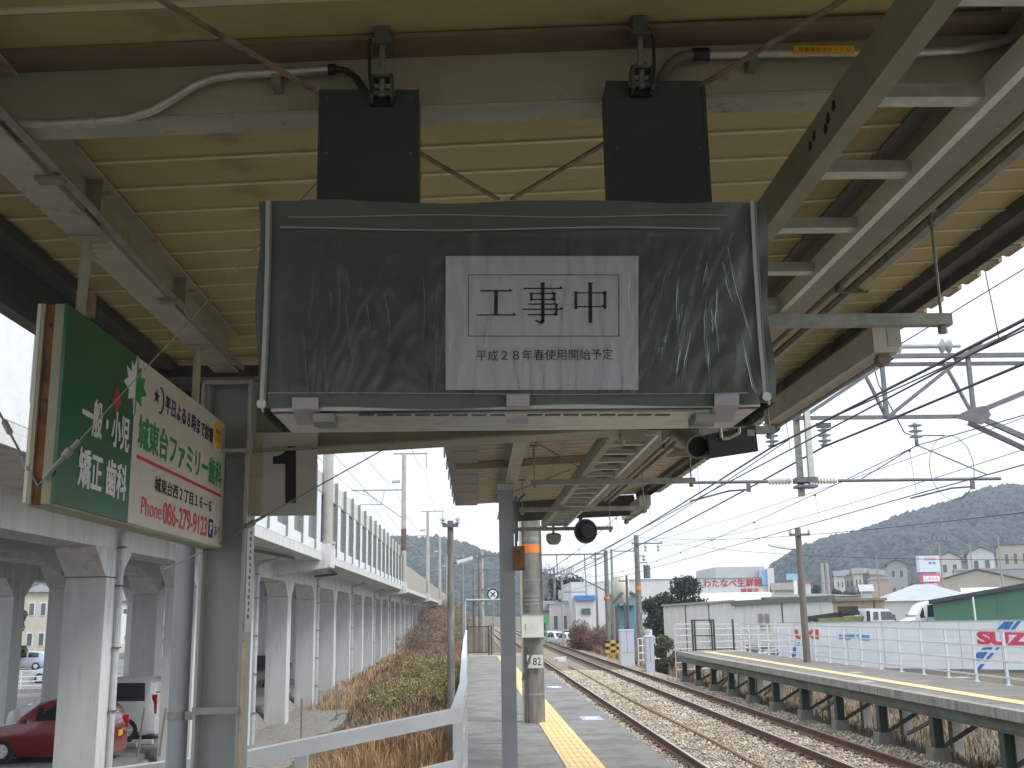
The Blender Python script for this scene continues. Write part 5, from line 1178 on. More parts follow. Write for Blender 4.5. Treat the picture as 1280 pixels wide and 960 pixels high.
# ------------------------------------------------------------------ far portals and poles
def portal(Y, xr_, xl_, zt, name_label, th=.10, pole_l=True):
    t = thing('catenary_portal', name_label, 'gantry', ((xr_+xl_)/2, Y, -1.3), 'gantries along the line')
    q = MB(); q.cyl((xr_, Y, -1.5), (xr_, Y, zt+.25), .19, .14, 12); pl__ = q.build('pole', poleconc, t, True)
    q = MB(); q.cyl((xr_, Y, 2.6), (xr_, Y, 2.8), .185, n=12); q.build('orange_band', orange, pl__)
    if pole_l: q = MB(); q.cyl((xl_, Y, -1.5), (xl_, Y, zt+.25), .19, .14, 12); q.build('pole', poleconc, t, True)
    q = MB(); q.bar((xl_, Y, zt), (xr_, Y, zt), th); q.build('top_chord', gsteel, t)
    q = MB(); q.bar((xl_+2.2, Y, zt-1.35), (xr_-2.4, Y, zt-1.35), .06); q.bar((xr_-2.4, Y, zt-1.35), (xr_, Y, zt-2.6), .08); q.bar((xl_+2.2, Y, zt-1.35), (xl_, Y, zt-2.4), .08); q.build('bottom_chord', gsteel, t)
    for x in np.linspace(xl_+1.5, xr_-1.5, 4):
        q = MB(); q.bar((x, Y, zt), (x, Y, zt-1.35), .07); q.build('web_post', gsteel, t)
    q = MB(); q.bar((xl_+2.2, Y, zt-1.35), (xl_+4.2, Y, zt), .05); q.bar((xr_-4.4, Y, zt-1.35), (xr_-2.4, Y, zt), .05); q.bar((xr_, Y, zt-.1), (xr_-2.2, Y, zt-1.2), .06); q.build('diagonal', gsteel, t)
    for x in (3.4, 7.1):
        q = MB(); q.bar((x+.6, Y, zt-1.35), (x+.6, Y, zt-3.0), .06); q.bar((x-1, Y, zt-2.6), (x+.6, Y, zt-2.6), .05); insul(q, (x, Y, zt-1.4), (0, 0, -1), 3, .12, .1, .04); q.build('drop_arm', gsteel, t)
a = at(757, 688, 76)
portal(76, float(a.x), .3, float(a.z)-.25, 'first gantry beyond the platform end, on a concrete pole with a thin orange band')
portal(130, 9.4, -.2, 6.9, 'second gantry along the line, small behind the platform post', .12)
portal(190, 9.8, -.5, 7.2, 'farthest small gantry where the tracks vanish', .14)

def upole(name, label, px, Y, pyt, zb, r_, m_=poleconc, arm=None, lamp=0, bandz=None, extra=None, group=None, cat='utility pole'):
    a = at(px, pyt, Y); t = thing(name, label, cat, (a.x, Y, zb), group); r1 = r_*.75
    q = MB(); q.cyl((a.x, Y, zb), (a.x, Y, a.z), r_, r1, 12); q.build('pole', m_, t, True)
    if arm:
        for (dz, w0, w1) in arm:
            q = MB(); q.bar((a.x+w0, Y-r_, a.z-dz), (a.x+w1, Y-r_, a.z-dz), .07); q.build('crossarm', gsteel, t)
            for x in (a.x+w0*.9, a.x+w1*.95):
                q = MB(); insul(q, (x, Y-r_, a.z-dz+.02), (0, 0, 1), 2, .07, .06, .025); q.build('insulator', ginsul, t)
    if lamp:
        s_, dz = lamp; q = MB(); q.tube([(a.x, Y, a.z-dz-.05), (a.x+s_*.35, Y, a.z-dz+.0)], .02, 6); la = q.build('lamp_arm', gsteel, t)
        q = MB(); q.prism([(a.x+s_*.30, a.z-dz-.02), (a.x+s_*.95, a.z-dz+.10), (a.x+s_*.98, a.z-dz+.15), (a.x+s_*.30, a.z-dz+.09)], 'y', Y-.08, Y+.08); q.build('lamp', white, t)
        q = MB(); q.prism([(a.x+s_*.34, a.z-dz-.035), (a.x+s_*.92, a.z-dz+.075), (a.x+s_*.92, a.z-dz+.088), (a.x+s_*.34, a.z-dz-.022)], 'y', Y-.06, Y+.06); q.build('lamp_glass', mat('lamp_milky', (.75, .76, .74), .3), t)
    if bandz is not None:
        q = MB(); zq = at(px, bandz, Y).z; q.cyl((a.x, Y, zq-.12), (a.x, Y, zq+.12), r_*.98, n=12); q.build('orange_band', orange, t)
    if extra: extra(t, a, Y)
    return t
def ins_extra(t, a, Y):
    q = MB()
    for dx in (.5, 1.25): q.lathe((a.x+dx, Y-.2, a.z-.48), (0, 0, 1), [(-.5, .02), (-.45, .1), (-.3, .05), (-.2, .1), (-.05, .03)], 8)
    q.build('hanging_insulator', ginsul, t)
    q = MB(); q.cyl((a.x+.55, Y, a.z-2.5), (a.x+.55, Y, a.z-1.75), .2, n=12); q.bar((a.x, Y, a.z-1.6), (a.x+.6, Y, a.z-1.6), .06); q.build('transformer', gsteel, t)
    q = MB(); q.bar((a.x, Y, a.z-1.2), (a.x+.5, Y, a.z-1.2), .08); q.lathe((a.x+.4, Y, a.z-1.5), (0, 0, 1), [(0, .05), (.1, .12), (.2, .05), (.3, .1)], 8); q.build('switch', ginsul, t)
upole('utility_pole', 'concrete pole with orange band, crossarm and transformer in front of the round tree', 795, 63, 669, -1.6, .19, poleconc, [(.5, -.3, 1.5)], bandz=735, extra=ins_extra)
upole('utility_pole', 'wooden lamp pole behind the fence of the far platform', 997, 34, 660, -1.7, .125, mat('dark_wood_pole', (.17, .155, .135), .85, var=.2, scale=4, stretch=(6, 6, .6)), [(.22, -.32, .33)], (-1, .65))
upole('utility_pole', 'lamp pole with a short crossarm standing left of the near platform railing', 563, 22, 651, -1.3, .085, poleconc, [(.10, -.16, .16)], None)
a = at(563, 700, 22); t = thing('platform_lamp', 'long white platform lamp on the pole left of the near platform', 'lamp', (a.x+.1, 22, a.z))
q = MB(); b_, c_ = at(571, 703, 22), at(591, 697, 22); q.bar(b_, c_, .14, .06); q.build('housing', white, t); q = MB(); q.bar(b_-Vector((0, .0, .04)), c_-Vector((0, .0, .04)), .10, .02); q.build('lamp_glass', MATS['lamp_milky'], t); q = MB(); q.tube([at(564, 706, 22), at(573, 702, 22)], .015, 6); q.build('arm', gsteel, t)
upole('utility_pole', 'thin dark pole leaning left of the banded pole, behind the cabinets', 764, 82, 686, -1.6, .12, galvd, [(.2, .2, 1.8)])
upole('signal_pole', 'short dark pole with lamp arm beside the beige silo', 783, 66, 719, -1.3, .09, dkbeam, [(.35, -.5, .05)])
upole('utility_pole', 'slim grey pole in front of the white and blue shed', 744, 96, 690, -1.6, .11, galvd, [(.6, -.4, .4)])
upole('utility_pole', 'thin pale pole right of the concrete pole 82, behind the green sign', 702, 100, 716, -1.6, .12, concl, [(.5, -.6, .6), (2.6, -.5, .5)])
upole('utility_pole', 'old wooden pole beyond the near platform gate', 593, 60, 745, -1.3, .11, MATS['dark_wood_pole'], [(.3, -.5, .5)])
upole('utility_pole', 'concrete gantry pole beyond the near platform gate with many insulators', 602, 90, 689, -1.3, .18, concl, [(.5, -1.6, .2), (1.5, -.5, .5), (3.2, -.6, .6), (4.4, -.6, .6)])
upole('utility_pole', 'dark pole with a crossarm bridge, left of the gantry pole beyond the gate', 578, 70, 692, -1.3, .10, galvd, [(.3, -.3, 1.0)])
upole('utility_pole', 'tall pale twin pole left in front of the hill', 1027, 210, 704, -1, .4, concl, None)
upole('utility_pole', 'tall pale twin pole right in front of the hill', 1033, 212, 704, -1, .4, concl, None)
upole('utility_pole', 'slim pole behind the green building, near the right edge', 1247, 120, 672, -1, .14, galvd, [(.5, -.8, .8)])
upole('utility_pole', 'slim grey pole among the hillside houses behind the sign tower', 1212, 170, 680, 1, .14, galvd, None)
upole('utility_pole', 'slim grey pole above the grey brown roof', 1095, 150, 694, -1, .13, galvd, None)
def flood(t, a, Y):
    for dx in (-.9, -.45, .0, .45, .9):
        q = MB(); q.hexa([(a.x+dx-.18, Y-.2, a.z-.1), (a.x+dx+.18, Y-.2, a.z-.1), (a.x+dx+.18, Y+.1, a.z-.02), (a.x+dx-.18, Y+.1, a.z-.02), (a.x+dx-.18, Y-.15, a.z+.2), (a.x+dx+.18, Y-.15, a.z+.2), (a.x+dx+.18, Y+.1, a.z+.18), (a.x+dx-.18, Y+.1, a.z+.18)]); q.build('floodlight', gsteel, t)
upole('floodlight_pole', 'tall thin floodlight pole with a row of lamps beside the pink and white sign tower', 1173, 100, 674, -1, .09, galvd, [(.2, -1.2, 1.2)], extra=flood)
# ================================================================== HOARDING, VEHICLES, BUILDINGS ON THE RIGHT
# hoarding of white boards with blue and red print, running at an angle behind the far platform
HA, HB = Vector((15.2, 55.0, 0)), Vector((27.8, 45.8, 0))
hd = thing('advertising_hoarding', 'long white board fence with big red and blue printing behind the far platform', 'hoarding', (21, 50, -1.7))
hr = (HB-HA).normalized(); hn = Vector((hr.y, -hr.x, 0)); HL = (HB-HA).length
bw = HL/9
brd = mat('white_board', (.74, .78, .85), .4, var=.04, scale=1, obj=.025, col2=(.5, .5, .5), amt=.35, s2=2, thr=.6)
for k in range(9):
    a = HA+hr*(k*bw+.01); b = HA+hr*((k+1)*bw-.01)
    for j in range(6):
        z0 = -1.15+j*.355; z1 = z0+.348
        q = MB(); o_ = hn*.03; q.hexa([a+Vector((0, 0, z0)), b+Vector((0, 0, z0)), b-o_+Vector((0, 0, z0)), a-o_+Vector((0, 0, z0)), a+Vector((0, 0, z1)), b+Vector((0, 0, z1)), b-o_+Vector((0, 0, z1)), a-o_+Vector((0, 0, z1))]); q.build('board', brd, hd)
for k in range(10):
    c = HA+hr*(k*bw)-hn*.09; q = MB(); q.box(c.x-.05, c.x+.05, c.y-.05, c.y+.05, -1.9, .99); q.build('post', galvd, hd)
q = MB(); q.bar(HA+Vector((0, 0, 1.0)), HB+Vector((0, 0, 1.0)), .06, .04); q.build('top_rail', galv, hd)
def hpt(px, py):
    """point of the board face under a photo pixel"""
    d_ = (RW @ Vector((px-640, py-480, FPX))); k = (HA-CAM).dot(hn)/d_.dot(hn); p_ = CAM+d_*k; return (p_-HA).dot(hr), p_.z
def hp(pts, m_, name):
    q = MB(); k = len(q.v); n = len(pts)
    for o_ in (.004, .016):
        for (s_, z_) in pts: q.v.append(tuple(HA+hr*s_+hn*o_+Vector((0, 0, z_))))
    q.f += [tuple(range(k, k+n))[::-1], tuple(range(k+n, k+2*n))]; q.m += [0, 0]
    for i in range(n): j = (i+1) % n; q.f.append((k+i, k+j, k+n+j, k+n+i)); q.m.append(0)
    return q.build(name, m_, hd)
def stripes(dx, sc=1, x_=0):
    for P_ in ([(1246, 787), (1255, 777), (1268, 777), (1261, 787)], [(1263, 787), (1272, 776), (1277, 776), (1268, 787)],
               [(1226, 812), (1230, 809), (1241, 809), (1239, 812)], [(1243, 812), (1247, 809), (1250, 809), (1247, 812)],
               [(1216, 824), (1222, 815), (1235, 815), (1227, 826), (1217, 826)], [(1230, 826), (1239, 816), (1243, 816), (1234, 827)],
               [(1217, 829), (1222, 829), (1218, 834)], [(1218, 840), (1226, 830), (1231, 830), (1222, 841)]):
        hp([hpt(x, y) for x, y in P_], bluep, 'blue_stripe')
stripes(0)
s0, za_ = hpt(1220, 788.5); s1, zb2 = hpt(1221, 807)
z_mid = (za_+zb2)/2; hh_ = za_-zb2
hred = mat('hoarding_red', (.62, .05, .12), .5)
w_tot = 3.9
text('SUZUKI', HA+hr*(s0+w_tot/2)+hn*.004+Vector((0, 0, z_mid)), hr, (0, 0, 1), w_tot, hh_, hred, hd, thick=.012, bold=.06)
# left printing: partly hidden logo
s0, za_ = hpt(993, 787); s1, zb2 = hpt(1024, 799)
text('UKI', HA+hr*((s0+s1)/2)+hn*.004+Vector((0, 0, (za_+zb2)/2)), hr, (0, 0, 1), abs(s1-s0), za_-zb2, mat('hoarding_orange_red', (.60, .10, .05), .5), hd, thick=.012, bold=.08)
for P_ in ([(989, 822), (992, 809), (995, 809), (995, 820)], [(997, 807), (998, 803), (1000, 802), (999, 807)], [(993, 807), (994, 803), (995, 803), (994, 807)], [(989, 824), (995, 823), (995, 825), (989, 826)],
           [(1049, 793), (1068, 793), (1068, 797), (1061, 800), (1049, 799)], [(1070, 793), (1087, 794), (1087, 801), (1074, 800)]):
    hp([hpt(x, y) for x, y in P_], bluep if P_[0][0] < 1010 else mat('light_blue_print', (.13, .32, .52), .5), 'blue_stripe')

# vehicles behind the hoarding: only their tops show
truck = thing('crane_truck', 'white truck cab with a black crane arm and olive load behind the hoarding', 'truck', tuple(at(1100, 790, 62)))
a, b = at(1080, 780, 62), at(1121, 761, 62)
q = MB(); q.prism([(a.x, -1.2), (b.x, -1.2), (b.x+.05, .4), (b.x-.45, b.z), (a.x+.35, b.z+.05), (a.x, .6)], 'y', 62, 64); cb_ = q.build('cab', white, truck)
q = MB(); q.prism([(b.x-.95, 1.0), (b.x-.06, 1.0), (b.x-.42, b.z-.14), (b.x-.95, b.z-.14)], 'y', 61.975, 61.998); q.prism([(a.x+.55, 1.0), (b.x-1.10, 1.0), (b.x-1.10, b.z-.14), (a.x+.6, b.z-.14)], 'y', 61.975, 61.998); q.build('window', wpane, truck)
q = MB(); q.box(a.x+.18, a.x+.36, 61.9, 61.97, .9, 1.5); q.build('mirror', blackp, truck)
c, d_ = at(1009, 774, 63), at(1052, 768, 63)
q = MB(); q.bar(c, d_, .28, .32); q.bar(d_, at(1074, 766, 63), .22, .22); q.box(d_.x-.1, d_.x+.9, 62.7, 63.3, d_.z+.0, d_.z+.45); q.build('crane_arm', blackp, truck)
q = MB(); q.bar(at(1020, 777, 63), at(1078, 774, 63), 1.2, .35); q.build('load', mat('olive_tarp', (.16, .18, .06), .8, var=.2), truck)
q = MB(); q.bar(at(1012, 781, 63), at(1080, 780, 63), 1.8, .3); q.build('load_bed', galvd, truck)
v2 = make_car('parked_van', 'white van showing its windows above the hoarding, left of the green building', 4.4, 1.75, 2.6, (.70, .71, .73), 'van'); v2.location = (float(at(1123, 771, 66).x), 66, -.55)
def ground_patch(): pass
m = MB(); m.box(16.5, 60, 58, 67, -1.9, -.4); tag(m.build('parking_terrace', asphd), 'grey parking terrace behind the hoarding', kind='structure')

# warehouses right behind the platform end
wsid = mat('white_ribbed_siding', (.72, .73, .70), .6, var=.05, scale=1, col2=(.40, .40, .37), amt=.4, s2=.8, stretch=(2, 2, .3))
def longshed(name, label, pa, pb, D_, zb, m_, mr, thick_eave=.18, ribs=12, group=None, win=()):
    """shed whose front wall runs from point pa to pb (top of wall), back depth D_"""
    pa, pb = Vector(pa), Vector(pb); r_ = Vector((pb.x-pa.x, pb.y-pa.y, 0)).normalized(); n_ = Vector(((pa.x+pb.x)/2, (pa.y+pb.y)/2, 0)).normalized()
    t = thing(name, label, 'building', (pa.x, pa.y, zb), group)
    q = MB(); b0, b1 = Vector((pa.x, pa.y, zb)), Vector((pb.x, pb.y, zb)); q.hexa([b0, b1, b1+n_*D_, b0+n_*D_, pa, pb, pb+n_*D_+Vector((0, 0, -.1)), pa+n_*D_+Vector((0, 0, -.1))]); q.build('wall', m_, t)
    e = Vector((0, 0, thick_eave)); o_ = -n_*.3-r_*.2; o2 = -n_*.3+r_*.2
    q = MB(); q.hexa([pa+o_, pb+o2, pb+n_*D_+Vector((0, 0, -.05)), pa+n_*D_+Vector((0, 0, -.05)), pa+o_+e, pb+o2+e, pb+n_*D_+Vector((0, 0, .0))+e, pa+n_*D_+Vector((0, 0, .0))+e]); q.build('roof', mr, t)
    L_ = (pb-pa).length
    for k in range(1, ribs):
        c = b0+r_*((Vector((pb.x-pa.x, pb.y-pa.y, 0)).length)*k/ribs)-n_*.012; q = MB(); zt_ = pa.z+(pb.z-pa.z)*k/ribs; q.box(c.x-.04, c.x+.04, c.y-.03, c.y+.03, zb, zt_-.02); q.build('downpipe' if k % 4 == 0 else 'seam', dkbeam if k % 4 == 0 else m_, t)
    return t, r_, n_
W1, r1, n1_ = longshed('warehouse', 'long white warehouse with dark downpipes behind the end of the far platform', at(829, 758, 78), at(916, 752, 72), 6, -2, wsid, concl, .12, 12)
W2, r2, n2_ = longshed('warehouse', 'white warehouse with a green eave between the dark gate and the wooden lamp pole', at(917, 757, 72), at(1040, 750, 68), 6, -2, wsid, mat('green_grey_eave', (.14, .17, .15), .7), .30, 8)
W3, r3, n3_ = longshed('warehouse', 'tan walled shed with a grey brown roof adjoining the green eaved warehouse', at(1041, 752, 68), at(1105, 750, 68), 6, -2, tanw, roofB, .15, 5)
for (w_, px0, px1, py0, py1, Yw) in ((W2, 949, 952, 767, 786, 70.8), (W2, 957, 960, 767, 786, 70.6)):
    a, b = at(px0, py1, Yw), at(px1, py0, Yw); q = MB(); q.box(a.x, b.x, Yw-.1, Yw, a.z, b.z); q.build('door_frame', mat('pinkish_frame', (.35, .27, .27), .6), w_)
# big brown roof behind
q = MB(); a, b, c, d_ = at(962, 757, 75), at(1105, 752, 75), at(1060, 741, 90), at(985, 741, 90); 
house('warehouse', 'wide low grey brown tiled roof behind the green eaved warehouse', 985, 1098, 740, 80, 12, wallC, roofB, 'hip', -2, 2.6, None, cat='building')
gb, rg_, ng_ = longshed('warehouse', 'green walled building with a dark sloping roof at the right edge', at(1166, 755, 60), at(1330, 725, 56), 10, -2, mat('green_wall', (.085, .20, .13), .6, var=.08, scale=1), mat('dark_blue_roof', (.05, .055, .075), .6), .22, 2)
q = MB(); a = at(1216, 746, 57.5); b = at(1220, 773, 57.5); q.cyl(a, (b.x, 57.5, -1), .05, n=8); q.build('downpipe', white, gb)
house('hip_roof_building', 'low white building with a wide pale blue grey hipped roof behind the green building', 1124, 1250, 728, 95, 12, wallW, roofL, 'hip', -2, 2.3, (5, 1), cat='building')
house('white_house', 'white lower roof strip right of the pale hipped roof', 1236, 1320, 734, 110, 10, wallW, mat('white_roof', (.6, .62, .64), .5), 'gable', -2, None, None, cat='building')
house('factory_hall', 'beige gabled factory hall with dark strip windows behind the hipped roof', 1165, 1330, 711, 140, 14, wallB, roofB, 'gable', -2, 4.2, (5, 1), ridge='y', pitch=.16, cat='building')
house('grey_building', 'long grey building with a flat roof at the right, below the hillside houses', 1215, 1330, 709, 160, 10, wallG, roofL, 'flat', -2, None, None, cat='building')
house('detached_house', 'cream gabled house with a dark oval front window on the hillside', 1184, 1211, 689, 185, 9, wallC, roofG, 'gable', 3, None, (2, 2), ridge='y', pitch=.55)
house('detached_house', 'white gabled house on the hillside near the right edge, largest of the three', 1224, 1254, 683, 190, 10, wallW, roofG, 'gable', 3, None, (2, 2), ridge='y', pitch=.5)
house('detached_house', 'brown sided wing joined to the left of the white hillside house', 1209, 1226, 693, 194, 9, wallB, roofG, 'gable', 3, None, (1, 2), ridge='x')
house('detached_house', 'cream two storey house at the right edge of the hillside', 1264, 1300, 691, 215, 10, wallB, roofG, 'hip', 3, 14.0, (3, 2))
house('detached_house', 'small grey white gabled house left of the pink and white sign tower', 1120, 1143, 699, 195, 10, wallG, roofG, 'gable', 3, None, (2, 2), ridge='y', pitch=.5)
TG = 'terraced houses along the foot of the hill'
labs = ['leftmost pale terraced house at the foot of the hill', 'second pale terraced house from the left at the foot of the hill', 'third terraced house, slightly taller and cream', 'fourth terraced house, pale with a grey roof', 'fifth terraced house from the left, beige', 'rightmost terraced house, next to the small gabled house']
for i, (a, b, y_) in enumerate(((1051, 1062, 713), (1063, 1073, 712), (1074, 1085, 710), (1086, 1095, 710), (1096, 1106, 711), (1107, 1118, 712))):
    house('terraced_house', labs[i], a, b, y_, 260+6*(i % 2), 10, (wallC, wallW, wallC, wallG, wallB, wallC)[i], (roofG, roofB)[i % 2], 'gable', 2, None, (2, 2), ridge='x', group=TG)
house('small_building', 'white building with a pale red roofline right of the wooden lamp pole', 1008, 1022, 726, 130, 7, wallW, mat('pale_red_roof', (.5, .15, .14), .6), 'flat', -2, None, (2, 1), cat='building')
house('small_building', 'low dark roofed building left of the wooden lamp pole', 975, 999, 729, 130, 6, wallC, roofB, 'gable', -2, None, (3, 1), ridge='x', cat='building')
house('small_building', 'small peach walled building under the terraced houses', 1098, 1120, 722, 170, 8, mw('peach_wall', (.50, .38, .30)), roofL, 'flat', -2, None, None, cat='building')
house('small_building', 'small pale building with a blue roof below the terraced houses', 1086, 1098, 731, 160, 7, wallW, roofL, 'gable', -2, None, (1, 1), ridge='x', cat='building')
# sign board blue/white by the lamp pole
a, b = at(984, 725, 125), at(1004, 717, 125); t = thing('roadside_sign', 'pale blue roadside sign board left of the wooden lamp pole', 'sign', (a.x, 125, -2)); q = MB(); q.box(a.x, b.x, 125, 125.3, a.z, b.z); q.build('panel', mat('pale_blue_panel', (.30, .48, .62), .5), t)
q = MB(); q.box((a.x+b.x)/2-.2, (a.x+b.x)/2+.2, 125.05, 125.25, -2, a.z); q.build('post', white, t)
# sign tower
Ys = 105
t = thing('sign_tower', 'pink and white sign tower with stacked boards in front of the hillside houses', 'sign tower', tuple(at(1163, 771, Ys)))
a, b = at(1150, 715, Ys), at(1174, 694.5, Ys); q = MB(); q.box(a.x, b.x, Ys, Ys+.7, a.z, b.z); pnl = q.build('top_panel', mat('pale_panel', (.58, .64, .72), .5), t)
text('いずみや', at(1162, 698.5, Ys), (1, 0, 0), (0, 0, 1), 1.1, .28, mat('pink_print', (.6, .14, .25), .5), pnl, thick=.02) if False else None
pk = mat('pink_print', (.60, .12, .22), .5)
q = MB(); c0_, c1_ = at(1156, 700.5, Ys), at(1169, 696.5, Ys); q.box(c0_.x, c1_.x, Ys-.02, Ys, c0_.z, c1_.z); q.build('pink_mark', mat('pale_pink', (.62, .35, .42), .5), pnl)
for (u0, u1) in ((1161, 1164), (1166, 1169)): q = MB(); c0_, c1_ = at(u0, 705, Ys), at(u1, 702.5, Ys); q.box(c0_.x, c1_.x, Ys-.02, Ys, c0_.z, c1_.z); q.build('blue_mark', bluep, pnl)
a, b = at(1153.5, 728, Ys), at(1175, 717, Ys); q = MB(); q.box(a.x, b.x, Ys, Ys+.7, a.z, b.z); p2_ = q.build('middle_panel', pk, t)
q = MB(); q.box(a.x+.10, b.x-.10, Ys-.03, Ys, a.z+.08, b.z-.22); q.build('panel_field', white, p2_)
text('しまむら', (float((a.x+b.x)/2), Ys-.03, float((a.z+b.z)/2-.07)), (1, 0, 0), (0, 0, 1), 1.25, .30, pk, p2_, thick=.02)
a, b = at(1156, 733, Ys), at(1172, 729, Ys); q = MB(); q.box(a.x, b.x, Ys, Ys+.7, a.z, b.z); q.build('bottom_panel', mat('pale_pink', (.62, .35, .42), .5), t)
q = MB(); q.box(a.x+.1, a.x+.35, Ys+.1, Ys+.5, -2, a.z); q.box(b.x-.35, b.x-.1, Ys+.1, Ys+.5, -2, a.z); q.build('post', galvd, t)
# store わたなべ生鮮館
Yst = 150
t = thing('supermarket', 'white supermarket with red Japanese lettering and a pale blue corner stripe', 'building', (float(at(905, 771, Yst).x), Yst, -2))
def pbox(px0, py0, px1, py1, Y0, Y1, m_, name, par): 
    a, b = at(px0, py1, Y0), at(px1, py0, Y0); q = MB(); q.box(a.x, b.x, Y0, Y1, a.z, b.z); return q.build(name, m_, par)
a = at(664, 724, Yst); b = at(963, 724, Yst)
q = MB(); q.box(at(782, 724, Yst).x, b.x, Yst, Yst+30, -4, at(880, 723, Yst).z); q.build('wall', wallW, t)
pbox(782, 722, 963, 724.4, Yst-.15, Yst+.05, mat('blue_trim', (.12, .20, .38), .5), 'blue_trim', t)
pbox(895, 708, 955, 723.2, Yst+4, Yst+18, wallG, 'roof_box', t)
pbox(953, 712, 960, 731, Yst-.25, Yst-.02, mat('pale_blue_stripe', (.22, .42, .68), .5), 'blue_stripe', t)
pbox(961, 710, 967, 745, Yst-.4, Yst+4, wallW, 'corner_tower', t)
pbox(858, 726, 876, 741, Yst-.5, Yst-.05, wallG, 'grey_board', t)
sred = mat('store_red', (.50, .03, .06), .5)
text('わたなべ生鮮館', at(915.5, 728.8, Yst), (1, 0, 0), (0, 0, 1), 8.2, 1.05, sred, t, thick=.06, fat=.045); text('城東店', at(937, 738.3, Yst), (1, 0, 0), (0, 0, 1), 2.5, .66, sred, t, thick=.06, fat=.035)
house('white_roof_hall', 'white sloping roof hall in front of the supermarket', 870, 975, 741, 120, 12, wallW, mat('white_roof', (.6, .62, .64), .5), 'gable', -2, None, None, ridge='x', cat='building')
# white and blue sheds in the middle
t = thing('shed_building', 'white building with a blue band over its doorway, left of the banded gantry pole', 'building', (float(at(740, 771, 120).x), 120, -2))
pbox(716, 727, 755, 800, 120, 132, wallW, 'wall', t); pbox(719.5, 744, 744, 751, 118.4, 120.02, mat('blue_awning', (.07, .22, .48), .5), 'blue_band', t); pbox(721, 751, 743.5, 800, 118.7, 120.01, wallW, 'porch', t)
f_ = pbox(727, 760, 738.5, 768, 118.55, 118.72, galvd, 'window', t); pbox(728, 761, 737.5, 767, 118.50, 118.56, wpane, 'pane', f_)
pbox(755, 726, 770, 800, 122, 132, mw('pale_blue_siding', (.42, .50, .60)), 'side_wall', t)
house('white_shed', 'low white garage hall left of the building with the blue band', 690, 717, 752, 124, 10, wallW, roofL, 'flat', -2, None, (2, 1), cat='building')
house('small_house', 'small cream house behind the garage hall', 704, 718, 738, 140, 8, wallC, roofG, 'gable', -2, None, (1, 2), ridge='x')
house('small_house', 'house with a grey roof just right of pole 82', 676, 696, 752, 130, 8, wallC, roofG, 'gable', -2, None, (2, 1), ridge='x')
house('workshop', 'grey gabled workshop with a light blue door, behind the banded pole', 768, 806, 736, 95, 10, mw('workshop_grey', (.36, .35, .32)), roofB, 'gable', -2, None, None, ridge='y', pitch=.5, cat='building')
t = thing('blue_door_shed', 'light blue roller door front of the workshop', 'shed', (float(at(784, 771, 93).x), 93, -2)); lb_ = mat('light_blue_door', (.16, .34, .46), .5)
pbox(776, 756, 793, 800, 93, 94.9, lb_, 'door', t); pbox(773, 751, 794, 757, 92, 94.9, lb_, 'awning', t)
pbox(783, 760, 784, 800, 92.9, 93.01, galvd, 'seam', t)
t = thing('round_silo', 'beige round hopper on a dark stand behind the dark signal pole', 'silo', (float(at(776, 771, 80).x), 80, -2))
c = at(776, 735, 80); q = MB(); q.lathe((c.x, 80, 0), (0, 0, 1), [(c.z-1.1, .25), (c.z-.6, .62), (c.z+.6, .62), (c.z+.95, .35)], 16); q.build('tank', wallC, t, True)
q = MB(); q.bar((c.x-.4, 80, -2), (c.x-.2, 80, c.z-.8), .12); q.bar((c.x+.4, 80, -2), (c.x+.2, 80, c.z-.8), .12); q.bar(at(766, 754, 79), at(778, 741, 79), .22); q.build('stand', dkbeam, t)
pbox2 = lambda px0, py0, px1, py1, Y0, Y1: (at(px0, py1, Y0), at(px1, py0, Y0))
# cabinets and boxes by the track
cbx = mat('pale_lilac_cabinet', (.50, .53, .62), .5, var=.04)
for i, (x0_, x1_, y0_, y1_, Y_, lab) in enumerate(((775.5, 792, 788, 818, 60, 'taller pale equipment cabinet left of the banded pole'), (808, 817, 796, 829, 52, 'narrow pale equipment cabinet right of the banded pole'))):
    a, b = at(x0_, y1_, Y_), at(x1_, y0_, Y_); t = thing('equipment_cabinet', lab, 'cabinet', ((a.x+b.x)/2, Y_, a.z), 'equipment cabinets beside the track')
    q = MB(); q.box(a.x, b.x, Y_, Y_+.5, -1.5, b.z); q.build('body', cbx, t); q = MB(); q.box(a.x-.03, b.x+.03, Y_-.03, Y_+.53, b.z, b.z+.05); q.build('lid', white, t)
    q = MB(); q.box(a.x+.04, b.x-.04, Y_-.015, Y_, a.z+.1, b.z-.06); q.build('door', cbx, t)
    q = MB(); q.box((a.x+b.x)/2-.01, (a.x+b.x)/2+.01, Y_-.02, Y_-.013, a.z+.1, b.z-.06); q.build('door_gap', dkbeam, t)
t = thing('hazard_barrier', 'yellow and black striped barrier boards beside the track, left of the cabinets', 'barrier', tuple(at(766, 815, 64)))
for px in (757, 764, 771):
    for j in range(4):
        a, b = at(px, 816-4*j, 64), at(px+5, 812.5-4*j, 64); q = MB(); q.box(a.x, b.x, 64, 64.05, a.z, b.z); q.build('stripe', yelp if (j+px) % 2 else blackp, t)
    q = MB(); a = at(px+2.5, 800, 64); q.box(a.x-.03, a.x+.03, 64.06, 64.1, -1.4, a.z); q.build('post', yelp, t)
a, b = at(679, 779, 98), at(686, 771, 98); q = MB(); q.box(a.x, b.x, 98, 98.1, a.z, b.z); q.box((a.x+b.x)/2-.04, (a.x+b.x)/2+.04, 98.02, 98.08, -1.5, a.z); one('green_sign', q, mat('bright_green', (.04, .40, .10), .5), 'small bright green sign right of pole 82', 'sign')
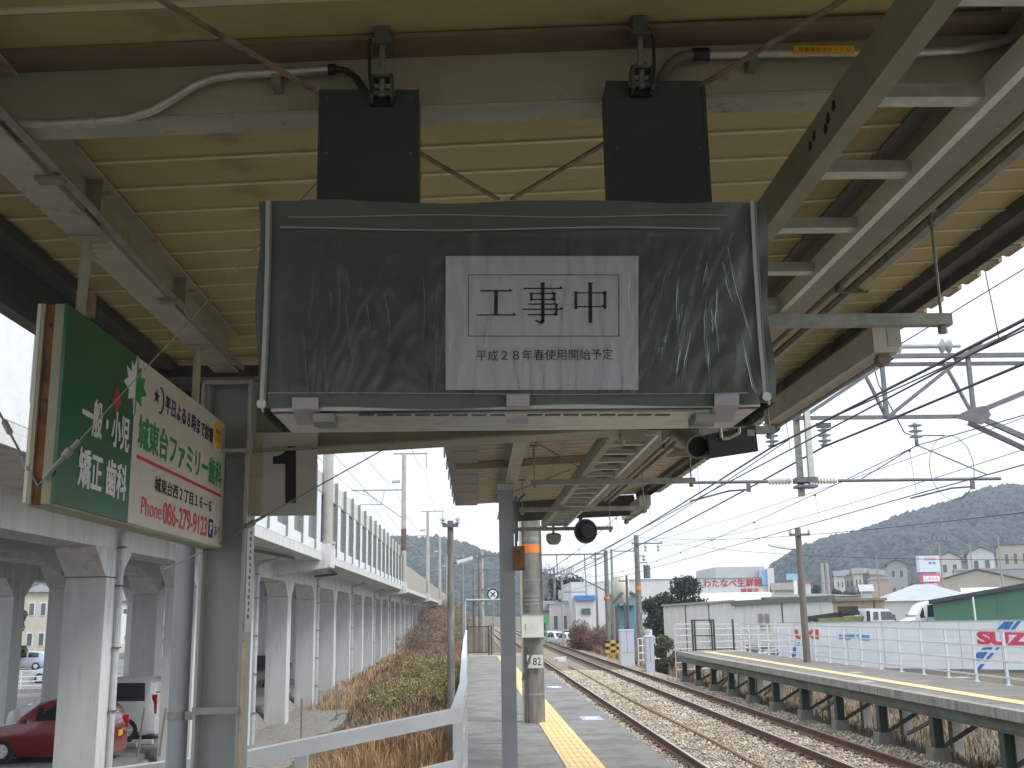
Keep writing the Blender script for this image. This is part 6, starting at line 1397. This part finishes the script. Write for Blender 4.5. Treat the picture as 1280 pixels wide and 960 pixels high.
# cars by the sheds
CG = 'cars parked beside the far track'
for i, (px, Y, rz, lab, col) in enumerate(((722, 104, 1.9, 'white car nearest the brown bush beside the far track', (.7, .7, .71)), (706, 110, 1.9, 'white car in the middle of the cars beside the far track', (.7, .7, .69)), (696, 116, 1.8, 'pale blue white car at the left end of the parked row', (.55, .6, .68)), (712, 122, 1.7, 'silver car behind the parked row in front of the garage hall', (.5, .52, .55)))):
    if i == 0: c0v = make_car('parked_car', lab, 3.5, 1.5, 1.6, col, 'kei', CG); cc = c0v
    else: cc = dup(c0v, (0, 0, 0), lab)
    cc.location = (float(at(px, 771, Y).x), Y, -1.65); cc.rotation_euler.z = rz
q = MB(); a, b = at(797, 800, 70), at(815, 785, 70)
rt = thing('red_white_truck', 'small red and white truck by the fence, left of the white warehouse', 'truck', (a.x, 70, -1.6))
q.box(a.x+.7, b.x, 70, 71.6, -1.2, b.z-.1); q.build('body', white, rt); q = MB(); q.box(a.x+.75, b.x-.2, 69.97, 70, b.z-.55, b.z-.12); q.build('red_panel', redp, rt)
q = MB(); q.box(a.x+.8, b.x-.3, 69.95, 69.99, -.9, -.6); q.build('bumper', blackp, rt)
for xx in (a.x+.9, b.x-.25): q = MB(); q.cyl((xx, 69.96, -1.35), (xx, 70.1, -1.35), .28, n=14); q.build('wheel', rubber, rt)
wfence('guard_fence', 'short white fence beside the red and white truck', tuple(at(798, 812, 62).xy)+(-1.4,), tuple(at(824, 812, 64).xy)+(-1.4,), 5, 1.6, (.25, .5, .75, 1), white, .05)
# cars and stuff behind the far platform fence
mot = make_car('parked_car', 'dark car half hidden behind the white fence left of the hoarding', 3.6, 1.5, 1.5, (.06, .06, .07), 'kei'); mot.location = (float(at(925, 771, 58).x), 58.2, -1.8)
mo2 = dup(mot, (float(at(958, 771, 56).x), 56.5, -1.8), 'dark red brown car beside the left end of the hoarding'); 
for ch in mo2.children:
    if ch.name.startswith('body'): ch.data = ch.data.copy(); ch.data.materials.clear(); ch.data.materials.append(mat('brown_red_paint', (.16, .05, .03), .3, coat=.6))

# ================================================================== HILLS
def hill(name, label, prof, Y0, D_, col, seed, z0=0, trees=2500, tsz=(3, 6), colt=None):
    """ridge line given as photo profile (x,y) at distance Y0; slopes fall toward us and away"""
    P_ = [at(x, y, Y0) for x, y in prof]; X_ = [p.x for p in P_]; Zr = [p.z for p in P_]
    nx_ = 120; ny_ = 26; xs2 = np.linspace(X_[0], X_[-1], nx_); V = []
    for j in range(ny_):
        v = j/(ny_-1); yy = Y0+(v-.55)*D_
        for x in xs2:
            h = np.interp(x, X_, Zr); k = math.cos((v-.55)*math.pi*.95)**.9 if abs(v-.55) < .526 else 0
            n_ = noise.fractal(Vector((x/40, yy/40, seed)), 1, 2, 5)*.10
            V.append((x, yy, z0+(h-z0)*max(0, k+n_*k-.03)-.5))
    V = np.array(V); I, J = np.meshgrid(np.arange(nx_-1), np.arange(ny_-1)); a = (J*nx_+I).ravel(); F = np.stack([a, a+1, a+nx_+1, a+nx_], 1)
    o = link(name, fast_mesh(name, V, F, mat(name+'_soil', tuple(c*.7 for c in col), .95, var=.3, scale=.05), 4)); tag(o, label, kind='structure')
    # trees on it
    r2_ = np.random.default_rng(seed)
    bv, bf = ico(); TV = []; TF = []; cnt = 0
    G = V.reshape(ny_, nx_, 3)
    for i in range(trees):
        u = r2_.random()*(nx_-1.01); v = r2_.random()**1.2*(ny_*.62); iu, iv = int(u), int(v); p_ = G[iv, iu]*(1-(u-iu))+G[iv, iu+1]*(u-iu); p2 = G[min(iv+1, ny_-1), iu]; p_ = p_*(1-(v-iv))+p2*(v-iv)*1.0 if False else p_+(G[min(iv+1, ny_-1), iu]-G[iv, iu])*(v-iv)
        s_ = r2_.uniform(*tsz); sc_ = np.array([s_, s_, s_*r2_.uniform(.8, 1.25)]); jj = r2_.uniform(.72, 1.28, (len(bv), 1)); TV.append(bv*sc_*jj+p_+np.array([0, 0, s_*.25])); TF.append(bf+cnt*len(bv)); cnt += 1
    o = link('forest', fast_mesh('forest', np.concatenate(TV), np.concatenate(TF), mat(name+'_trees', colt or col, .95, var=.25, scale=.12, isl=.5, col2=tuple(c*.55 for c in (colt or col)), amt=.7, s2=.25, thr=.5), 3)); tag(o, 'dense trees covering the '+name.replace('_', ' '), kind='stuff')
def ico():
    b = bmesh.new(); bmesh.ops.create_icosphere(b, subdivisions=1, radius=1); v = np.array([q.co[:] for q in b.verts]); f = np.array([[q.index for q in fc.verts] for fc in b.faces]); b.free(); return v, f
hill('right_hill', 'dark wooded hill rising behind the houses at the right', [(940, 768), (952, 745), (966, 722), (985, 703), (1010, 688), (1040, 676), (1070, 667), (1100, 659), (1135, 651), (1165, 641), (1190, 629), (1215, 621), (1245, 616), (1280, 613), (1350, 618), (1450, 640), (1600, 720)], 620, 420, (.05, .055, .05), 3, 0, 24000, (1.5, 3.3))
hill('left_hill', 'hazy wooded ridge behind the viaduct and the platform end', [(330, 740), (420, 700), (480, 682), (520, 676), (550, 680), (575, 686), (600, 690), (625, 697), (650, 706), (680, 722), (705, 742), (730, 760)], 720, 300, (.045, .055, .045), 11, 0, 15000, (1.5, 3.4))
hill('far_left_hill', 'low wooded hill seen between the piers at the left', [(-300, 700), (-100, 715), (0, 722), (60, 728), (120, 742), (200, 750), (300, 748), (420, 755)], 500, 160, (.06, .07, .06), 17, 0, 6000, (1.5, 3))

# ================================================================== VEGETATION
def leaf_cloud(centres, n, leaf, m, name, parent=None, seed=1, asp=.55):
    """many small leaf faces spread through a set of blobs (x,y,z,rx,ry,rz)"""
    r_ = np.random.default_rng(seed); vol = np.array([c[3]*c[4]*c[5] for c in centres]); k = r_.choice(len(centres), n, p=vol/vol.sum()); C_ = np.array(centres)[k]
    d_ = r_.normal(size=(n, 3)); d_ /= np.linalg.norm(d_, axis=1)[:, None]; rad = r_.random(n)**.42
    p_ = C_[:, :3]+d_*C_[:, 3:]*rad[:, None]
    a = r_.normal(size=(n, 3)); a /= np.linalg.norm(a, axis=1)[:, None]; b = np.cross(a, r_.normal(size=(n, 3))); b /= np.linalg.norm(b, axis=1)[:, None]
    s_ = leaf*r_.uniform(.6, 1.4, (n, 1)); w_ = s_*asp
    V = np.stack([p_-a*s_, p_+b*w_, p_+a*s_, p_-b*w_], 1).reshape(-1, 3)
    off = ROOT.get(parent.name, (0, 0, 0)) if parent else (0, 0, 0)
    F = np.arange(n*4).reshape(-1, 4); return link(name, fast_mesh(name, V-np.array(off), F, m, 4), parent)
def tree(name, label, px, Y, zb, h, w_, m, seed, nleaf=2600, leaf=.14, blobs=16, trunk=.3, cat='tree', group=None):
    c = at(px, 771, Y); t = thing(name, label, cat, (c.x, Y, zb), group); r_ = random.Random(seed)
    q = MB(); bark = mat('bark', (.12, .10, .08), .9, var=.2)
    top = Vector((c.x+r_.uniform(-.1, .1)*w_, Y, zb+h*.75)); q.tube([(c.x, Y, zb-1.0), (c.x+.03, Y, zb+h*.25), tuple((Vector((c.x, Y, zb+h*.5))+top)/2), tuple(top)], [w_*.06, w_*.05, w_*.035, w_*.012], 8)
    cs = []
    for i in range(blobs):
        an = r_.uniform(0, 6.28); rr = r_.random()**.6*w_*.38; z = zb+h*(trunk+(.92-trunk)*r_.random()); k = 1-abs((z-zb)/h-.55)*.9
        e = Vector((c.x+math.cos(an)*rr*k, Y+math.sin(an)*rr*k, z)); s_ = w_*r_.uniform(.13, .22); cs.append((e.x, e.y, e.z, s_, s_, s_*.8))
        q.tube([(c.x, Y, zb+h*.3), tuple((Vector((c.x, Y, zb+h*.45))+e)/2), tuple(e)], [w_*.02, w_*.014, w_*.005], 5)
    q.build('trunk', bark, t); leaf_cloud(cs, nleaf, leaf, m, 'crown', t, seed); return t
dkl = mat('dark_evergreen_leaf', (.035, .05, .028), .7, var=.2, isl=.55)
mdl = mat('mid_green_leaf', (.07, .085, .035), .7, var=.2, isl=.5)
tree('evergreen_tree', 'round dark evergreen tree behind the white warehouse, right of the banded pole', 848, 88, -1.8, 6.2, 5.2, dkl, 3, 6500, .13, 30, .25)
tree('evergreen_tree', 'left lobe of dark evergreen trees beside the banded pole', 822, 86, -1.8, 5.0, 3.4, dkl, 4, 3600, .12, 20, .2)
tree('evergreen_tree', 'dark green bushy tree behind the garage hall, right of pole 82', 700, 150, -1.8, 8.2, 8.5, dkl, 5, 3500, .3, 18, .2)
tree('small_bush', 'dark green bush at the end of the raised platform', 828, 53, -1.7, 2.3, 2.2, mdl, 6, 3000, .07, 16, .1, cat='bush')
tree('garden_tree', 'green garden tree in front of the beige house between the left piers', 22, 88, -2.2, 5.0, 3.0, mdl, 8, 1800, .16, 12, .2)
for i, (px, Y, h) in enumerate(((1022, 190, 7.5), (1046, 192, 7), (1060, 200, 6.5))):
    tree('conifer_tree', ['dark small tree left of the twin poles under the hill', 'dark small tree right of the twin poles under the hill', 'dark small tree further right, under the terraced houses'][i], px, Y, -1.5, h, 5, dkl, 20+i, 1200, .35, 10, .1, group='small trees under the hill')
# bare trees
def bare_tree(label, px, Y, zb, h, seed, col=(.16, .14, .125)):
    c = at(px, 771, Y); t = thing('bare_tree', label, 'tree', (c.x, Y, zb), 'leafless trees beyond the station'); q = MB(); r_ = random.Random(seed)
    def br(p_, d_, L_, r0, lv):
        e = p_+d_*L_; q.tube([tuple(p_), tuple(p_+d_*L_*.5+Vector((r_.uniform(-.1, .1), r_.uniform(-.1, .1), 0))*L_*.4), tuple(e)], [r0, r0*.8, r0*.6], 4)
        if lv == 0: return
        for _ in range(3 if lv > 1 else 4):
            n_ = (d_+Vector((r_.uniform(-.8, .8), r_.uniform(-.8, .8), r_.uniform(-.1, .5)))).normalized(); br(e if r_.random() < .6 else p_+d_*L_*.7, n_, L_*r_.uniform(.55, .8), r0*.55, lv-1)
    br(Vector((c.x, Y, zb)), Vector((0, 0, 1)), h*.32, h*.014, 4); q.build('branches', mat('bare_twigs', col, .9, isl=.2), t)
for i, (px, Y, h) in enumerate(((700, 165, 15), (716, 160, 14), (688, 158, 13), (732, 170, 13), (676, 175, 13))):
    bare_tree(['bare tree directly above the green bushy tree', 'bare tree between the green tree and the blue banded building', 'bare tree close beside pole 82', 'bare tree behind the white and blue building', 'bare tree half hidden by pole 82'][i], px, Y, -1.5, h, 40+i)
# blades: dry grass on the bank and weeds
def blades(n, xf, yf, h0, h1, m, name, label, lean=.5, w_=.012, seed=2, dz=0):
    r_ = np.random.default_rng(seed); y = yf(r_, n); x = xf(r_, n, y); cl_ = np.sin(x*2.3+y*.9+seed)*np.cos(y*1.1-x*1.7)+.5*np.sin(x*5.1-y*2.9); kp = cl_ > r_.uniform(-1.2, .25, n); x, y = x[kp], y[kp]; n = len(x); z = gh(x, y)+dz; h = r_.uniform(h0, h1, n)*(.75+.3*cl_[kp]); a = r_.random(n)*6.28; le = r_.uniform(0, lean, n)*h
    dx, dy = np.cos(a), np.sin(a); w2 = w_*np.interp(y, [0, 12, 40, 80], [.6, 1, 1.8, 3.5]); px, py = -dy*w2, dx*w2
    b = np.stack([x, y, z-.03], 1); m_ = np.stack([x+dx*le*.35, y+dy*le*.35, z+h*.6], 1); t_ = np.stack([x+dx*le, y+dy*le, z+h], 1); w3 = np.stack([px, py, px*0], 1)
    V = np.stack([b-w3, b+w3, m_+w3*.7, m_-w3*.7, t_, t_+w3*.2], 1).reshape(-1, 3); k = np.arange(n)[:, None]*6
    F = np.concatenate([k+np.array([0, 1, 2, 3]), k+np.array([3, 2, 5, 4])]); o = link(name, fast_mesh(name, V, F, m, 4)); return tag(o, label, kind='stuff')
tawny = mat('tawny_dry_grass', (.44, .28, .14), .9, var=.2, scale=1.2, isl=.4, col2=(.22, .14, .08), amt=.7, s2=.8, thr=.5)
brownb = mat('brown_brush', (.27, .19, .125), .9, var=.3, scale=1, isl=.5, col2=(.15, .115, .075), amt=.7, s2=.6, thr=.5)
olivew = mat('olive_weeds', (.19, .19, .07), .9, var=.3, scale=1, isl=.5, col2=(.09, .11, .03), amt=.7, s2=1.2, thr=.5)
yfn = lambda lo, hi, p_: (lambda r_, n: lo+(hi-lo)*r_.random(n)**p_)
blades(40000, lambda r_, n, y: -6.0+5.7*r_.random(n)**.8, yfn(8, 27, 1.0), .15, .62, tawny, 'dry_grass', 'tawny dry grass on the bank beside the platform railing', .6, .010, 2)
blades(36000, lambda r_, n, y: np.interp(y, [22, 40, 60, 130], [-3.6, -5.0, -6.4, -7.3])+np.interp(y, [22, 40, 60, 130], [3.1, 4.4, 5.7, 6.3])*r_.random(n), yfn(22, 135, 1.5), .12, .6, brownb, 'brown_brush', 'brown dry brush covering the bank along the viaduct', .8, .011, 3)
blades(3000, lambda r_, n, y: -3.0+2.0*r_.random(n), yfn(34, 54, 1), .2, .7, olivew, 'green_yellow_weeds', 'yellow green bamboo grass thicket on the bank in front of the viaduct', .8, .014, 4)
blades(9000, lambda r_, n, y: 8.7+4*r_.random(n), yfn(12, 48, 1.3), .06, .22, olivew, 'low_weeds', 'low green weeds under and beside the raised platform', .8, .008, 5)
blades(7000, lambda r_, n, y: 9.0+3.5*r_.random(n), yfn(48, 110, 1.3), .15, .7, brownb, 'track_side_weeds', 'dry weeds beside the far track beyond the platform', .7, .010, 6)
blades(6000, lambda r_, n, y: -7.9+2.5*r_.random(n), yfn(52, 120, 1.3), .1, .5, tawny, 'dry_grass', 'thin dry grass at the foot of the viaduct piers', .7, .008, 7)
blades(16000, lambda r_, n, y: 9.2+6.5*r_.random(n), yfn(12, 50, 1.2), .08, .36, brownb, 'undergrowth', 'brown and grey weeds covering the ground under and behind the raised platform', .9, .010, 15)
# thickets climbing at the far end of the viaduct and brown bush
def thicket(name, label, blobs, n, leaf, m, seed, asp=.16): 
    o = leaf_cloud(blobs, n, leaf, m, name, None, seed, asp); return tag(o, label, kind='stuff')
rg2 = random.Random(5)
bl1 = []
for i in range(46):
    y = 112+rg2.random()*90; x = -8.4+rg2.random()*6.0; z = float(gh(np.array([x]), np.array([y]))[0]); s_ = rg2.uniform(.8, 1.7)*(1+(y-100)/150); bl1.append((x, y, z+s_*.6, s_, s_*1.4, s_*1.1))
thicket('brown_thicket', 'tall brown leafless thicket covering the far end of the viaduct', bl1, 90000, .19, brownb, 9, .10)
thicket('green_thicket', 'yellow green shrub on the bank in the middle of the brown brush', [(-3.1+rg2.random()*2.3, 35+rg2.random()*18, -1.15+rg2.random()*.55, .8, 1.5, .5) for i in range(26)], 52000, .05, mat('yellow_green_leaf', (.28, .245, .105), .8, var=.3, scale=1.2, isl=.55, col2=(.16, .15, .06), amt=.8, s2=1.0, thr=.48), 10, .3)
c = at(735, 800, 92); c2 = at(752, 800, 86)
thicket('red_brown_bush', 'reddish brown leafless bush beside the far track', [(c.x+rg2.uniform(-1.3, 2), 88+rg2.uniform(-3, 5), -1.0+rg2.uniform(0, 1.5), .9, 1.2, .9) for i in range(14)], 16000, .12, mat('red_brown_twigs', (.19, .115, .09), .9, isl=.4), 12)
thicket('yellow_weeds', 'orange yellow weeds at the foot of the gantry pole', [(c2.x+rg2.uniform(-.8, 1.0), 72+rg2.uniform(-3, 4), -1.2+rg2.uniform(0, .4), .35, .6, .3) for i in range(8)], 1500, .07, mat('orange_weeds', (.42, .27, .07), .9, isl=.4), 13)
thicket('hillside_shrubs', 'dark red and green shrubs below the terraced houses', [(at(px, 735, 165).x, 165, 2+rg2.uniform(-2, 2.2), 1.6, 1.6, 1.2) for px in (1058, 1066, 1076, 1100, 1108, 1112, 1118, 1126)], 5000, .22, mat('plum_twigs', (.13, .08, .075), .9, isl=.5), 14)
gl = []
for i in range(30):
    y = 130+rg2.random()*150; x = rg2.choice([-1, 1])*0+rg2.uniform(11, 60); gl.append((x, y, -1+rg2.random()*1.0, 2.2, 2.2, 1.3))
thicket('distant_bushes', 'low mixed bushes filling the ground between the far buildings', gl, 9000, .3, mat('mixed_bush', (.10, .095, .06), .9, isl=.5), 15)
# gravel yard at pier feet
q = MB(); k_ = 0
for j in range(60):
    for i in range(11):
        x_, y_ = -10.6+i*.5, 30+j*1.0; q.v.append((x_, y_, float(gh(np.array([x_]), np.array([y_]))[0])+.03+.02*math.sin(i*2+j)))
for j in range(59):
    for i in range(10): a = j*11+i; q.f.append((a, a+1, a+12, a+11)); q.m.append(0)
tag(q.build('gravel_strip', mat('grey_gravel', (.27, .255, .23), .95, var=.35, scale=14, col2=(.16, .14, .11), amt=.7, s2=5, thr=.5, bump=1, bs=25)), 'grey gravel strip at the foot of the viaduct piers', kind='structure')
for i, (px, Y_) in enumerate(((379, 40), (422, 48), (486, 44))):
    c = at(px, 800, Y_); zz_ = float(gh(np.array([c.x]), np.array([Y_]))[0]); m = MB(); m.box(c.x-.03, c.x+.03, Y_-.03, Y_+.03, zz_, zz_+1.5); one('fence_post', m, galvd, ['thin grey fence post nearest the second pier', 'thin grey fence post on the brown bank between the piers and the green shrub', 'thin grey fence post beside the yellow green shrub'][i], 'post', 'thin posts on the bank')
# plastic sheet under the platform
q = MB(); r_ = random.Random(8); n_ = 14
for j in range(n_+1):
    for i in range(n_+1): q.v.append((9.6+i*.1, 14.6+j*.22, -1.6+.25*noise.noise(Vector((i*.5, j*.4, 2)))+.12*noise.noise(Vector((i*1.3, j*1.2, 5)))))
for j in range(n_):
    for i in range(n_): a = j*(n_+1)+i; q.f.append((a, a+1, a+n_+2, a+n_+1)); q.m.append(0)
one('plastic_sheet', q, mat('grey_white_plastic', (.5, .52, .53), .35), 'crumpled grey white plastic sheet on the ground under the raised platform', 'sheet', smooth=True)
# haze
q = MB(); q.box(-1110, 1160, -62, 1010, -9, 140); hz_ = q.build('haze', None, None)
hz_.data.materials.clear(); hm_ = bpy.data.materials.new('air_haze'); hm_.use_nodes = True; n = hm_.node_tree.nodes; n.clear()
pv = n.new('ShaderNodeVolumePrincipled'); pv.inputs['Color'].default_value = (.68, .82, 1.0, 1); pv.inputs['Density'].default_value = .00058; pv.inputs['Anisotropy'].default_value = .3
oo = n.new('ShaderNodeOutputMaterial'); hm_.node_tree.links.new(pv.outputs[0], oo.inputs['Volume']); hz_.data.materials.append(hm_); tag(hz_, 'pale distant haze in the air', kind='stuff')
